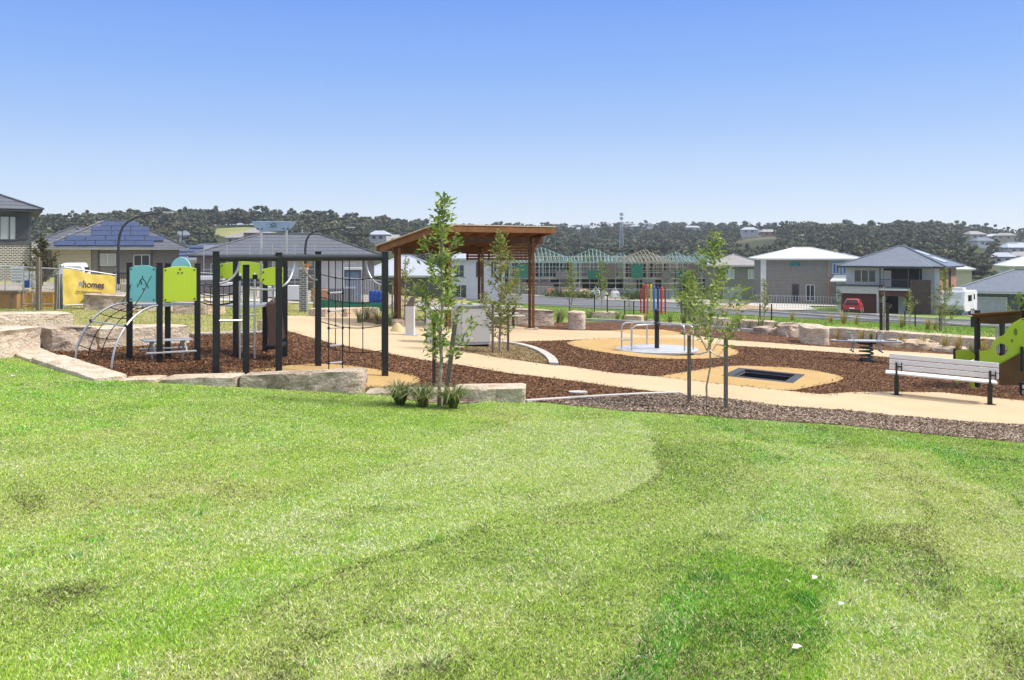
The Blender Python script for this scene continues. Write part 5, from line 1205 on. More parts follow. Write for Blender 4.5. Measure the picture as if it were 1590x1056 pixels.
# blue solar roofs beyond the towers
h = house('bungalow', 'bungalow with two blue solar arrays behind the climbing tower', ((345 - CX) * 104 / F - 1, 109), -.9, .30, 14.5, 9, 2.8, 1.75, .6, 'offwhite', 'roofslate', 'fascialight', [('f', 0, 1, 1.6, 1.2, 'glass')])
solar(h, 9, .6, 2.8, 1.75, 14.5, [(u, v) for v in (.3, .55, .8) for u in (-5.0, -3.3)] + [(u, v) for v in (.5, .78) for u in (-.6, 1.1, 2.8)])
h = house('unfinished_house', 'grey hip roofed house with scaffold rails behind the overhead climber', ((447 - CX) * 82 / F - 1, 87), -.25, .18, 15.2, 10, 2.75, 1.95, .6, 'brickdark', 'roofgrey', 'fasciadark',
      [('f', -2.6, .9, 1.8, 1.3, 'glass', 'white', 1), ('f', .9, .9, 1.5, 1.3, 'curtain', 'white', 1), ('f', -5.6, .9, 1.6, 1.3, 'glass', 'white', 1), ('f', 5.4, .2, 1.0, 2.0, 'void', 'white', 0, 'door_opening')])
facebox(h, 15.2, 10, 'f', -1.2, 2.2, 2.0, 2.7, .07, 'cladding', 'cladcream'); facebox(h, 15.2, 10, 'f', 2.9, 6.6, -.8, 2.7, .06, 'cladding', 'offwhite')
for zz in (.6, 1.15, 1.7): facebox(h, 15.2, 10, 'f', -6.9, 2.4, zz, zz + .05, .9, 'scaffold_rail', 'galv', -.86)
for x in (-6.9, -5, -3.1, -1.2, .7, 2.4): facebox(h, 15.2, 10, 'f', x, x + .05, -.8, 3.9, .93, 'scaffold_pole', 'galv', -.88)
facebox(h, 15.2, 10, 'f', -6.9, 2.4, .55, .59, .9, 'scaffold_plank', 'stake', -.3)
# grey roof house seen through the shelter
h = house('garage_house', 'light grey roofed house with dark blue garage seen under the shelter roof', ((622 - CX) * 96 / F, 101), -2.3, .1, 9.5, 8.5, 2.65, 2.0, .5, 'cladgrey', 'rooflight', 'fascialight', [('f', 3.1, -.2, 2.6, 2.5, 'cladgrey', 'fasciadark', 0, 'garage_door'), ('f', -2, .9, 1.4, 1.1, 'glass')])
house('white_house', 'plain white two storey house behind the sapling and shelter post', ((738 - CX) * 112 / F, 117), -3.3, .05, 6.6, 8, 5.3, 1.3, .4, 'white', 'rooflight', 'white', [('f', -2.2, 3.2, 1.2, 1.5, 'glass'), ('f', 0.2, 3.2, .8, 1.9, 'glass'), ('f', 2.0, 3.2, .7, 1.9, 'glass'), ('f', -2, .4, 1.4, 1.9, 'glass')])
# taupe house left of the white roofed one
h = house('taupe_house', 'taupe two storey house with two pale upper windows left of the white roofed house', ((1152 - CX) * 138 / F, 143), -4.2, -.15, 8.2, 9, 5.0, 1.6, .5, 'cladtaupe', 'rooftan', 'fascialight', [('f', -1.0, 3.2, 1.3, 1.4, 'curtain'), ('f', 2.2, 3.2, 1.0, 1.4, 'curtain'), ('f', -.6, -.1, 2.6, 2.0, 'garage', 'white', 0, 'garage_door'), ('f', 3, .4, 1.2, 1.4, 'glass')])
house('far_roof_house', 'dark roofed house partly hidden between the white roofed and the blue roofed houses', ((1330 - CX) * 150 / F, 155), -4.4, -.2, 9, 9, 5.2, 1.7, .5, 'offwhite', 'roofslate', 'fasciadark', [('f', -1.5, 3.2, 1.4, 1.4, 'glass')])
house('cream_house', 'small cream house beyond the brick side of the blue roofed house', ((1494 - CX) * 140 / F, 145), -4.4, -.3, 6, 7, 4.6, 1.1, .4, 'cladcream', 'roofwhite', 'white', [('f', -1, 3, 1.2, 1.3, 'glass')])
# white roofed house
hd = 118.0; hx = (1246 - CX) * hd / F; hb = 3 - 76 * hd / F
WW, DD, HH = 11.6, 9.5, 5.15
h = house('white_roof_house', 'two storey grey clad house with a white roof and a white porch, still without garden', (hx + 1.5, hd + 4.6), hb, -.17, WW, DD, HH, 1.35, .62, 'cladtaupe', 'roofwhite', 'white',
      [('f', -1.6, 4.35, 1.3, .55, 'greenglass', 'cladblue', 1), ('f', -1.55, -.05, .75, 2.1, 'glass', 'fasciadark', 0, 'door'), ('f', .25, .0, 1.0, 2.0, 'glass', 'white', 1)])
facebox(h, WW, DD, 'f', -WW / 2 - .02, -WW / 2 + .65, -.8, HH, .12, 'corner_pillar', 'white'); facebox(h, WW, DD, 'f', 2.35, 2.55, -.8, HH, .1, 'corner_pillar', 'brickorange')
facebox(h, WW, DD, 'f', 2.55, WW / 2 - .7, 2.9, HH, .06, 'cladding', 'cladblue'); facebox(h, WW, DD, 'f', WW / 2 - .7, WW / 2 + .05, -.8, HH, .09, 'cladding', 'cladcream')
facebox(h, WW, DD, 'f', 3.4, WW / 2 + .1, -.8, 2.6, .08, 'lower_wall', 'offwhite')
for u_ in (3.35, 4.55): window(h, WW, DD + .14, 'f', u_, 3.45, .75, 1.25, 'blueglass', 'white', 1)
window(h, WW, DD + .2, 'f', 3.9, .0, 1.0, 2.1, 'blueglass', 'white', 1)
m = MB(); m.extr([(2.4, -DD / 2 - 1.6, 2.45), (8.2, -DD / 2 - 1.6, 2.45), (8.2, -DD / 2 - .1, 3.15), (3.2, -DD / 2 - .1, 3.15)], (0, 0, .16)); m.build('porch_roof', MT['roofwhite'], h, True)
m = MB(); m.b2((4.6, -DD / 2 - 1.1, -.8), (7.9, -DD / 2 + .1, 2.5)); m.build('porch_wall', MT['offwhite'], h, True)
drape('house_slab', [Vector(p) for p in ((25, 102), (33.5, 102), (36, 113), (41, 113.5), (41, 117.5), (30, 117.5))], .12, MT['concrete'], 2.5)
# blue roofed house with garage and balcony
hd = 101.0; hc = Vector(((1384 - CX) * hd / F, hd)); RZ = -.62; WW, DD, HH = 9.6, 9.0, 4.95
xl_, yl_ = Vector((math.cos(RZ), math.sin(RZ))), Vector((-math.sin(RZ), math.cos(RZ)))
cen = hc + yl_ * (DD / 2)
hb = 3 - 96 * hd / F
h = house('balcony_house', 'two storey house with blue-grey roof, dark balcony, maroon garage door and orange brick side', cen, hb, RZ, WW, DD, HH, 2.15, .75, 'offwhite', 'roofslate', 'fasciadark',
      [('f', -2.75, 3.35, 2.3, 1.35, 'glass', 'white', 2), ('r', -2.2, .4, .9, 4.3, 'glass', 'fasciadark', 0), ('r', .6, .4, .9, 4.3, 'glass', 'fasciadark', 0)])
facebox(h, WW, DD, 'r', -DD / 2 + .1, DD / 2, -.8, HH - .02, .05, 'brick_side', 'brickorange')
for u_ in (-2.2, .6): window(h, WW + .12, DD, 'r', u_, 2.0, .75, 2.8, 'glass', 'fasciadark', 0)
# projecting garage
facebox(h, WW, DD, 'f', -WW / 2 - .55, -.95, 2.15, 2.95, 1.5, 'garage_head', 'offwhite'); facebox(h, WW, DD, 'f', -WW / 2 - .55, -WW / 2 - .15, -.8, 2.15, 1.5, 'garage_pier', 'offwhite'); facebox(h, WW, DD, 'f', -1.15, -.95, -.8, 2.15, 1.5, 'garage_pier', 'offwhite')
facebox(h, WW, DD, 'f', -WW / 2 - .65, -.9, 2.95, 3.08, 1.6, 'garage_roof', 'fasciadark'); facebox(h, WW, DD, 'f', -WW / 2 - .15, -1.15, -.3, 2.15, 1.1, 'garage_door', 'maroon')
# balcony, porch and slat screen
facebox(h, WW, DD, 'f', -.8, 3.1, 2.85, HH - .05, .03, 'balcony_shade', 'void'); facebox(h, WW, DD, 'f', -.75, -.0, 2.9, HH - .3, .06, 'rendered_panel', 'offwhite')  # balcony depth is a flat near-black slab with the shade painted in
facebox(h, WW, DD, 'f', -.9, 3.2, 2.55, 2.75, 1.5, 'balcony_floor', 'white'); facebox(h, WW, DD, 'f', -.9, 3.15, 1.95, 2.55, 1.4, 'entry_head', 'maroon')
for x in (-.88, 2.0, 3.1): facebox(h, WW, DD, 'f', x, x + .11, 2.75, HH, 1.45, 'balcony_post', 'fasciadark', -1.34)
m = MB()
for i in range(23): x = -.8 + i * .125; m.b2((x, -DD / 2 - 1.42, 2.75), (x + .025, -DD / 2 - 1.39, 3.7))
m.b2((-.85, -DD / 2 - 1.44, 3.7), (2.05, -DD / 2 - 1.37, 3.76)); m.build('balcony_railing', MT['fasciadark'], h, True)
facebox(h, WW, DD, 'f', 2.25, 4.3, -.8, 3.75, 1.6, 'slat_screen', 'slatdark', -1.5); facebox(h, WW, DD, 'f', 4.35, 4.82, -.8, HH, .09, 'corner_post', 'white')
facebox(h, WW, DD, 'f', -.85, 2.1, -.8, 1.95, .04, 'porch_shade', 'void'); facebox(h, WW, DD, 'f', -.6, -.35, -.8, 1.95, 1.3, 'porch_post', 'white', -1.0); facebox(h, WW, DD, 'f', .75, 1.45, -.8, 1.95, .12, 'entry_panel', 'offwhite'); facebox(h, WW, DD, 'f', 1.45, 2.05, -.8, .35, .12, 'entry_panel', 'offwhite')  # porch depth is a flat near-black slab with the shade painted in
facebox(h, WW, DD, 'f', 3.7, 4.15, .5, 2.6, .1, 'pale_panel', 'white')
# second small hip over the balcony and solar sheets, glare put into their pale colour
m = MB(); z0 = HH + .22; m._add([(-1.6, -DD / 2 - 1.75, z0 - .02), (4.4, -DD / 2 - 1.75, z0 - .02), (1.4, -DD / 2 - .1 + 1.9, z0 + 1.35), (-1.6, -DD / 2 - .1, z0 + .02), (4.4, -DD / 2 - .1, z0 + .02)], [(0, 1, 2), (0, 2, 3), (1, 4, 2), (0, 3, 4, 1)]); m.build('balcony_roof', MT['roofslate'], h, True)
facebox(h, WW, DD, 'f', -1.55, 4.35, HH, HH + .18, 1.7, 'balcony_fascia', 'fasciadark')
m = MB(); W2 = WW / 2 + .75; s = Vector((-W2, 0, 2.15)).normalized(); nrm = Vector((s.z, 0, -s.x))
for (v, y_, l) in ((.28, -.6, 2.6), (.62, .4, 2.2)):
    c = Vector((W2, y_, HH + .2)) + s * (v * Vector((W2, 0, 2.15)).length) + nrm * .1
    m = MB(); m.box(c, (1.5, l, .05), M=Matrix((s, Vector((0, 1, 0)), nrm)).transposed()); m.build('solar_panel', MT['rooflight'], h, True, label='pale glaring solar array on the right roof slope')
# bungalow on the right edge
hd = 92.0; h = house('garage_bungalow', 'blue-grey roofed bungalow with a wide grey garage door at the right frame edge', Vector(((1560 - CX) * hd / F + 5.4, hd + 4)), 3 - 106 * hd / F, -.55, 14, 10, 2.55, 2.1, .6, 'cladgrey', 'roofslate', 'fascialight',
      [('f', -4.4, -.2, 4.0, 2.35, 'garage', 'white', 0, 'garage_door'), ('f', .2, -.2, 3.0, 2.4, 'void', 'fasciadark', 0, 'porch_opening')])
house('white_gable_house', 'white roofed house with a dark solar array behind the right hand bungalow', ((1612 - CX) * 150 / F, 150), -4.0, -.3, 10, 9, 4.6, 2.0, .5, 'offwhite', 'roofwhite', 'white')

# ------------------------------------------------------------------ houses still in frame
MT['mint'] = pm('treated_frame_timber', (.22, .36, .32), (.34, .47, .42), 3, .7); MT['pine'] = pm('raw_pine', (.36, .32, .22), (.46, .41, .30), 3, .7)
MT['mesh_green'] = pm('green_shade_cloth', (.03, .16, .11), (.05, .22, .15), 4, .8)
def frame_house(px, d, w, dep, zg, wmat, tmat, label, storey=2.7, rz=0, rise=2.0, fill='brickdark', seed=0):
    rnd = random.Random(seed)
    c = Vector(((px - CX) * d / F, d + dep / 2, zg)); r = thing('house_frame', label, 'unfinished house', c, 'houses under construction beyond the road', rz)
    H1 = storey
    m = MB(); m.b2((-w / 2, -dep / 2, -.8), (w / 2, dep / 2, .1)); m.build('slab', MT['concrete'], r, True)
    m = MB()
    for x0, x1 in ((-.5, -.27), (-.15, .1), (.25, .5)): m.b2((x0 * w, -dep / 2, .1), (x1 * w, -dep / 2 + .25, H1))
    m.b2((-w / 2, -dep / 2 + .3, .1), (-w / 2 + .25, dep / 2, H1)); m.b2((w / 2 - .25, -dep / 2 + .3, .1), (w / 2, dep / 2, H1)); m.b2((-w / 2 + .3, dep / 2 - .3, .1), (w / 2 - .3, dep / 2, H1))
    m.build('lower_wall', MT[fill], r, True)
    m = MB(); m.b2((-w / 2 - .05, -dep / 2 - .05, H1), (w / 2 + .05, dep / 2, H1 + .3)); m.build('floor_joists', MT['pine'], r, True)
    z0, z1 = H1 + .3, H1 + .3 + 2.5
    m = MB(); t = .09
    n = int(w / .55)
    for i in range(n + 1):
        x = -w / 2 + w * i / n
        for y in (-dep / 2, dep / 2): m.b2((x - t / 2, y - t / 2, z0), (x + t / 2, y + t / 2, z1))
    n2 = int(dep / .8)
    for i in range(1, n2):
        y = -dep / 2 + dep * i / n2
        for x in (-w / 2, w / 2, 0): m.b2((x - t / 2, y - t / 2, z0), (x + t / 2, y + t / 2, z1))
    for y in (-dep / 2, dep / 2):
        for z in (z0 + .05, z0 + 1.2, z1): m.b2((-w / 2, y - .06, z - .05), (w / 2, y + .06, z + .05))
    for x in (-w / 2, w / 2): m.b2((x - .06, -dep / 2, z1 - .05), (x + .06, dep / 2, z1 + .06))
    for k in range(3): x = -w / 2 + w * rnd.random() * .8; m.bar((x, -dep / 2 - .03, z0), (x + 1.7, -dep / 2 - .03, z1), .05)
    m.build('stud_frame', MT[wmat], r, True)
    m = MB(); q = max(.3, w / 2 - dep / 2 + .3); n = int((w + 1) / .62)
    for i in range(n + 1):
        x = -w / 2 - .5 + (w + 1) * i / n
        top = z1 + rise * min(1, (w / 2 + .5 - abs(x)) / (w / 2 + .5 - q) + .02); f = (top - z1) / rise
        y0 = dep / 2 + .5
        for s in (-1, 1):
            m.bar((x, s * y0, z1 + .05), (x, s * y0 * (1 - f), top), .06, .11)
            if f > .35: m.bar((x, s * y0 * .55, z1 + .05), (x, s * y0 * .35 * (1 - f) + .001, z1 + (top - z1) * .7), .05, .08)
        m.b2((x - .03, -y0, z1), (x + .03, y0, z1 + .1))
    for s in (-1, 1):
        for j in range(1, 6):
            f = j / 6; m.bar((s * (w / 2 + .5), 0, z1 + .05), (s * q, 0, z1 + rise), .05, .1) if j == 1 else None
            yy = (dep / 2 + .4) * (1 - f); m.bar((s * (w / 2 + .5), yy, z1 + .05), (s * (w / 2 + .5 - (w / 2 + .5 - q) * f), yy, z1 + rise * f), .05, .1); m.bar((s * (w / 2 + .5), -yy, z1 + .05), (s * (w / 2 + .5 - (w / 2 + .5 - q) * f), -yy, z1 + rise * f), .05, .1)
    m.b2((-q, -.05, z1 + rise - .05), (q, .05, z1 + rise + .08)); m.build('roof_trusses', MT[tmat], r, True)
    m = MB(); y = -dep / 2 - 1.1; n = 7
    for i in range(n + 1):
        x = -w / 2 - .4 + (w + .8) * i / n; m.tube([(x, y, -.6), (x, y, z1 + 1.2)], .032, 5); m.tube([(x, y + .8, -.6), (x, y + .8, z1 + 1.0)], .03, 5)
    for z in (1.2, 2.2, H1 + .2, H1 + 1.2, z1 - .1, z1 + .9): m.tube([(-w / 2 - .6, y, z), (w / 2 + .6, y, z)], .03, 5)
    m.build('scaffold_poles', MT['galv'], r, True)
    m = MB()
    for z in (2.0, H1 + 2.0): m.b2((-w / 2 - .5, y + .05, z), (w / 2 + .5, y + .7, z + .07))
    m.build('scaffold_planks', MT['pine'], r, True)
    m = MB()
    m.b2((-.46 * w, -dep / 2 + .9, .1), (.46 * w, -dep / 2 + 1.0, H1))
    m.build('opening_shade', MT['void'], r, True)  # near-black sheet standing in for the shade behind the lower wall gaps
    for k in range(3):
        x = (-.45 + .3 * k + .08 * rnd.random()) * w; m = MB(); m.b2((x, -dep / 2 - 1.16, [H1 + .3, .3, H1 + .1][(k + seed) % 3]), (x + w * (.16 + .12 * rnd.random()), -dep / 2 - 1.13, [z1 - .3, 2.3, H1 + 1.4][(k + seed) % 3])); m.build('scaffold_mesh', MT[['mesh_green', 'stake', 'cladtaupe'][(k + seed * 2) % 3]], r, True)
    m = MB(); m.b2((-w / 2 + .5, -dep * .2, z0 + .05), (w / 2 - .5, -dep * .2 + .12, z1 - .1)); m.build('inner_shade_wall', MT[['void', 'brickdark', 'cladtaupe'][seed % 3]], r, True)  # wall added to darken the space behind the studs, some in painted shade
    return r
for i, a in enumerate(((842, 150, 10.5, 11, -4.15, 'mint', 'mint', 'mint-framed unfinished house right behind the shelter post'), (924, 153, 9.0, 10, -4.2, 'mint', 'mint', 'second framed house with mint trusses, behind the two small road trees'),
                       (968, 160, 5.2, 9, -4.3, 'mint', 'mint', 'narrow mint-framed house in the middle of the building row'), (1006, 152, 8.0, 10, -4.25, 'pine', 'pine', 'framed house with pale timber trusses behind the coloured poles'),
                       (1056, 154, 6.5, 9, -4.25, 'pine', 'mint', 'small framed house with pale and mint timber left of the leafy sapling'), (1092, 158, 7.5, 10, -4.3, 'mint', 'mint', 'last mint-framed house, hidden by the leafy sapling'), (796, 156, 7.5, 10, -4.2, 'mint', 'mint', 'mint-framed house behind the slatted screen of the shelter'))):
    frame_house(*a, fill=['brickdark', 'void', 'cladtaupe', 'brickcontrast', 'brickdark', 'void', 'brickdark'][i], seed=i, rise=[2.3, 2.15, 1.5, 2.0, 1.6, 1.5, 2.0][i], rz=[.05, -.04, .0, .06, -.05, 0, .08][i])  # void fill paints the lower walls with the interior shade colour
# ------------------------------------------------------------------ young trees
def leafcloud(P, D, n_per, rnd, ln, pal, up=.25):
    """leaf-sized folded quads around points P pointing along D"""
    n = len(P); a = rnd.random(n) * 6.283; ax = np.stack([np.cos(a), np.sin(a), rnd.normal(up, .45, n)], 1) + D * .9
    ax /= np.linalg.norm(ax, axis=1, keepdims=True)
    r = rnd.normal(size=(n, 3)); sd = np.cross(ax, r); sd /= np.linalg.norm(sd, axis=1, keepdims=True) + 1e-9; nr = np.cross(ax, sd)
    L_ = ln * (.65 + .7 * rnd.random(n))[:, None]; w = L_ * .17
    V = np.empty((n, 4, 3)); V[:, 0] = P; V[:, 1] = P + ax * L_ * .5 + sd * w + nr * w * .5; V[:, 2] = P + ax * L_ - np.array([0, 0, 1]) * L_ * .12; V[:, 3] = P + ax * L_ * .5 - sd * w + nr * w * .5
    pal = np.array(pal); c = pal[rnd.integers(0, len(pal), n)] * (.75 + .5 * rnd.random(n))[:, None]
    return V.reshape(-1, 3), np.arange(4 * n).reshape(-1, 4), c
GREEN = [(.18, .29, .045), (.30, .39, .07), (.11, .18, .035), (.46, .53, .13), (.23, .33, .06), (.37, .42, .11)]
YELL = [(.26, .30, .06), (.34, .36, .09), (.17, .23, .045), (.40, .36, .10), (.12, .17, .035)]
OLIVE = [(.18, .20, .06), (.26, .25, .085), (.12, .14, .045), (.34, .28, .11), (.15, .20, .05)]
def sapling(label, base, H, prof, nb, nl, ln, pal, seed, trunk_r=.022, b0=.2, bark='bark', name='young_tree', group='young staked trees around the playground', lean=(0, 0), fork=None, bare=0):
    """prof: (height fraction, radius) list for the crown outline"""
    rnd = np.random.default_rng(seed); r = thing(name, label, 'tree', base, group); base = Vector(base)
    m = MB(); pts = []; k = 9
    wob = rnd.normal(0, .02, (k + 1, 2)); wob[0] = 0
    for i in range(k + 1):
        t = i / k; pts.append(base + Vector((lean[0] * t + wob[i, 0] * H * .25, lean[1] * t + wob[i, 1] * H * .25, H * .97 * t - (.06 if i == 0 else 0))))
    m.tube(pts, [trunk_r * (1.15 - .95 * i / k) for i in range(k + 1)], 8)
    P, D = [], []
    hs = [p[0] for p in prof]; rs = [p[1] for p in prof]
    for b in range(nb):
        t = b0 + (1 - b0) * (b + rnd.random() * .8) / nb * .97
        reach = max(.05, float(np.interp(t, hs, rs))) * (.45 + .85 * rnd.random()); az = b * 2.4 + rnd.normal(0, .4)
        rise = reach * (.5 + .9 * rnd.random())
        tb = max(.08, t - rise / H * .8)
        i0 = min(k - 1, int(tb * k)); s0 = pts[i0].lerp(pts[i0 + 1], tb * k - i0)
        d = Vector((math.cos(az), math.sin(az), 0)); e_nd = s0 + d * reach + Vector((0, 0, rise)); mid = s0.lerp(e_nd, .5) + Vector((0, 0, -rise * .08)) + d * reach * .06
        m.tube([s0, mid, e_nd], [trunk_r * .34, trunk_r * .24, .003], 5)
        nn = max(4, int(nl / nb * (.4 + reach / max(rs))))
        for q in range(nn):
            u = bare + (1 - bare) * rnd.random() ** .6; c = s0.lerp(mid, u * 2) if u < .5 else mid.lerp(e_nd, u * 2 - 1)
            c = c + Vector(rnd.normal(0, .018 + .04 * u, 3)); P.append(c); D.append((d * .6 + Vector((0, 0, .5))))
    for q in range(int(nl * .12)):
        t = b0 + .1 + (.9 - b0) * rnd.random() ** .7; i0 = min(k - 1, int(t * k)); P.append(pts[i0].lerp(pts[i0 + 1], t * k - i0) + Vector(rnd.normal(0, .025, 3))); D.append(Vector((0, 0, .5)))
    if fork:
        for (dx, dy, h0, h1) in fork: m.tube([base + Vector((0, 0, h0)), base + Vector((dx * .6, dy, h0 + (h1 - h0) * .55)), base + Vector((dx, dy, h1))], [trunk_r * .7, trunk_r * .5, .004], 6)
    m.build('trunk', MT[bark], r, smooth=True)
    V, Fc, c = leafcloud(np.array([tuple(p) for p in P]), np.array([tuple(d) for d in D]), 1, rnd, ln, pal)
    np_mesh('crown', V - np.array(tuple(base)), Fc, MT['leaf'], c, r)
    return r
def stake(px, py, h, label, tilt=(0, 0), w=.05, tie=None, mat='stake', d=None):
    g = G(px, py) if d is None else at(px, d); r = thing('tree_stake', label, 'stake', g, 'timber stakes holding the young trees')
    m = MB(); m.bar(g - Vector((0, 0, .1)), g + Vector((tilt[0], tilt[1], h)), w, w, up=(0, 1, 0)); m.build('stake_post', MT[mat], r, bevel=.004)
    if tie is not None:
        m = MB(); a = g + Vector((tilt[0] * .75, tilt[1], h * tie[1])); b = tie[0]
        for o_ in (-.028, .028): m.tube([a + Vector((0, o_, .02)), lerp(a, b, .5) + Vector((0, o_ * 1.3, -.03)), b + Vector((0, o_, 0))], .008, 6)
        m.build('tie_strap', MT['galv'], r)
    return r
# the tall sapling at the lawn edge
b = G(682, 631); sapling('tall leafy sapling with a pale trunk rising from three grass tufts at the lawn edge', b, 3.45, [(.25, .30), (.36, .46), (.45, .58), (.55, .40), (.7, .30), (.85, .17), (1, .06)], 30, 1350, .112, GREEN, 5, .03, .24, lean=(.07, 0), bare=.42)
stake(674, 611, 1.36, 'dark upright stake left of the tall sapling', mat='stake_dark', w=.06, tie=(b + Vector((.0, 0, 1.15)), .72)); stake(690, 630, 1.34, 'weathered leaning stake right of the tall sapling', (.17, .05), .075, tie=(b + Vector((.01, 0, 1.12)), .86))
# two stake sapling in the grey mulch
b = G(1098, 631); sapling('sapling with a forked bare stem between two stakes in the grey mulch', b, 3.22, [(.36, .3), (.48, .62), (.6, .62), (.75, .40), (.9, .18), (1, .06)], 30, 800, .115, GREEN, 9, .017, .38, lean=(.15, 0), fork=[(-.32, .1, 1.0, 1.75), (.2, -.1, 1.0, 1.7)], bare=.35)
stake(1070, 623, 1.22, 'left stake of the forked sapling in the grey mulch', w=.062, tie=(b + Vector((.02, 0, .98)), .72)); stake(1127, 634, 1.26, 'right stake of the forked sapling in the grey mulch', w=.066, tie=(b + Vector((.02, 0, 1.02)), .70))
# golden island tree
b = G(777, 548); sapling('yellow-green sapling in the golden island bed beside the barbecue', b, 3.15, [(.2, .25), (.4, .52), (.55, .62), (.7, .45), (.85, .26), (1, .08)], 36, 1700, .105, YELL, 14, .028, .2)
for px, py, l in ((765, 549, 'left stake in the golden island bed'), (789, 546, 'right stake in the golden island bed')): stake(px, py, 1.25, l, w=.06)
# others
def tree_at(px, d, topy, w_px, label, seed, pal=YELL, nl=700, ln=.11, b0=.3, **k):
    c = at(px, d); H = CZ - (topy - HY) * d / F - c.z; s = F / d; R_ = w_px / 2 / s
    return sapling(label, c, H, [(b0, R_ * .7), (b0 + .15, R_), (.6, R_ * .8), (.85, R_ * .4), (1, .08)], max(12, nl // 40), nl, ln, pal, seed, .03, b0, **k)
tree_at(1072, 40.5, 418, 56, 'bushy green young tree held by a cluster of stakes left of the forked sapling', 21, GREEN, 1600, .12, .15)
for px in (1058, 1064, 1070, 1090): stake(px, 0, .95, 'stake in the cluster under the bushy green young tree', d=40.2 + (px % 3) * .3, w=.07)
tree_at(887, 45, 403, 32, 'pale-trunked slender road tree behind the pink upright stone', 22, YELL, 520, .12, .4, fork=[(-.5, 0, .6, 1.5), (.35, 0, .7, 1.4)])
stake(884, 0, 1.0, 'stake against the pale-trunked road tree', d=44.8)
tree_at(934, 44, 402, 26, 'orange-tipped slender road tree between two dark stakes', 23, YELL, 480, .12, .4)
stake(923, 0, 1.1, 'left dark stake of the orange-tipped road tree', mat='stake_dark', d=43.5); stake(943, 0, 1.1, 'right dark stake of the orange-tipped road tree', mat='stake_dark', d=43.5)
tree_at(977, 44, 455, 12, 'nearly bare little sapling between the carousel and the road', 24, OLIVE, 60, .08, .3)
stake(970, 0, .85, 'left stake of the nearly bare sapling', mat='stake_dark', d=43.6); stake(984, 0, .8, 'right stake of the nearly bare sapling', mat='stake_dark', d=43.6)
tree_at(1187, 40, 432, 22, 'small yellow-leaved sapling in front of the white roofed house', 25, YELL, 420, .10, .28)
stake(1180, 0, .75, 'left stake of the small sapling before the white roofed house', mat='stake_dark', d=39.7); stake(1198, 0, .75, 'right stake of the small sapling before the white roofed house', mat='stake_dark', d=39.7)
tree_at(1467, 52, 414, 40, 'bright yellow-green street tree before the orange brick wall', 26, YELL, 900, .14, .22)
tree_at(1462, 36, 470, 20, 'thin sapling with drooping leaves in front of the white caravan', 27, OLIVE, 160, .09, .35)
stake(1459, 0, 1.0, 'stake of the thin sapling in front of the caravan', d=36)
tree_at(1373, 35, 440, 26, 'bare twiggy sapling between two dark stakes before the maroon garage', 28, OLIVE, 90, .09, .3)
stake(1368, 0, 1.45, 'left dark stake before the maroon garage door', mat='stake_dark', d=34.9, w=.09); stake(1378, 0, 1.45, 'right dark stake before the maroon garage door', mat='stake_dark', d=34.7, w=.09)
tree_at(1413, 48, 448, 30, 'small street tree in front of the dark slat screen', 29, YELL, 260, .12, .4)
stake(1405, 0, .8, 'left stake of the small street tree by the slat screen', mat='stake_dark', d=46); stake(1421, 0, .8, 'right stake of the small street tree by the slat screen', mat='stake_dark', d=46)
tree_at(629, 36, 398, 40, 'thin sapling behind the left shelter post', 30, YELL, 420, .11, .35)
stake(609, 0, 1.05, 'stake behind the left shelter post', d=36)
tree_at(660, 33, 436, 60, 'low leafy sapling behind the drinking fountain', 31, GREEN, 360, .12, .3)
tree_at(487, 37, 432, 26, 'twiggy dry sapling behind the brick pillar', 32, OLIVE, 130, .09, .35)
tree_at(66, 58, 368, 46, 'dark leafy tree between the two houses at far left', 33, [(.07, .08, .03), (.11, .11, .04), (.16, .12, .05)], 1700, .2, .15, bark='darkbark')
tree_at(50, 31, 412, 60, 'bare-branched shrub tree behind the left stake', 34, OLIVE, 150, .08, .2)
tree_at(1582, 60, 452, 34, 'dark green shrub by the porch at the right edge', 35, GREEN, 700, .16, .05)
tree_at(1302, 88, 448, 16, 'young street tree left of the red car', 36, [(.08, .11, .05), (.12, .15, .06)], 240, .2, .3)
# ------------------------------------------------------------------ strap-leaf tufts
def tuft_mesh(seed, n, H, pal, spread=.55):
    rnd = np.random.default_rng(seed); V, Fc, C = [], [], []
    for i in range(n):
        a = rnd.random() * 6.283; L_ = H * (.6 + .5 * rnd.random()); ln = spread * (.2 + rnd.random()); w = .006 + .005 * rnd.random()
        d = np.array([math.cos(a), math.sin(a), 0]); s = np.array([-d[1], d[0], 0]) * w; o = d * .05 * rnd.random() * H * 2 + np.array([rnd.normal(0, .025), rnd.normal(0, .025), 0]) * H * 2
        p = [o, o + d * L_ * .25 * ln + np.array([0, 0, L_ * .5]), o + d * L_ * .75 * ln + np.array([0, 0, L_ * (.85 - .1 * ln)]), o + d * L_ * 1.25 * ln + np.array([0, 0, L_ * (.98 - .35 * ln)])]
        b = len(V)
        for j, q in enumerate(p): k = (1, .9, .6, .12)[j]; V += [q - s * k, q + s * k]
        Fc += [[b + 2 * j, b + 2 * j + 1, b + 2 * j + 3, b + 2 * j + 2] for j in range(3)]
        c = np.array(pal[rnd.integers(0, len(pal))]) * (.75 + .5 * rnd.random()); C += [c] * 3
    return np.array(V), np.array(Fc), np.array(C)
LOM = [(.13, .21, .045), (.19, .28, .07), (.09, .15, .035), (.34, .32, .13), (.42, .36, .18)]
DRY = [(.42, .30, .10), (.50, .36, .15), (.30, .24, .07), (.22, .24, .06)]
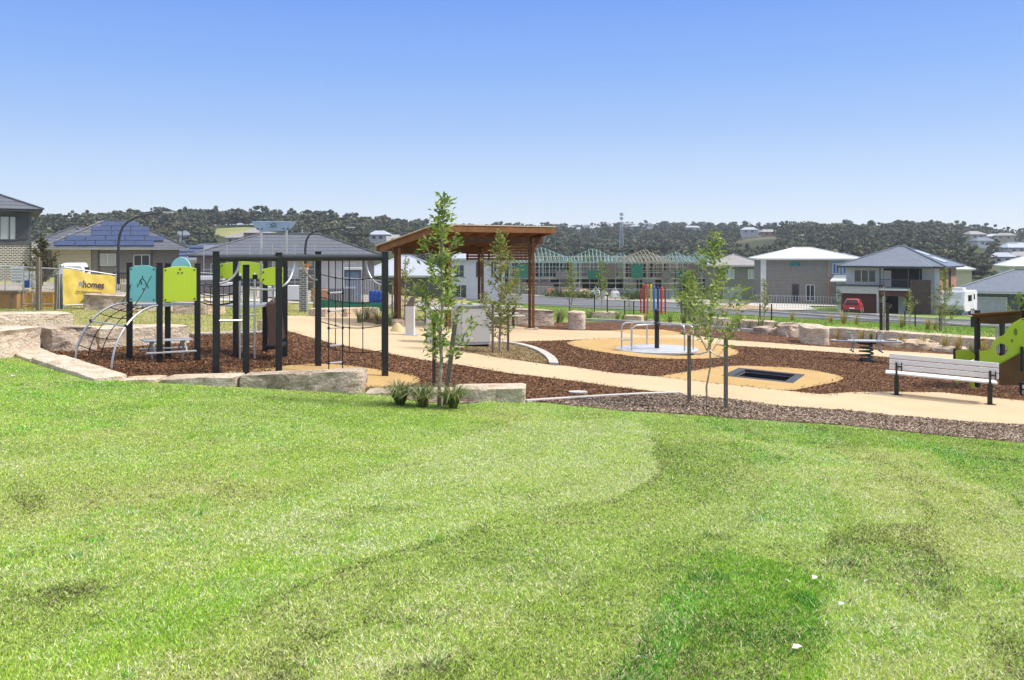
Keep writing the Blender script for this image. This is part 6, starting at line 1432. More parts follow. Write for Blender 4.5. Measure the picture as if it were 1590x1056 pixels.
for px, py, s, lb_ in ((621, 629, 1, 'left tuft of strap-leaved grass at the foot of the tall sapling'), (657, 632, 2, 'middle tuft of strap-leaved grass at the foot of the tall sapling'), (704, 634, 3, 'right tuft of strap-leaved grass at the foot of the tall sapling')):
    g = G(px, py); V, Fc, C = tuft_mesh(s, 190, .44, LOM, 1.25); o = np_mesh('grass_tuft', V, Fc, MT['leaf'], C); o.location = g; tag(o, lb_, 'grass tuft', 'strap-leaved tufts round the tall sapling')
drape('grey_mulch', smooth_poly([Vector(p) for p in ((-1.85, 15.75), (-1.5, 15.3), (-1.0, 15.25), (-.65, 15.5), (-.55, 15.9), (-1.2, 15.95))]), .01, MT['grey_chips'], .5)
TM = [tuft_mesh(40 + i, 46, .55, LOM if i < 3 else DRY, .6) for i in range(5)]
TMO = []
spots = [(915, 40.5), (968, 39.8), (958, 41), (1003, 40, 3), (1018, 41, 4), (1040, 39.6), (1062, 38.8), (1078, 38.6), (1100, 38.4), (1112, 39.2), (1128, 38.4), (1146, 38.2), (1163, 37.4), (1180, 37.2), (1205, 37), (1090, 40.5), (866, 38.6), (872, 39.3), (900, 39.8), (1125, 40.3),
         (1300, 33.4, 3), (1338, 33.2, 3), (1352, 33.6), (1400, 32.4, 4), (1432, 32.3, 4), (1440, 32.6), (1468, 31.6, 3), (1487, 31.2, 4), (1508, 30.9), (1525, 30.4, 3), (1532, 30.2, 4), (1548, 29.7, 3), (1310, 40, 4), (1330, 40.5, 3), (1400, 38, 4), (1452, 37, 3), (1440, 37.5, 4), (1230, 42, 3), (1290, 43, 3), (558, 31.6), (585, 31.2), (603, 30.6), (612, 33), (570, 33.5), (440, 31, 3)]
rt = random.Random(4)
for i, sp__ in enumerate(spots):
    px, d = sp__[:2]; k = sp__[2] if len(sp__) > 2 else rt.randrange(3)
    if len(TMO) <= k or TMO[k] is None:
        while len(TMO) <= k: TMO.append(None)
        V, Fc, C = TM[k]; o = np_mesh('grass_tuft', V, Fc, MT['leaf'], C); TMO[k] = o
    else: o = TMO[k].copy(); COL.objects.link(o)
    o.location = at(px, d); o.rotation_euler = (0, 0, rt.random() * 6); s = .8 + .5 * rt.random(); o.scale = (s, s, s)
    dry = k >= 3; left = px < 650
    if left: lb_, g_ = 'small grass tuft in the planted bed behind the rope net, left of the shelter', 'tufts in the left bed'
    elif d > 36.9 and px > 1220: lb_, g_ = 'dry golden grass clump on the verge beyond the retaining wall', 'dry clumps on the verge'
    elif px > 1290: lb_, g_ = ('orange-brown dry tuft against the foot of the retaining wall' if dry else 'green tuft among dry ones at the foot of the retaining wall'), ('dry tufts under the retaining wall' if dry else 'green tufts under the retaining wall')
    elif dry: lb_, g_ = 'dry straw coloured tuft in the bed behind the carousel', 'dry tufts behind the carousel'
    else: lb_, g_ = 'green strap-leaved tuft in the long bed behind the carousel', 'green tufts behind the carousel'
    tag(o, lb_, 'grass tuft', g_)
# ------------------------------------------------------------------ wooded hills
def tree_template(seed):
    rnd = np.random.default_rng(seed); V, C = [], []
    H = 1.0; wide = .20 + .28 * rnd.random(); slim = rnd.random()
    nc = int(8 + 9 * rnd.random())
    for c in range(nc):
        a = rnd.random() * 6.283; rr = wide * math.sqrt(rnd.random()); z = .34 + .6 * rnd.random(); z -= .25 * rr / wide * .4
        cen = np.array([rr * math.cos(a), rr * math.sin(a), z]); cr = (.06 + .09 * rnd.random()) * (.75 + .5 * slim); tone = .82 + .36 * rnd.random()
        for q in range(18):
            n = rnd.normal(size=3); n /= np.linalg.norm(n); p = cen + n * cr * np.array([1.15, 1.15, .75]) * rnd.random() ** .35
            u = np.cross(n, rnd.normal(size=3)); u /= np.linalg.norm(u); w = np.cross(n, u); s = .035 + .035 * rnd.random()
            V += [p - u * s - w * s * .6, p + u * s - w * s * .6, p + u * s * .8 + w * s, p - u * s * .8 + w * s]; C.append(tone * (.8 + .4 * rnd.random()))
    nt_ = len(C)
    for a in (0, 1.57):
        d = np.array([math.cos(a), math.sin(a), 0]) * .012; V += [-d, d, d * .5 + np.array([0, 0, .7]), -d * .5 + np.array([0, 0, .7])]; C.append(-1)
    return np.array(V).reshape(-1, 4, 3), np.array(C)
TPL = [tree_template(100 + i) for i in range(12)]
FAR_HOUSES = []
def forest(n, name, label, rnd, pxr, drange, hrange, clear):
    Vs, Cs = [], []; done = 0
    pal = np.array([(.088, .102, .054), (.108, .114, .062), (.070, .088, .055), (.14, .14, .072), (.096, .108, .07), (.118, .108, .068)])
    while done < n:
        px = pxr[0] + (pxr[1] - pxr[0]) * rnd.random(); zr, D = ridge(px)
        d = drange[0] + (D + 25 - drange[0]) * rnd.random() ** drange[1]
        if clear(px, d): done += .34; continue
        x = (px - CX) * d / F; z = Tz(x, d); h = hrange[0] + (hrange[1] - hrange[0]) * rnd.random() ** 1.4
        V, t = TPL[rnd.integers(0, 12)]; a = rnd.random() * 6.283; ca, sa = math.cos(a), math.sin(a); w = h * (.75 + .5 * rnd.random())
        Q = np.empty_like(V); Q[..., 0] = x + (V[..., 0] * ca - V[..., 1] * sa) * w; Q[..., 1] = d + (V[..., 0] * sa + V[..., 1] * ca) * w; Q[..., 2] = z - .3 + V[..., 2] * h
        base = pal[rnd.integers(0, len(pal))] * (.8 + .5 * rnd.random()) * (1.5 if rnd.random() < .06 else 1)
        c = base[None] * np.where(t > 0, t, 1)[:, None]; c[t < 0] = (.16, .14, .11)
        Vs.append(Q); Cs.append(c); done += 1
    V = np.concatenate(Vs).reshape(-1, 3); C = np.concatenate(Cs)
    o = np_mesh(name, V, np.arange(len(V)).reshape(-1, 4), MT['forest'], C); tag(o, label, 'woodland', kind='stuff')
FH = [  # far houses: px, d, width m, tone
 (884, 1085, 12, 0), (893, 1090, 10, 1), (902, 1080, 14, 0), (912, 1090, 11, 2), (921, 1085, 12, 0), (930, 1095, 12, 1), (939, 1085, 10, 0), (948, 1090, 13, 2), (957, 1085, 11, 0), (975, 1090, 13, 1), (986, 1085, 12, 0), (997, 1090, 10, 0), (1006, 1085, 12, 2),
 (1071, 1000, 13, 0), (1079, 1005, 11, 0), (1163, 690, 12, 0), (1175, 690, 9, 2), (1192, 690, 14, 3), (1512, 560, 11, 1), (1525, 540, 11, 2), (1546, 700, 18, 0), (1560, 690, 14, 1), (1576, 600, 16, 2), (1590, 560, 14, 0), (1572, 470, 12, 0), (1585, 440, 13, 3), (1555, 430, 10, 0),
 (590, 455, 9, 0), (612, 470, 9, 1), (372, 425, 10, 1), (400, 420, 10, 3), (284, 440, 8, 2)]
def clear(px, d):
    if 328 < px < 430 and 300 < d < 545: return True
    if 1150 < px < 1205 and 470 < d < 720: return True
    if 1535 < px < 1600 and 400 < d < 760 and (px * 7.3 + d) % 5 > 2: return True
    if 565 < px < 630 and 380 < d < 490 and (px * 3.1 + d) % 4 > 2: return True
    for hp, hd_, hw_, _ in FH:
        if abs(px - hp) < hw_ / 2 * F / hd_ + 2.5 and hd_ - 170 < d < hd_ + 4: return True
    return False
rf = np.random.default_rng(3)
forest(3900, 'woodland', 'dark grey-green eucalypt woodland covering the hills along the horizon', rf, (-120, 1720), (330, .8), (5.5, 10.5), clear)
forest(800, 'near_woodland', 'darker belt of bush in the valley behind the building sites', rf, (820, 1720), (300, 3.0), (5, 9), clear)
forest(1000, 'ridge_woodland', 'tall scattered trees breaking the skyline along the ridge', rf, (-120, 1720), (450, .28), (7, 13.5), clear)
drape('green_paddock', [Vector(((px - CX) * d / F, d)) for px, d in ((332, 470), (380, 462), (432, 475), (428, 525), (380, 532), (336, 520))], .4, pm('dry_green_field', (.16, .20, .05), (.30, .27, .11), .05, .95, world=True), 20)
HW = [('offwhite', 'rooflight'), ('cladcream', 'rooftan'), ('white', 'roofslate'), ('brickorange', 'rooftan')]
for i, (px, d, w, tn) in enumerate(FH):
    x = (px - CX) * d / F; z = Tz(x, d); r = thing('far_house', ['tiny white walled house with a light roof among the far trees', 'tiny cream house with a taupe roof among the far trees', 'tiny white house with a blue-grey roof among the far trees', 'tiny orange-brown house on the far hillside'][tn], 'house', (x, d, z), ['far white houses', 'far cream houses', 'far blue roofed houses', 'far brown houses'][tn], rf.random() * .8 - .4)
    hh = 3.2 + 2.4 * (i % 3 == 0); m = MB(); m.b2((-w / 2, -4, -2), (w / 2, 4, hh)); m.build('wall', MT[HW[tn][0]], r, True)
    m = MB(); m._add([(-w / 2 - .6, -4.6, hh), (w / 2 + .6, -4.6, hh), (w / 2 + .6, 4.6, hh), (-w / 2 - .6, 4.6, hh), (-w / 4, 0, hh + 2), (w / 4, 0, hh + 2)], [(0, 1, 5, 4), (1, 2, 5), (2, 3, 4, 5), (3, 0, 4), (0, 3, 2, 1)]); m.build('roof', MT[HW[tn][1]], r, True)
    for k in (-.28, .1): m = MB(); m.b2((w * k, -4.06, hh - 2), (w * k + 1.6, -4.0, hh - .7)); m.build('window', MT['glass'], r, True)
# ------------------------------------------------------------------ lamps, tower, fences and clutter
MT['lamp'] = pm('dark_lamp_metal', (.035, .037, .045), (.05, .052, .06), 3, .5)
def street_lamp(label, d, pts, th=.085):
    b = at(pts[0][0], d); r = thing('street_lamp', label, 'street lamp', b, 'curved arm street lamps')
    P = [b - Vector((0, 0, .3))] + [W(px, py, d) for px, py in pts]; n = len(P)
    m = MB(); m.tube(P, [th * 1.4 - th * .7 * i / n for i in range(n)], 8); m.build('pole', MT['lamp'], r, smooth=True)
    m = MB(); m.box(P[-1] + Vector((.25, 0, -.02)), (.75, .25, .11)); m.build('lamp_head', MT['galv'], r, bevel=.02)
street_lamp('curved street lamp in front of the solar panelled house', 70, [(184, 420), (184, 378), (186, 364), (191, 352), (199, 344), (211, 337.5), (230, 333), (256, 329.5)])
street_lamp('curved street lamp behind the overhead climber', 82, [(474, 420), (474, 386), (475.5, 374), (480, 365), (489, 359.5), (506, 356.5), (540, 353)])
street_lamp('tiny distant street lamp at the edge of the hill trees', 190, [(283, 390), (283, 362), (284, 357), (288, 354), (294, 352)])
# lattice tower
b = at(965, 480); zt = CZ + 61 * 480 / F; r = thing('lattice_tower', 'thin lattice radio mast on the far hillside', 'mast', b)
m = MB(); H = zt - b.z
for i, j in ((-1, -1), (1, -1), (1, 1), (-1, 1)): m.bar(b + Vector((i * 1.3, j * 1.3, -1)), b + Vector((i * .5, j * .5, H * .8)), .2)
for k in range(14):
    z = H * .8 * k / 14; w = 1.3 - .8 * k / 14; w2 = 1.3 - .8 * (k + 1) / 14; z2 = H * .8 * (k + 1) / 14
    m.bar(b + Vector((-w, -w, z)), b + Vector((w2, -w2, z2)), .13); m.bar(b + Vector((w, -w, z)), b + Vector((-w2, -w2, z2)), .13); m.bar(b + Vector((-w, w, z)), b + Vector((w2, w2, z2)), .13)
m.build('lattice', MT['galv'], r)
m = MB(); m.bar(b + Vector((0, 0, H * .8)), b + Vector((0, 0, H)), .2); m.build('antenna', MT['galv'], r)
for z in (.84, .93): m = MB(); m.b2(b + Vector((-.9, -.3, H * z)), b + Vector((.9, .3, H * z + 1.4))); m.build('dish_panel', MT['white'], r)
# electricity pole lattice behind the overhead climber
b = at(478, 300); r = thing('power_tower', 'grey branching power tower on the hill right of the raised sign board', 'power tower', b); zt = CZ + 34 * 300 / F; H = zt - b.z
m = MB()
for s in (-1, 1): m.tube([b + Vector((s * 1.2, 0, -1)), b + Vector((s * .6, 0, H * .55)), b + Vector((s * 2.0, 0, H))], .2, 5); m.tube([b + Vector((s * .6, 0, H * .55)), b + Vector((-s * .4, 0, H * .9))], .15, 5)
m.bar(b + Vector((-3.4, 0, H * .93)), b + Vector((3.4, 0, H * .93)), .2); m.build('lattice', MT['galv'], r)
# yellow banner on a temporary fence
A_, B3 = at(98, 31), at(180, 32.2); za = (CZ - (417.5 - HY) * 31 / F, CZ - (473 - HY) * 31 / F); zb_ = (CZ - (430 - HY) * 32.2 / F, CZ - (469 - HY) * 32.2 / F)
fn = thing('banner_fence', 'temporary steel fence panel carrying a wrinkled yellow builder banner', 'fence', (A_ + B3) / 2)
MT['yellow'] = pm('yellow_banner_vinyl', (.72, .53, .085), (.80, .60, .16), 2.2, .5, bump=.25, bscale=4, fine=.1)
m = MB(); n = 22; rows = 9
for i in range(n + 1):
    for j in range(rows + 1):
        t, s = i / n, j / rows; p = lerp(A_, B3, t); zt = za[0] + (zb_[0] - za[0]) * t + .03 * math.sin(t * 9); zb2 = za[1] + (zb_[1] - za[1]) * t
        m.v.append((p.x + .01 * math.sin(j * 1.7 + i), p.y - .03 + .012 * math.sin(i * .9 + j * .4) + .009 * math.sin(j * .8 - i * .5), zb2 + (zt - zb2) * s))
for i in range(n):
    for j in range(rows): a_ = i * (rows + 1) + j; m.f.append([a_, a_ + rows + 1, a_ + rows + 2, a_ + 1]); m.mi.append(0)
bo = m.build('banner', MT['yellow'], fn, smooth=True)
for t in (0, .99):
    p = lerp(A_, B3, t); zt = za[0] + (zb_[0] - za[0]) * t + .12; m = MB(); m.tube([Vector((p.x, p.y + .03, p.z - .1)), Vector((p.x, p.y + .03, zt))], .022, 8); m.build('fence_post', MT['galv'], fn)
m = MB(); m.tube([Vector((A_.x, A_.y + .03, za[0] + .06)), Vector((B3.x, B3.y + .03, zb_[0] + .06))], .018, 8); m.build('fence_rail', MT['galv'], fn)
MT['ink'] = pm('banner_ink', (.05, .04, .07), (.07, .06, .09), 5, .6)
def text(body, size, p, rz, name, mat, par, sx=1.0, shear=0, rot=None):
    c = bpy.data.curves.new(name, 'FONT'); c.body = body; c.size = size; c.align_x = 'CENTER'; c.align_y = 'CENTER'; c.extrude = .002; c.offset = .003 * size / .2
    o = bpy.data.objects.new(name + '_tmp', c); COL.objects.link(o); dg_ = bpy.context.evaluated_depsgraph_get(); me = bpy.data.meshes.new_from_object(o.evaluated_get(dg_)); bpy.data.objects.remove(o)
    Mx = Matrix.Translation(p) @ Matrix.Rotation(rz, 4, 'Z') @ (rot or Matrix.Identity(4)) @ Matrix.Rotation(R(90), 4, 'X') @ Matrix.Diagonal((sx, 1, 1, 1)); root = par
    while root.parent is not None: root = root.parent
    me.transform(Matrix.Translation(-ORG[root.name]) @ Mx); me.materials.clear(); me.materials.append(mat); me.name = name
    q = bpy.data.objects.new(name, me); COL.objects.link(q); q.parent = par; return q
dirb = (B3 - A_); rzb = math.atan2(dirb.y, dirb.x); tilt = Matrix.Rotation(-math.atan2((zb_[0] + zb_[1]) / 2 - (za[0] + za[1]) / 2, dirb.xy.length) * -1, 4, 'Y')
p = lerp(A_, B3, .60); text('homes', .34, Vector((p.x - .02, p.y - .075, CZ - (442.5 - HY) * 31.7 / F)), rzb, 'banner_lettering', MT['ink'], bo, .78, rot=Matrix.Rotation(.09, 4, 'Y'))
p = lerp(A_, B3, .50); text('Sale of land appointments', .088, Vector((p.x, p.y - .075, CZ - (453.5 - HY) * 31.6 / F)), rzb, 'banner_small_print', MT['ink'], bo, .92, rot=Matrix.Rotation(.09, 4, 'Y'))
p = lerp(A_, B3, .34); m = MB(); m.lathe(Vector((0, 0, 0)), [(.10, 0), (.10, .004)], 20); m.v = [tuple(Vector((p.x + v[0], p.y - .07 - v[2], CZ - (441 - HY) * 31.4 / F + v[1] * .8))) for v in m.v]; m.build('banner_emblem', MT['white'], bo)
# building site clutter at far left
def boxthing(name, label, cat, px, d, w, dp, h, mat, rz=0, dz=0, parts=(), group=None, bevel=.02):
    c = at(px, d) + Vector((0, 0, dz)); r = thing(name, label, cat, c, group, rz)
    m = MB(); m.b2((-w / 2, -dp / 2, 0), (w / 2, dp / 2, h)); m.build(name.split('_')[-1] + '_body', MT[mat], r, True, bevel=bevel)
    for nm, a, b, mt in parts: m = MB(); m.b2(a, b); m.build(nm, MT[mt], r, True)
    return r
MT['skip'] = pm('yellow_skip_paint', (.52, .25, .03), (.60, .33, .05), 2, .6, fine=.2); MT['ply'] = pm('ply_crate', (.30, .17, .07), (.38, .22, .10), 2, .8); MT['signw'] = pm('white_sign', (.66, .66, .70), (.72, .72, .76), 2, .5); MT['signb'] = pm('blue_sign', (.02, .07, .30), (.03, .10, .36), 2, .5); MT['tarpblue'] = pm('slate_blue_sheet', (.10, .14, .20), (.15, .19, .26), 4, .6)
boxthing('site_skip', 'orange-yellow ribbed waste skip behind the left fence stakes', 'skip', 70, 33, .95, .8, .52, 'skip', .1, 0, [('rib', (x, -.44, .02), (x + .05, -.4, .5), 'skip') for x in (-.45, -.15, .12, .4)] + [('rim', (-.5, -.43, .50), (.5, -.38, .56), 'skip')])
boxthing('site_skip', 'low yellow skip with rubbish at the left edge', 'skip', 40, 34, 1.0, .8, .40, 'skip', -.05, 0, [('rim', (-.53, -.43, .38), (.53, -.37, .45), 'skip')] + [('rubbish', (-.4 + k * .18, -.3, .38), (-.27 + k * .18, .2, .46 + .07 * (k % 2)), ('white', 'void', 'signw', 'ply')[k % 4]) for k in range(5)])
boxthing('timber_crate', 'brown timber crate at the left frame edge', 'crate', 12, 31.5, .85, .6, .55, 'ply', .1, 0, [('lid', (-.46, -.34, .55), (.46, .34, .62), 'stake'), ('batten', (-.30, -.335, .02), (-.24, -.30, .54), 'stake'), ('batten', (.22, -.335, .02), (.28, -.30, .54), 'stake')])
for k, (px, w, h, y0, y1, lb_) in enumerate(((26, .39, 0, 414, 440, 'white site notice with grey lines of print'), (46, .36, 0, 421, 447, 'blue and white safety notice beside the white notice'))):
    d = 31.2; zt, zb2 = CZ - (y0 - HY) * d / F, CZ - (y1 - HY) * d / F; x = (px - CX) * d / F
    r = thing('site_sign', lb_, 'sign', (x, d, zb2)); m = MB(); m.b2((-w / 2, 0, 0), (w / 2, .012, zt - zb2)); s_ = m.build('sign_board', MT['signw'], r, True)
    if k == 0:
        for z in (.07, .17, .27, .37, .46): m = MB(); m.b2((-w / 2 + .02, -.004, z), (w / 2 - .02, 0, z + .016)); m.build('print_line', MT['ink'], s_, True)
    else:
        for a_, b_ in (((-w / 2, 0), (-.02, .25)), ((-.03, .0), (.0, .56)),): m = MB(); m.b2((a_[0], -.004 - .001 * (a_[1] == .0 and a_[0] > -.1), a_[1]), (b_[0], 0, b_[1])); m.build('blue_field', MT['signb'], s_, True)
        for z in (.08, .14, .33, .40): m = MB(); m.b2((.03, -.004, z), (w / 2 - .03, 0, z + .014)); m.build('print_line', MT['ink'], s_, True)
r = thing('temporary_fence', 'galvanised temporary fence behind the notices at far left', 'fence', at(45, 31.6)); zt = CZ - (412 - HY) * 31.6 / F
m = MB(); a_, b_ = at(-20, 31.6), at(92, 31.6); m.tube([Vector((a_.x, a_.y, zt)), Vector((b_.x, b_.y, zt - .12))], .02, 6); m.tube([Vector((a_.x, a_.y, a_.z + .15)), Vector((b_.x, b_.y, b_.z + .15))], .02, 6); m.build('fence_rail', MT['galv'], r)
for t in (0, .25, .5, .75, 1): p = lerp(a_, b_, t); m = MB(); m.tube([p - Vector((0, 0, .1)), Vector((p.x, p.y, zt + .05))], .02, 6); m.build('fence_post', MT['galv'], r)
m = MB()
for i in range(60): p = lerp(a_, b_, i / 60); m.tube([Vector((p.x, p.y, p.z + .15)), Vector((p.x, p.y, zt - .1 * i / 60))], .003, 4)
m.build('fence_mesh', MT['galv'], r)
for px, d, h, w, lb_ in ((59, 29.6, 1.72, .10, 'stout weathered post standing before the notices'), (63.5, 29.9, 1.6, .045, 'thin pale post right of the stout weathered post')):
    p = at(px, d); m = MB(); m.bar(p - Vector((0, 0, .1)), p + Vector((0, 0, h)), w, w, up=(0, 1, 0)); solo(m, 'timber_post', MT['stake'], lb_, 'post', p)
p = at(86, 30.2); m = MB(); m.bar(p - Vector((0, 0, .1)), p + Vector((.05, 0, 1.15)), .07, .07, up=(0, 1, 0)); solo(m, 'timber_post', MT['stake'], 'dark leaning post left of the blue sheet', 'post', p)
boxthing('site_hoarding', 'upright slate-blue sheet hoarding left of the yellow banner', 'hoarding', 92, 31.3, .2, .3, 1.18, 'tarpblue', 0, 0, [('edge_strip', (.07, -.17, .0), (.095, -.15, 1.2), 'white')])
# low mounds and black pool fence
def mound(name, label, c, rx, ry, h, mat, seed, cat='mound'):
    m = MB(); n = 18; k = 7
    for j in range(k + 1):
        s = j / k
        for i in range(n):
            a_ = 2 * math.pi * i / n; rr = (1 - s) * (1 + .25 * mnoise.noise(Vector((math.cos(a_) * 1.5, math.sin(a_) * 1.5, seed))))
            m.v.append((c.x + rx * rr * math.cos(a_), c.y + ry * rr * math.sin(a_), c.z - .1 + (h + .1) * (1 - (1 - s) ** 1.6) + .06 * h * mnoise.noise(Vector((a_ * 2, s * 4, seed)))))
    for j in range(k):
        for i in range(n): a_, b_ = j * n + i, j * n + (i + 1) % n; m.f.append([a_, b_, b_ + n, a_ + n]); m.mi.append(0)
    return solo(m, name, MT[mat], label, cat, c, smooth=True)
MT['dirt'] = pm('bare_soil', (.30, .20, .11), (.40, .29, .18), 3, .95, bump=.6, bscale=12, fine=.3); MT['sandpile'] = pm('golden_sand', (.52, .39, .20), (.60, .46, .26), 5, .95, bump=.4, bscale=30)
mound('soil_mound', 'brown soil heap behind the left shelter post', at(622, 46), .75, .7, .55, 'dirt', 2); mound('sand_heap', 'small pale sand heap beside the drinking fountain', G(617, 515), .30, .28, .28, 'sandpile', 3)
mound('soil_mound', 'low heap of bare earth on the building plot left of the white roofed house', at(1150, 100), 5, 2, .6, 'dirt', 5); mound('soil_mound', 'pile of broken earth by the road behind the orange-tipped tree', at(908, 142), 3.2, 2, 1.4, 'dirt', 7)
def picket_fence(label, p0, p1, h, n, mat, rail_mat=None, name='picket_fence', r_=.014, group=None):
    a_, b_ = p0, p1; r = thing(name, label, 'fence', (a_ + b_) / 2, group); m = MB()
    for z in (.12, h - .06): m.bar(Vector((a_.x, a_.y, a_.z + z)), Vector((b_.x, b_.y, b_.z + z)), .03, .04)
    m.build('fence_rail', MT[rail_mat or mat], r)
    m = MB()
    for i in range(n + 1): p = lerp(a_, b_, i / n); m.b2((p.x - r_, p.y - r_, p.z), (p.x + r_, p.y + r_, p.z + h))
    m.build('fence_picket', MT[mat], r)
    return r
picket_fence('black picket fence between the banner and the climbing tower', at(176, 48), at(262, 49), 1.0, 34, 'black_post')
picket_fence('dark picket fence with a white rail seen through the towers', at(300, 52), at(398, 54), 1.25, 36, 'black_post', 'white')
picket_fence('silver site fence along the framed houses beyond the road', at(780, 146), at(905, 144), 1.5, 60, 'galv', 'white', r_=.03)
picket_fence('pale site fence between the white sacks and the poles', at(925, 143), at(1050, 136), 1.5, 60, 'galv', 'white', r_=.03)
picket_fence('thin wire fence in front of the white roofed house', at(1172, 108), at(1300, 106), 1.6, 30, 'galv', 'galv', r_=.02)
picket_fence('grey wire fence behind the net in the middle distance', at(500, 50), at(600, 50), 1.5, 40, 'galv', 'galv', r_=.012)
# green barrier
c0, c1 = at(488, 40), at(602, 40); r = thing('mesh_barrier', 'low dark green shade cloth barrier behind the rope net', 'barrier', (c0 + c1) / 2); m = MB(); m.extr([c0 + Vector((0, 0, -.1)), c1 + Vector((0, 0, -.1)), c1 + Vector((0, 0, .34)), c0 + Vector((0, 0, .36))], (0, .03, 0)); m.build('barrier_cloth', MT['mesh_green'], r)
for t in (0, .33, .66, 1): p = lerp(c0, c1, t); m = MB(); m.b2(p + Vector((-.03, -.04, -.1)), p + Vector((.03, .06, .42))); m.build('barrier_post', MT['stake'], r)
c0, c1 = at(1010, 139), at(1042, 137); r = thing('mesh_barrier', 'green shade cloth fence behind the coloured poles', 'barrier', (c0 + c1) / 2); m = MB(); m.extr([c0, c1, c1 + Vector((0, 0, 1.3)), c0 + Vector((0, 0, 1.3))], (0, .05, 0)); m.build('barrier_cloth', MT['mesh_green'], r)
# brick pillar with an orange sign
p = at(471.5, 36.5); zt = CZ - (418 - HY) * 36.5 / F; r = thing('brick_pillar', 'slim blue-grey brick pillar behind the overhead climber', 'pillar', p); m = MB(); m.b2(p + Vector((-.14, -.14, -.1)), Vector((p.x + .14, p.y + .14, zt))); m.build('shaft', MT['brickblue'], r)
m = MB(); m.b2(Vector((p.x - .16, p.y - .16, zt)), Vector((p.x + .16, p.y + .16, zt + .05))); m.build('coping', MT['concrete'], r)
MT['orange'] = pm('orange_board', (.66, .22, .03), (.72, .27, .05), 3, .5); MT['red'] = pm('red_paint', (.50, .02, .015), (.56, .035, .02), 3, .4)
p = at(475, 58); zt = CZ - (407 - HY) * 58 / F; r = thing('warning_board', 'orange warning board above the brick pillar', 'sign', Vector((p.x, p.y, zt - .5))); m = MB(); m.b2((-.2, -.01, 0), (.2, .01, .38)); bd = m.build('sign_board', MT['orange'], r, True)
m = MB(); m.b2((-.1, -.016, .08), (-.02, -.01, .3)); m.b2((.02, -.016, .12), (.06, -.01, .26)); m.build('sign_marks', MT['ink'], bd, True); m = MB(); m.b2((-.02, .012, -(zt - .5 - p.z)), (.02, .04, .1)); m.build('sign_post', MT['galv'], r, True)
boxthing('wrapped_pallet', 'white plastic wrapped pallet of bricks left of the brick pillar', 'pallet', 457, 45, .62, .7, .78, 'white', .1, 0, [('pallet_base', (-.33, -.37, -.02), (.33, .37, .1), 'stake')])
boxthing('wrapped_pallet', 'grey-white wrapped pallet between the towers', 'pallet', 418, 46, .75, .7, .6, 'white', -.1, 0, [('pallet_base', (-.38, -.37, -.02), (.38, .37, .1), 'stake')])
for i, px in enumerate((578, 584, 590)):
    c = at(px, 47); r = thing('blue_barrel', 'blue plastic barrel stood among others behind the net', 'barrel', c, 'blue barrels behind the net'); m = MB(); m.lathe(c, [(.15, -.05), (.16, .1), (.17, .25), (.16, .27), (.17, .3), (.17, .55), (.16, .58), (.17, .61), (.15, .8), (.13, .84)], 14); m.build('barrel_body', MT['bluepole'] if 'bluepole' in MT else MT['signb'], r, smooth=True)
# coloured poles
CP = [('redthin', (.45, .04, .05)), ('dark_red', (.38, .03, .04)), ('orange_red', (.62, .13, .03)), ('yellow_lime', (.62, .62, .03)), ('bluepole', (.06, .14, .48)), ('navy', (.02, .05, .26)), ('bright_red', (.58, .03, .03)), ('maroon_red', (.30, .02, .03))]
for i, (px, w, y0, y1) in enumerate(((995, 2.2, 449, 484), (1000.3, 3.6, 443, 484), (1005.4, 3.0, 443, 485), (1011, 2.6, 443, 483), (1015.4, 3.2, 446, 482), (1021.6, 3.4, 446, 480), (1027, 3.2, 447, 484), (1033, 2.4, 447, 470))):
    nm, col = CP[i]; d = 62 + (i == 7) * 4; b = at(px, d); zt = CZ - (y0 - HY) * d / F; h = zt - b.z; rr = w / 2 * d / F
    mt = pm(nm + '_paint', col, tuple(v * 1.2 for v in col), 3, .5)
    r = thing('coloured_pole', ['thin red pole at the left end of the coloured row', 'thick dark red pole in the coloured row', 'orange pole next to the dark red one', 'lime yellow pole in the coloured row', 'mid blue pole right of the yellow one', 'navy blue pole in the coloured row', 'bright red pole right of the navy one', 'dark maroon pole set back at the right end of the coloured row'][i], 'pole', b, 'row of coloured poles on the verge')
    m = MB(); m.tube([b - Vector((0, 0, .2)), Vector((b.x, b.y, zt))], rr, 10); m.build('pole_shaft', mt, r, smooth=True); m = MB(); m.lathe(Vector((b.x, b.y, zt)), [(rr * 1.15, -.05), (rr * 1.15, .02), (rr * .6, .06)], 10); m.build('pole_cap', mt, r, smooth=True)
for i, (px, d, s) in enumerate(((925, 141, .68), (938, 140, .5), (955, 141, .62))):
    c = at(px, d); r = thing('bulk_bag', ['tall white bulk bag left of its fellows beside the road', 'smaller slumped white bulk bag in the middle', 'white bulk bag nearest the coloured poles'][i], 'bag', c, 'white bulk bags by the road'); m = MB(); m.lathe(c, [(1.1 * s, -.1), (1.3 * s, .4 * s), (1.22 * s, 1.4 * s), (1.0 * s, 1.9 * s), (.9 * s, 1.75 * s)], 4); m.v = [tuple(c + Matrix.Rotation(.6 + i, 3, 'Z') @ (Vector(v) - c)) for v in m.v]; m.build('bag_body', MT['white'], r, bevel=.16 * s)
    m = MB(); m.tube([c + Vector((-.5 * s, 0, 1.8 * s)), c + Vector((0, 0, 2.7 * s)), c + Vector((.5 * s, 0, 1.8 * s))], .06, 5); m.build('lifting_loop', MT['white'], r)
boxthing('brick_stack', 'stack of reddish bricks by the roadside left of the white bags', 'brick stack', 893, 143, 3.4, 1.4, 1.0, 'brickorange', .05, 0, [('wrap', (-1.75, -.75, .85), (1.75, .75, 1.05), 'signw')])
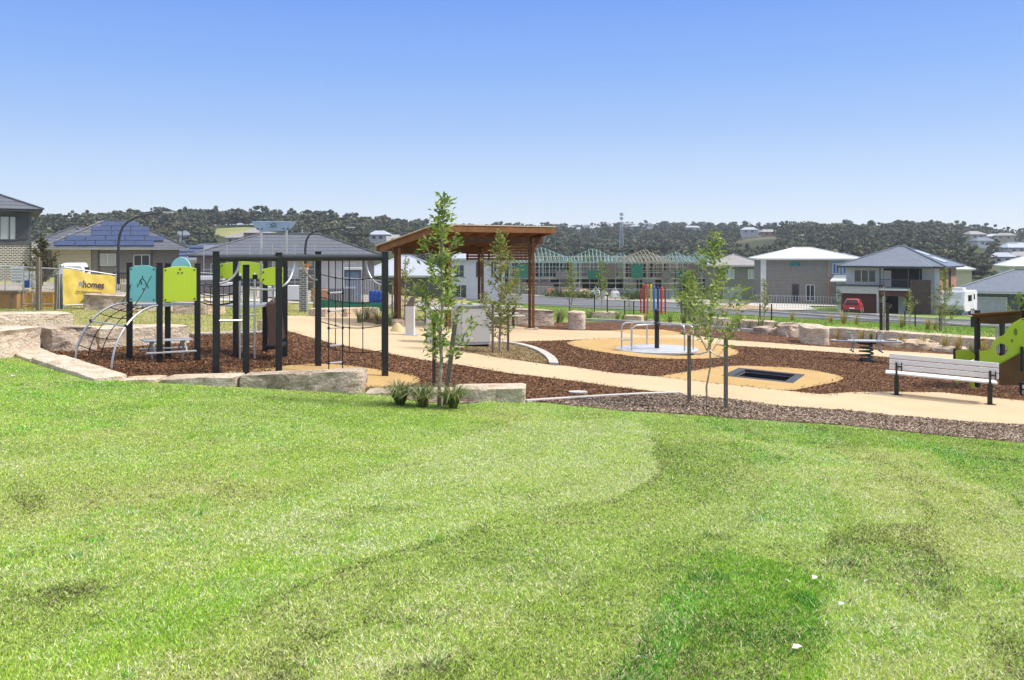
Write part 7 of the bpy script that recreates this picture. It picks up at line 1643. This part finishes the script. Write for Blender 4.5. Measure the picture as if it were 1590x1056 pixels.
for i, (px, d) in enumerate(((856, 146), (877, 146))): boxthing('orange_barrier', ['orange plastic barrier left of the road trees', 'second orange barrier nearer the road trees'][i], 'barrier', px, d, 1.1, .4, 1.2, 'orange', 0, 0, [('foot', (-.55, -.4, -.05), (.55, .4, .08), 'orange')], 'orange site barriers')
for nm, lb_, ct, px, d, w, dp_, h_, mt_, prts in (
 ('timber_stack', 'stack of pale timber lengths left of the picket fence', 'timber stack', 215, 46, 1.6, .5, .45, 'pine', [('bearer', (-.6, -.3, -.05), (-.5, .3, .06), 'stake'), ('bearer', (.5, -.3, -.05), (.6, .3, .06), 'stake'), ('strap', (-.1, -.26, .0), (-.05, .26, .46), 'black')]),
 ('brick_stack', 'grey brick stack between the climbing tower and the slide tower', 'brick stack', 328, 50, 1.3, .8, .95, 'brickdark', [('wrap', (-.67, -.42, .8), (.67, .42, 1.0), 'signw')]),
 ('brick_stack', 'lower grey brick stack just right of the other grey one', 'brick stack', 350, 49, .9, .8, .65, 'brickdark', [('wrap', (-.47, -.42, .5), (.47, .42, .68), 'signw')]),
 ('portable_toilet', 'green-grey portable toilet cabin behind the rope net', 'portable toilet', 548, 56, 1.0, 1.0, 2.0, 'cladgrey', [('door', (-.38, -.53, .12), (.38, -.5, 1.85), 'tarpblue'), ('roof_cap', (-.54, -.54, 2.0), (.54, .54, 2.12), 'white')]),
 ('site_skip', 'dark steel rubbish skip behind the rope ladder', 'skip', 520, 52, 2.2, 1.4, .9, 'cladgrey', [('rim', (-1.15, -.75, .85), (1.15, -.68, .95), 'galv'), ('rib', (-.5, -.74, .05), (-.42, -.70, .85), 'galv'), ('rib', (.4, -.74, .05), (.48, -.70, .85), 'galv')]),
 ('roof_tile_pallet', 'pallet of reddish roof tiles beside the brick pillar', 'pallet', 497, 49, .9, .8, .7, 'brickorange', [('pallet_base', (-.5, -.45, -.05), (.5, .45, .08), 'stake')]),
 ('cable_drum', 'small grey site box left of the shelter', 'site box', 592, 52, .8, .7, .7, 'garage', [('lid', (-.43, -.38, .7), (.43, .38, .78), 'galv')]),
 ('rubbish_bin', 'dark wheelie bin by the corner of the solar house', 'bin', 270, 60, .6, .7, 1.0, 'mesh_green', [('lid', (-.33, -.38, 1.0), (.33, .38, 1.07), 'black')])):
    boxthing('site_box' if nm == 'cable_drum' else nm, lb_, ct, px, d, w, dp_, h_, mt_, .15, 0, prts)
# verge shrubs by the road
for i, (px, d, w, h) in enumerate(((868, 139.5, 4.5, 1.1), (905, 139, 3.6, 1.0), (985, 136, 3, 1.3))):
    rn = np.random.default_rng(60 + i); c = at(px, d); n = 420; P = np.stack([rn.normal(0, w / 3, n), rn.normal(0, .6, n), np.abs(rn.normal(0, h / 2, n))], 1); V, Fc, C = leafcloud(P, np.tile([0, 0, .5], (n, 1)), 1, rn, .5, [(.08, .13, .03), (.12, .18, .04), (.06, .1, .03)]); o = np_mesh('shrub', V, Fc, MT['leaf'], C); o.location = c; tag(o, ['low green shrub along the far kerb behind the shelter post', 'green shrub along the far kerb behind the brick stack', 'green shrub left of the coloured poles'][i], 'shrub')
# ------------------------------------------------------------------ vehicles
MT['carred'] = pm('red_car_paint', (.36, .014, .010), (.40, .02, .013), 2, .22, spec=.7, fine=.02); MT['carglass'] = pm('car_glass', (.01, .012, .015), (.02, .022, .026), 2, .2, spec=.3); MT['tail'] = pm('tail_lamp_red', (.35, .01, .01), (.42, .015, .012), 4, .2)
def sect(m, secs):
    """loft of cross sections: (y, half width bottom, half width top, z0, zmid, z1)"""
    rings = []
    for (y, wb, wt, z0, zm, z1) in secs: rings.append([(-wb * .92, y, z0), (-wb, y, (z0 + zm) / 2), (-wb, y, zm), (-wt, y, z1 - .05), (-wt * .85, y, z1), (wt * .85, y, z1), (wt, y, z1 - .05), (wb, y, zm), (wb, y, (z0 + zm) / 2), (wb * .92, y, z0)])
    n = 10; vs = [p for r in rings for p in r]; fs = []
    for i in range(len(rings) - 1):
        for k in range(n): a_, b_ = i * n + k, i * n + (k + 1) % n; fs.append((a_, b_, b_ + n, a_ + n))
    fs.append(tuple(range(n))[::-1]); fs.append(tuple((len(rings) - 1) * n + k for k in range(n))); m._add(vs, fs)
def wheels(r, xs, ys, rad):
    for x in xs:
        for y in ys:
            s = 1 if x > 0 else -1; m = MB(); m.tube([(x - .1, y, rad), (x + .1, y, rad)], rad, 16); w_ = m.build('wheel', MT['rubber'], r, True, smooth=True)
            k = MB(); k.tube([(x + s * .095, y, rad), (x + s * .115, y, rad)], rad * .62, 12); k.build('rim', MT['galv'], w_, True)
c = Vector(((1325 - CX) * 95 / F, 95, 0)); c.z = Tz(c.x, c.y) + .05
car = thing('parked_car', 'small red hatchback parked before the maroon garage door, seen from behind', 'car', c, None, -.42)
m = MB(); sect(m, [(-1.85, .78, .60, .32, .80, .88), (-1.75, .84, .62, .28, .9, 1.25), (-1.35, .86, .62, .26, .92, 1.48), (-.2, .87, .64, .26, .92, 1.52), (.45, .87, .60, .26, .92, 1.42), (1.05, .86, .66, .26, .86, .98), (1.75, .82, .62, .28, .72, .86), (1.95, .72, .5, .34, .6, .7)]); m.build('body', MT['carred'], car, True, smooth=True)
m = MB(); m.extr([(-.62, -1.82, .95), (.62, -1.82, .95), (.52, -1.50, 1.40), (-.52, -1.50, 1.40)], (0, -.10, .05)); m.build('rear_window', MT['carglass'], car, True)
for s in (-1, 1):
    m = MB(); m.extr([(s * .76, -1.3, .96), (s * .76, .75, .96), (s * .66, .35, 1.36), (s * .655, -1.15, 1.40)], (s * .03, 0, 0)); m.build('side_window', MT['carglass'], car, True)
    m = MB(); m.b2((s * .60, -1.88, .74), (s * .82, -1.74, .98)); m.build('tail_light', MT['tail'], car, True, bevel=.02)
m = MB(); m.b2((-.78, -1.93, .30), (.78, -1.80, .50)); m.build('bumper', MT['black'], car, True, bevel=.03)
m = MB(); m.b2((-.24, -1.945, .56), (.24, -1.87, .68)); m.build('number_plate', MT['white'], car, True)
wheels(car, (-.78, .78), (-1.2, 1.25), .32)
c = Vector(((1489 - CX) * 88 / F, 88, 0)); c.z = Tz(c.x, c.y) + .05
cv = thing('caravan', 'white caravan with a raked front parked on the driveway beside the brick house', 'caravan', c, None, -.72)
m = MB(); pr = [(-1.9, .55), (-2.25, 1.05), (-2.0, 1.75), (-1.7, 2.35), (1.9, 2.35), (2.1, 2.2), (2.1, .45), (-1.4, .45)]
m.extr([(-1.05, y, z) for y, z in pr], (2.1, 0, 0)); m.build('body', MT['white'], cv, True, bevel=.06)
m = MB(); m.extr([(-.75, -2.02, 1.72), (.75, -2.02, 1.72), (.75, -1.80, 2.15), (-.75, -1.80, 2.15)], (0, -.03, .01)); m.build('front_window', MT['curtain'], cv, True)
m = MB(); m.b2((1.05, .65, .62), (1.075, 1.35, 2.2)); dr = m.build('door', MT['signw'], cv, True); m = MB(); m.b2((1.075, .8, 1.5), (1.085, 1.2, 2.0)); m.build('door_window', MT['carglass'], dr, True)
m = MB(); m.b2((1.05, -.9, 1.4), (1.075, .2, 1.95)); m.build('side_window', MT['carglass'], cv, True)
m = MB(); m.b2((-.5, -.5, 2.35), (.5, .5, 2.62)); m.build('roof_vent', MT['white'], cv, True, bevel=.05)
m = MB(); m.bar((-.8, -1.6, .5), (0, -3.3, .45), .08); m.bar((.8, -1.6, .5), (0, -3.3, .45), .08); m.build('drawbar', MT['black'], cv, True)
m = MB(); m.b2((-1.0, -1.95, .35), (1.0, -1.6, .62)); m.build('front_skirt', MT['tarpblue'], cv, True)
wheels(cv, (-.98, .98), (.1, .8), .34)
c = Vector(((116 - CX) * 66 / F, 66, 0)); c.z = Tz(c.x, c.y) + .02; c.z = min(c.z, CZ - (408 - HY) * 66 / F - 1.84)
vn = thing('white_van', 'white van whose rounded roof shows above the yellow banner', 'van', c, None, .2)
m = MB(); sect(m, [(-.95, .8, .66, .3, 1.1, 1.62), (-.7, .86, .74, .28, 1.1, 1.78), (.3, .88, .74, .28, 1.1, 1.84), (.75, .88, .7, .28, 1.05, 1.66), (1.3, .86, .72, .28, .85, 1.05), (1.7, .74, .6, .3, .7, .85)]); m.build('body', MT['white'], vn, True, smooth=True)
m = MB(); m.extr([(.6, -.7, 1.15), (.6, .6, 1.15), (.6, .4, 1.55), (.6, -.6, 1.55)], (.26, 0, -.02)); m.build('side_window', MT['carglass'], vn, True); wheels(vn, (-.8, .8), (-.6, 1.0), .3)
c = Vector(((1582 - CX) * 74 / F, 74, 0)); c.z = Tz(c.x, c.y)
picket_fence('short grey post-and-rail barrier at the driveway mouth', at(1508, 62), at(1512, 62), .7, 2, 'black_post', name='post_barrier', r_=.03)
# ------------------------------------------------------------------ air
HAZE = 0.0002
if HAZE:
    m = bpy.data.materials.new('haze_air'); m.use_nodes = True; t = m.node_tree; t.nodes.clear()
    o = t.nodes.new('ShaderNodeOutputMaterial'); v = t.nodes.new('ShaderNodeVolumePrincipled'); v.inputs['Color'].default_value = (.80, .88, 1, 1); v.inputs['Density'].default_value = HAZE; v.inputs['Anisotropy'].default_value = .2
    t.links.new(v.outputs[0], o.inputs['Volume'])
    b = MB(); b.b2((-1160, -20, -60), (1160, 1710, 64)); h = b.build('haze', m); tag(h, kind='stuff')
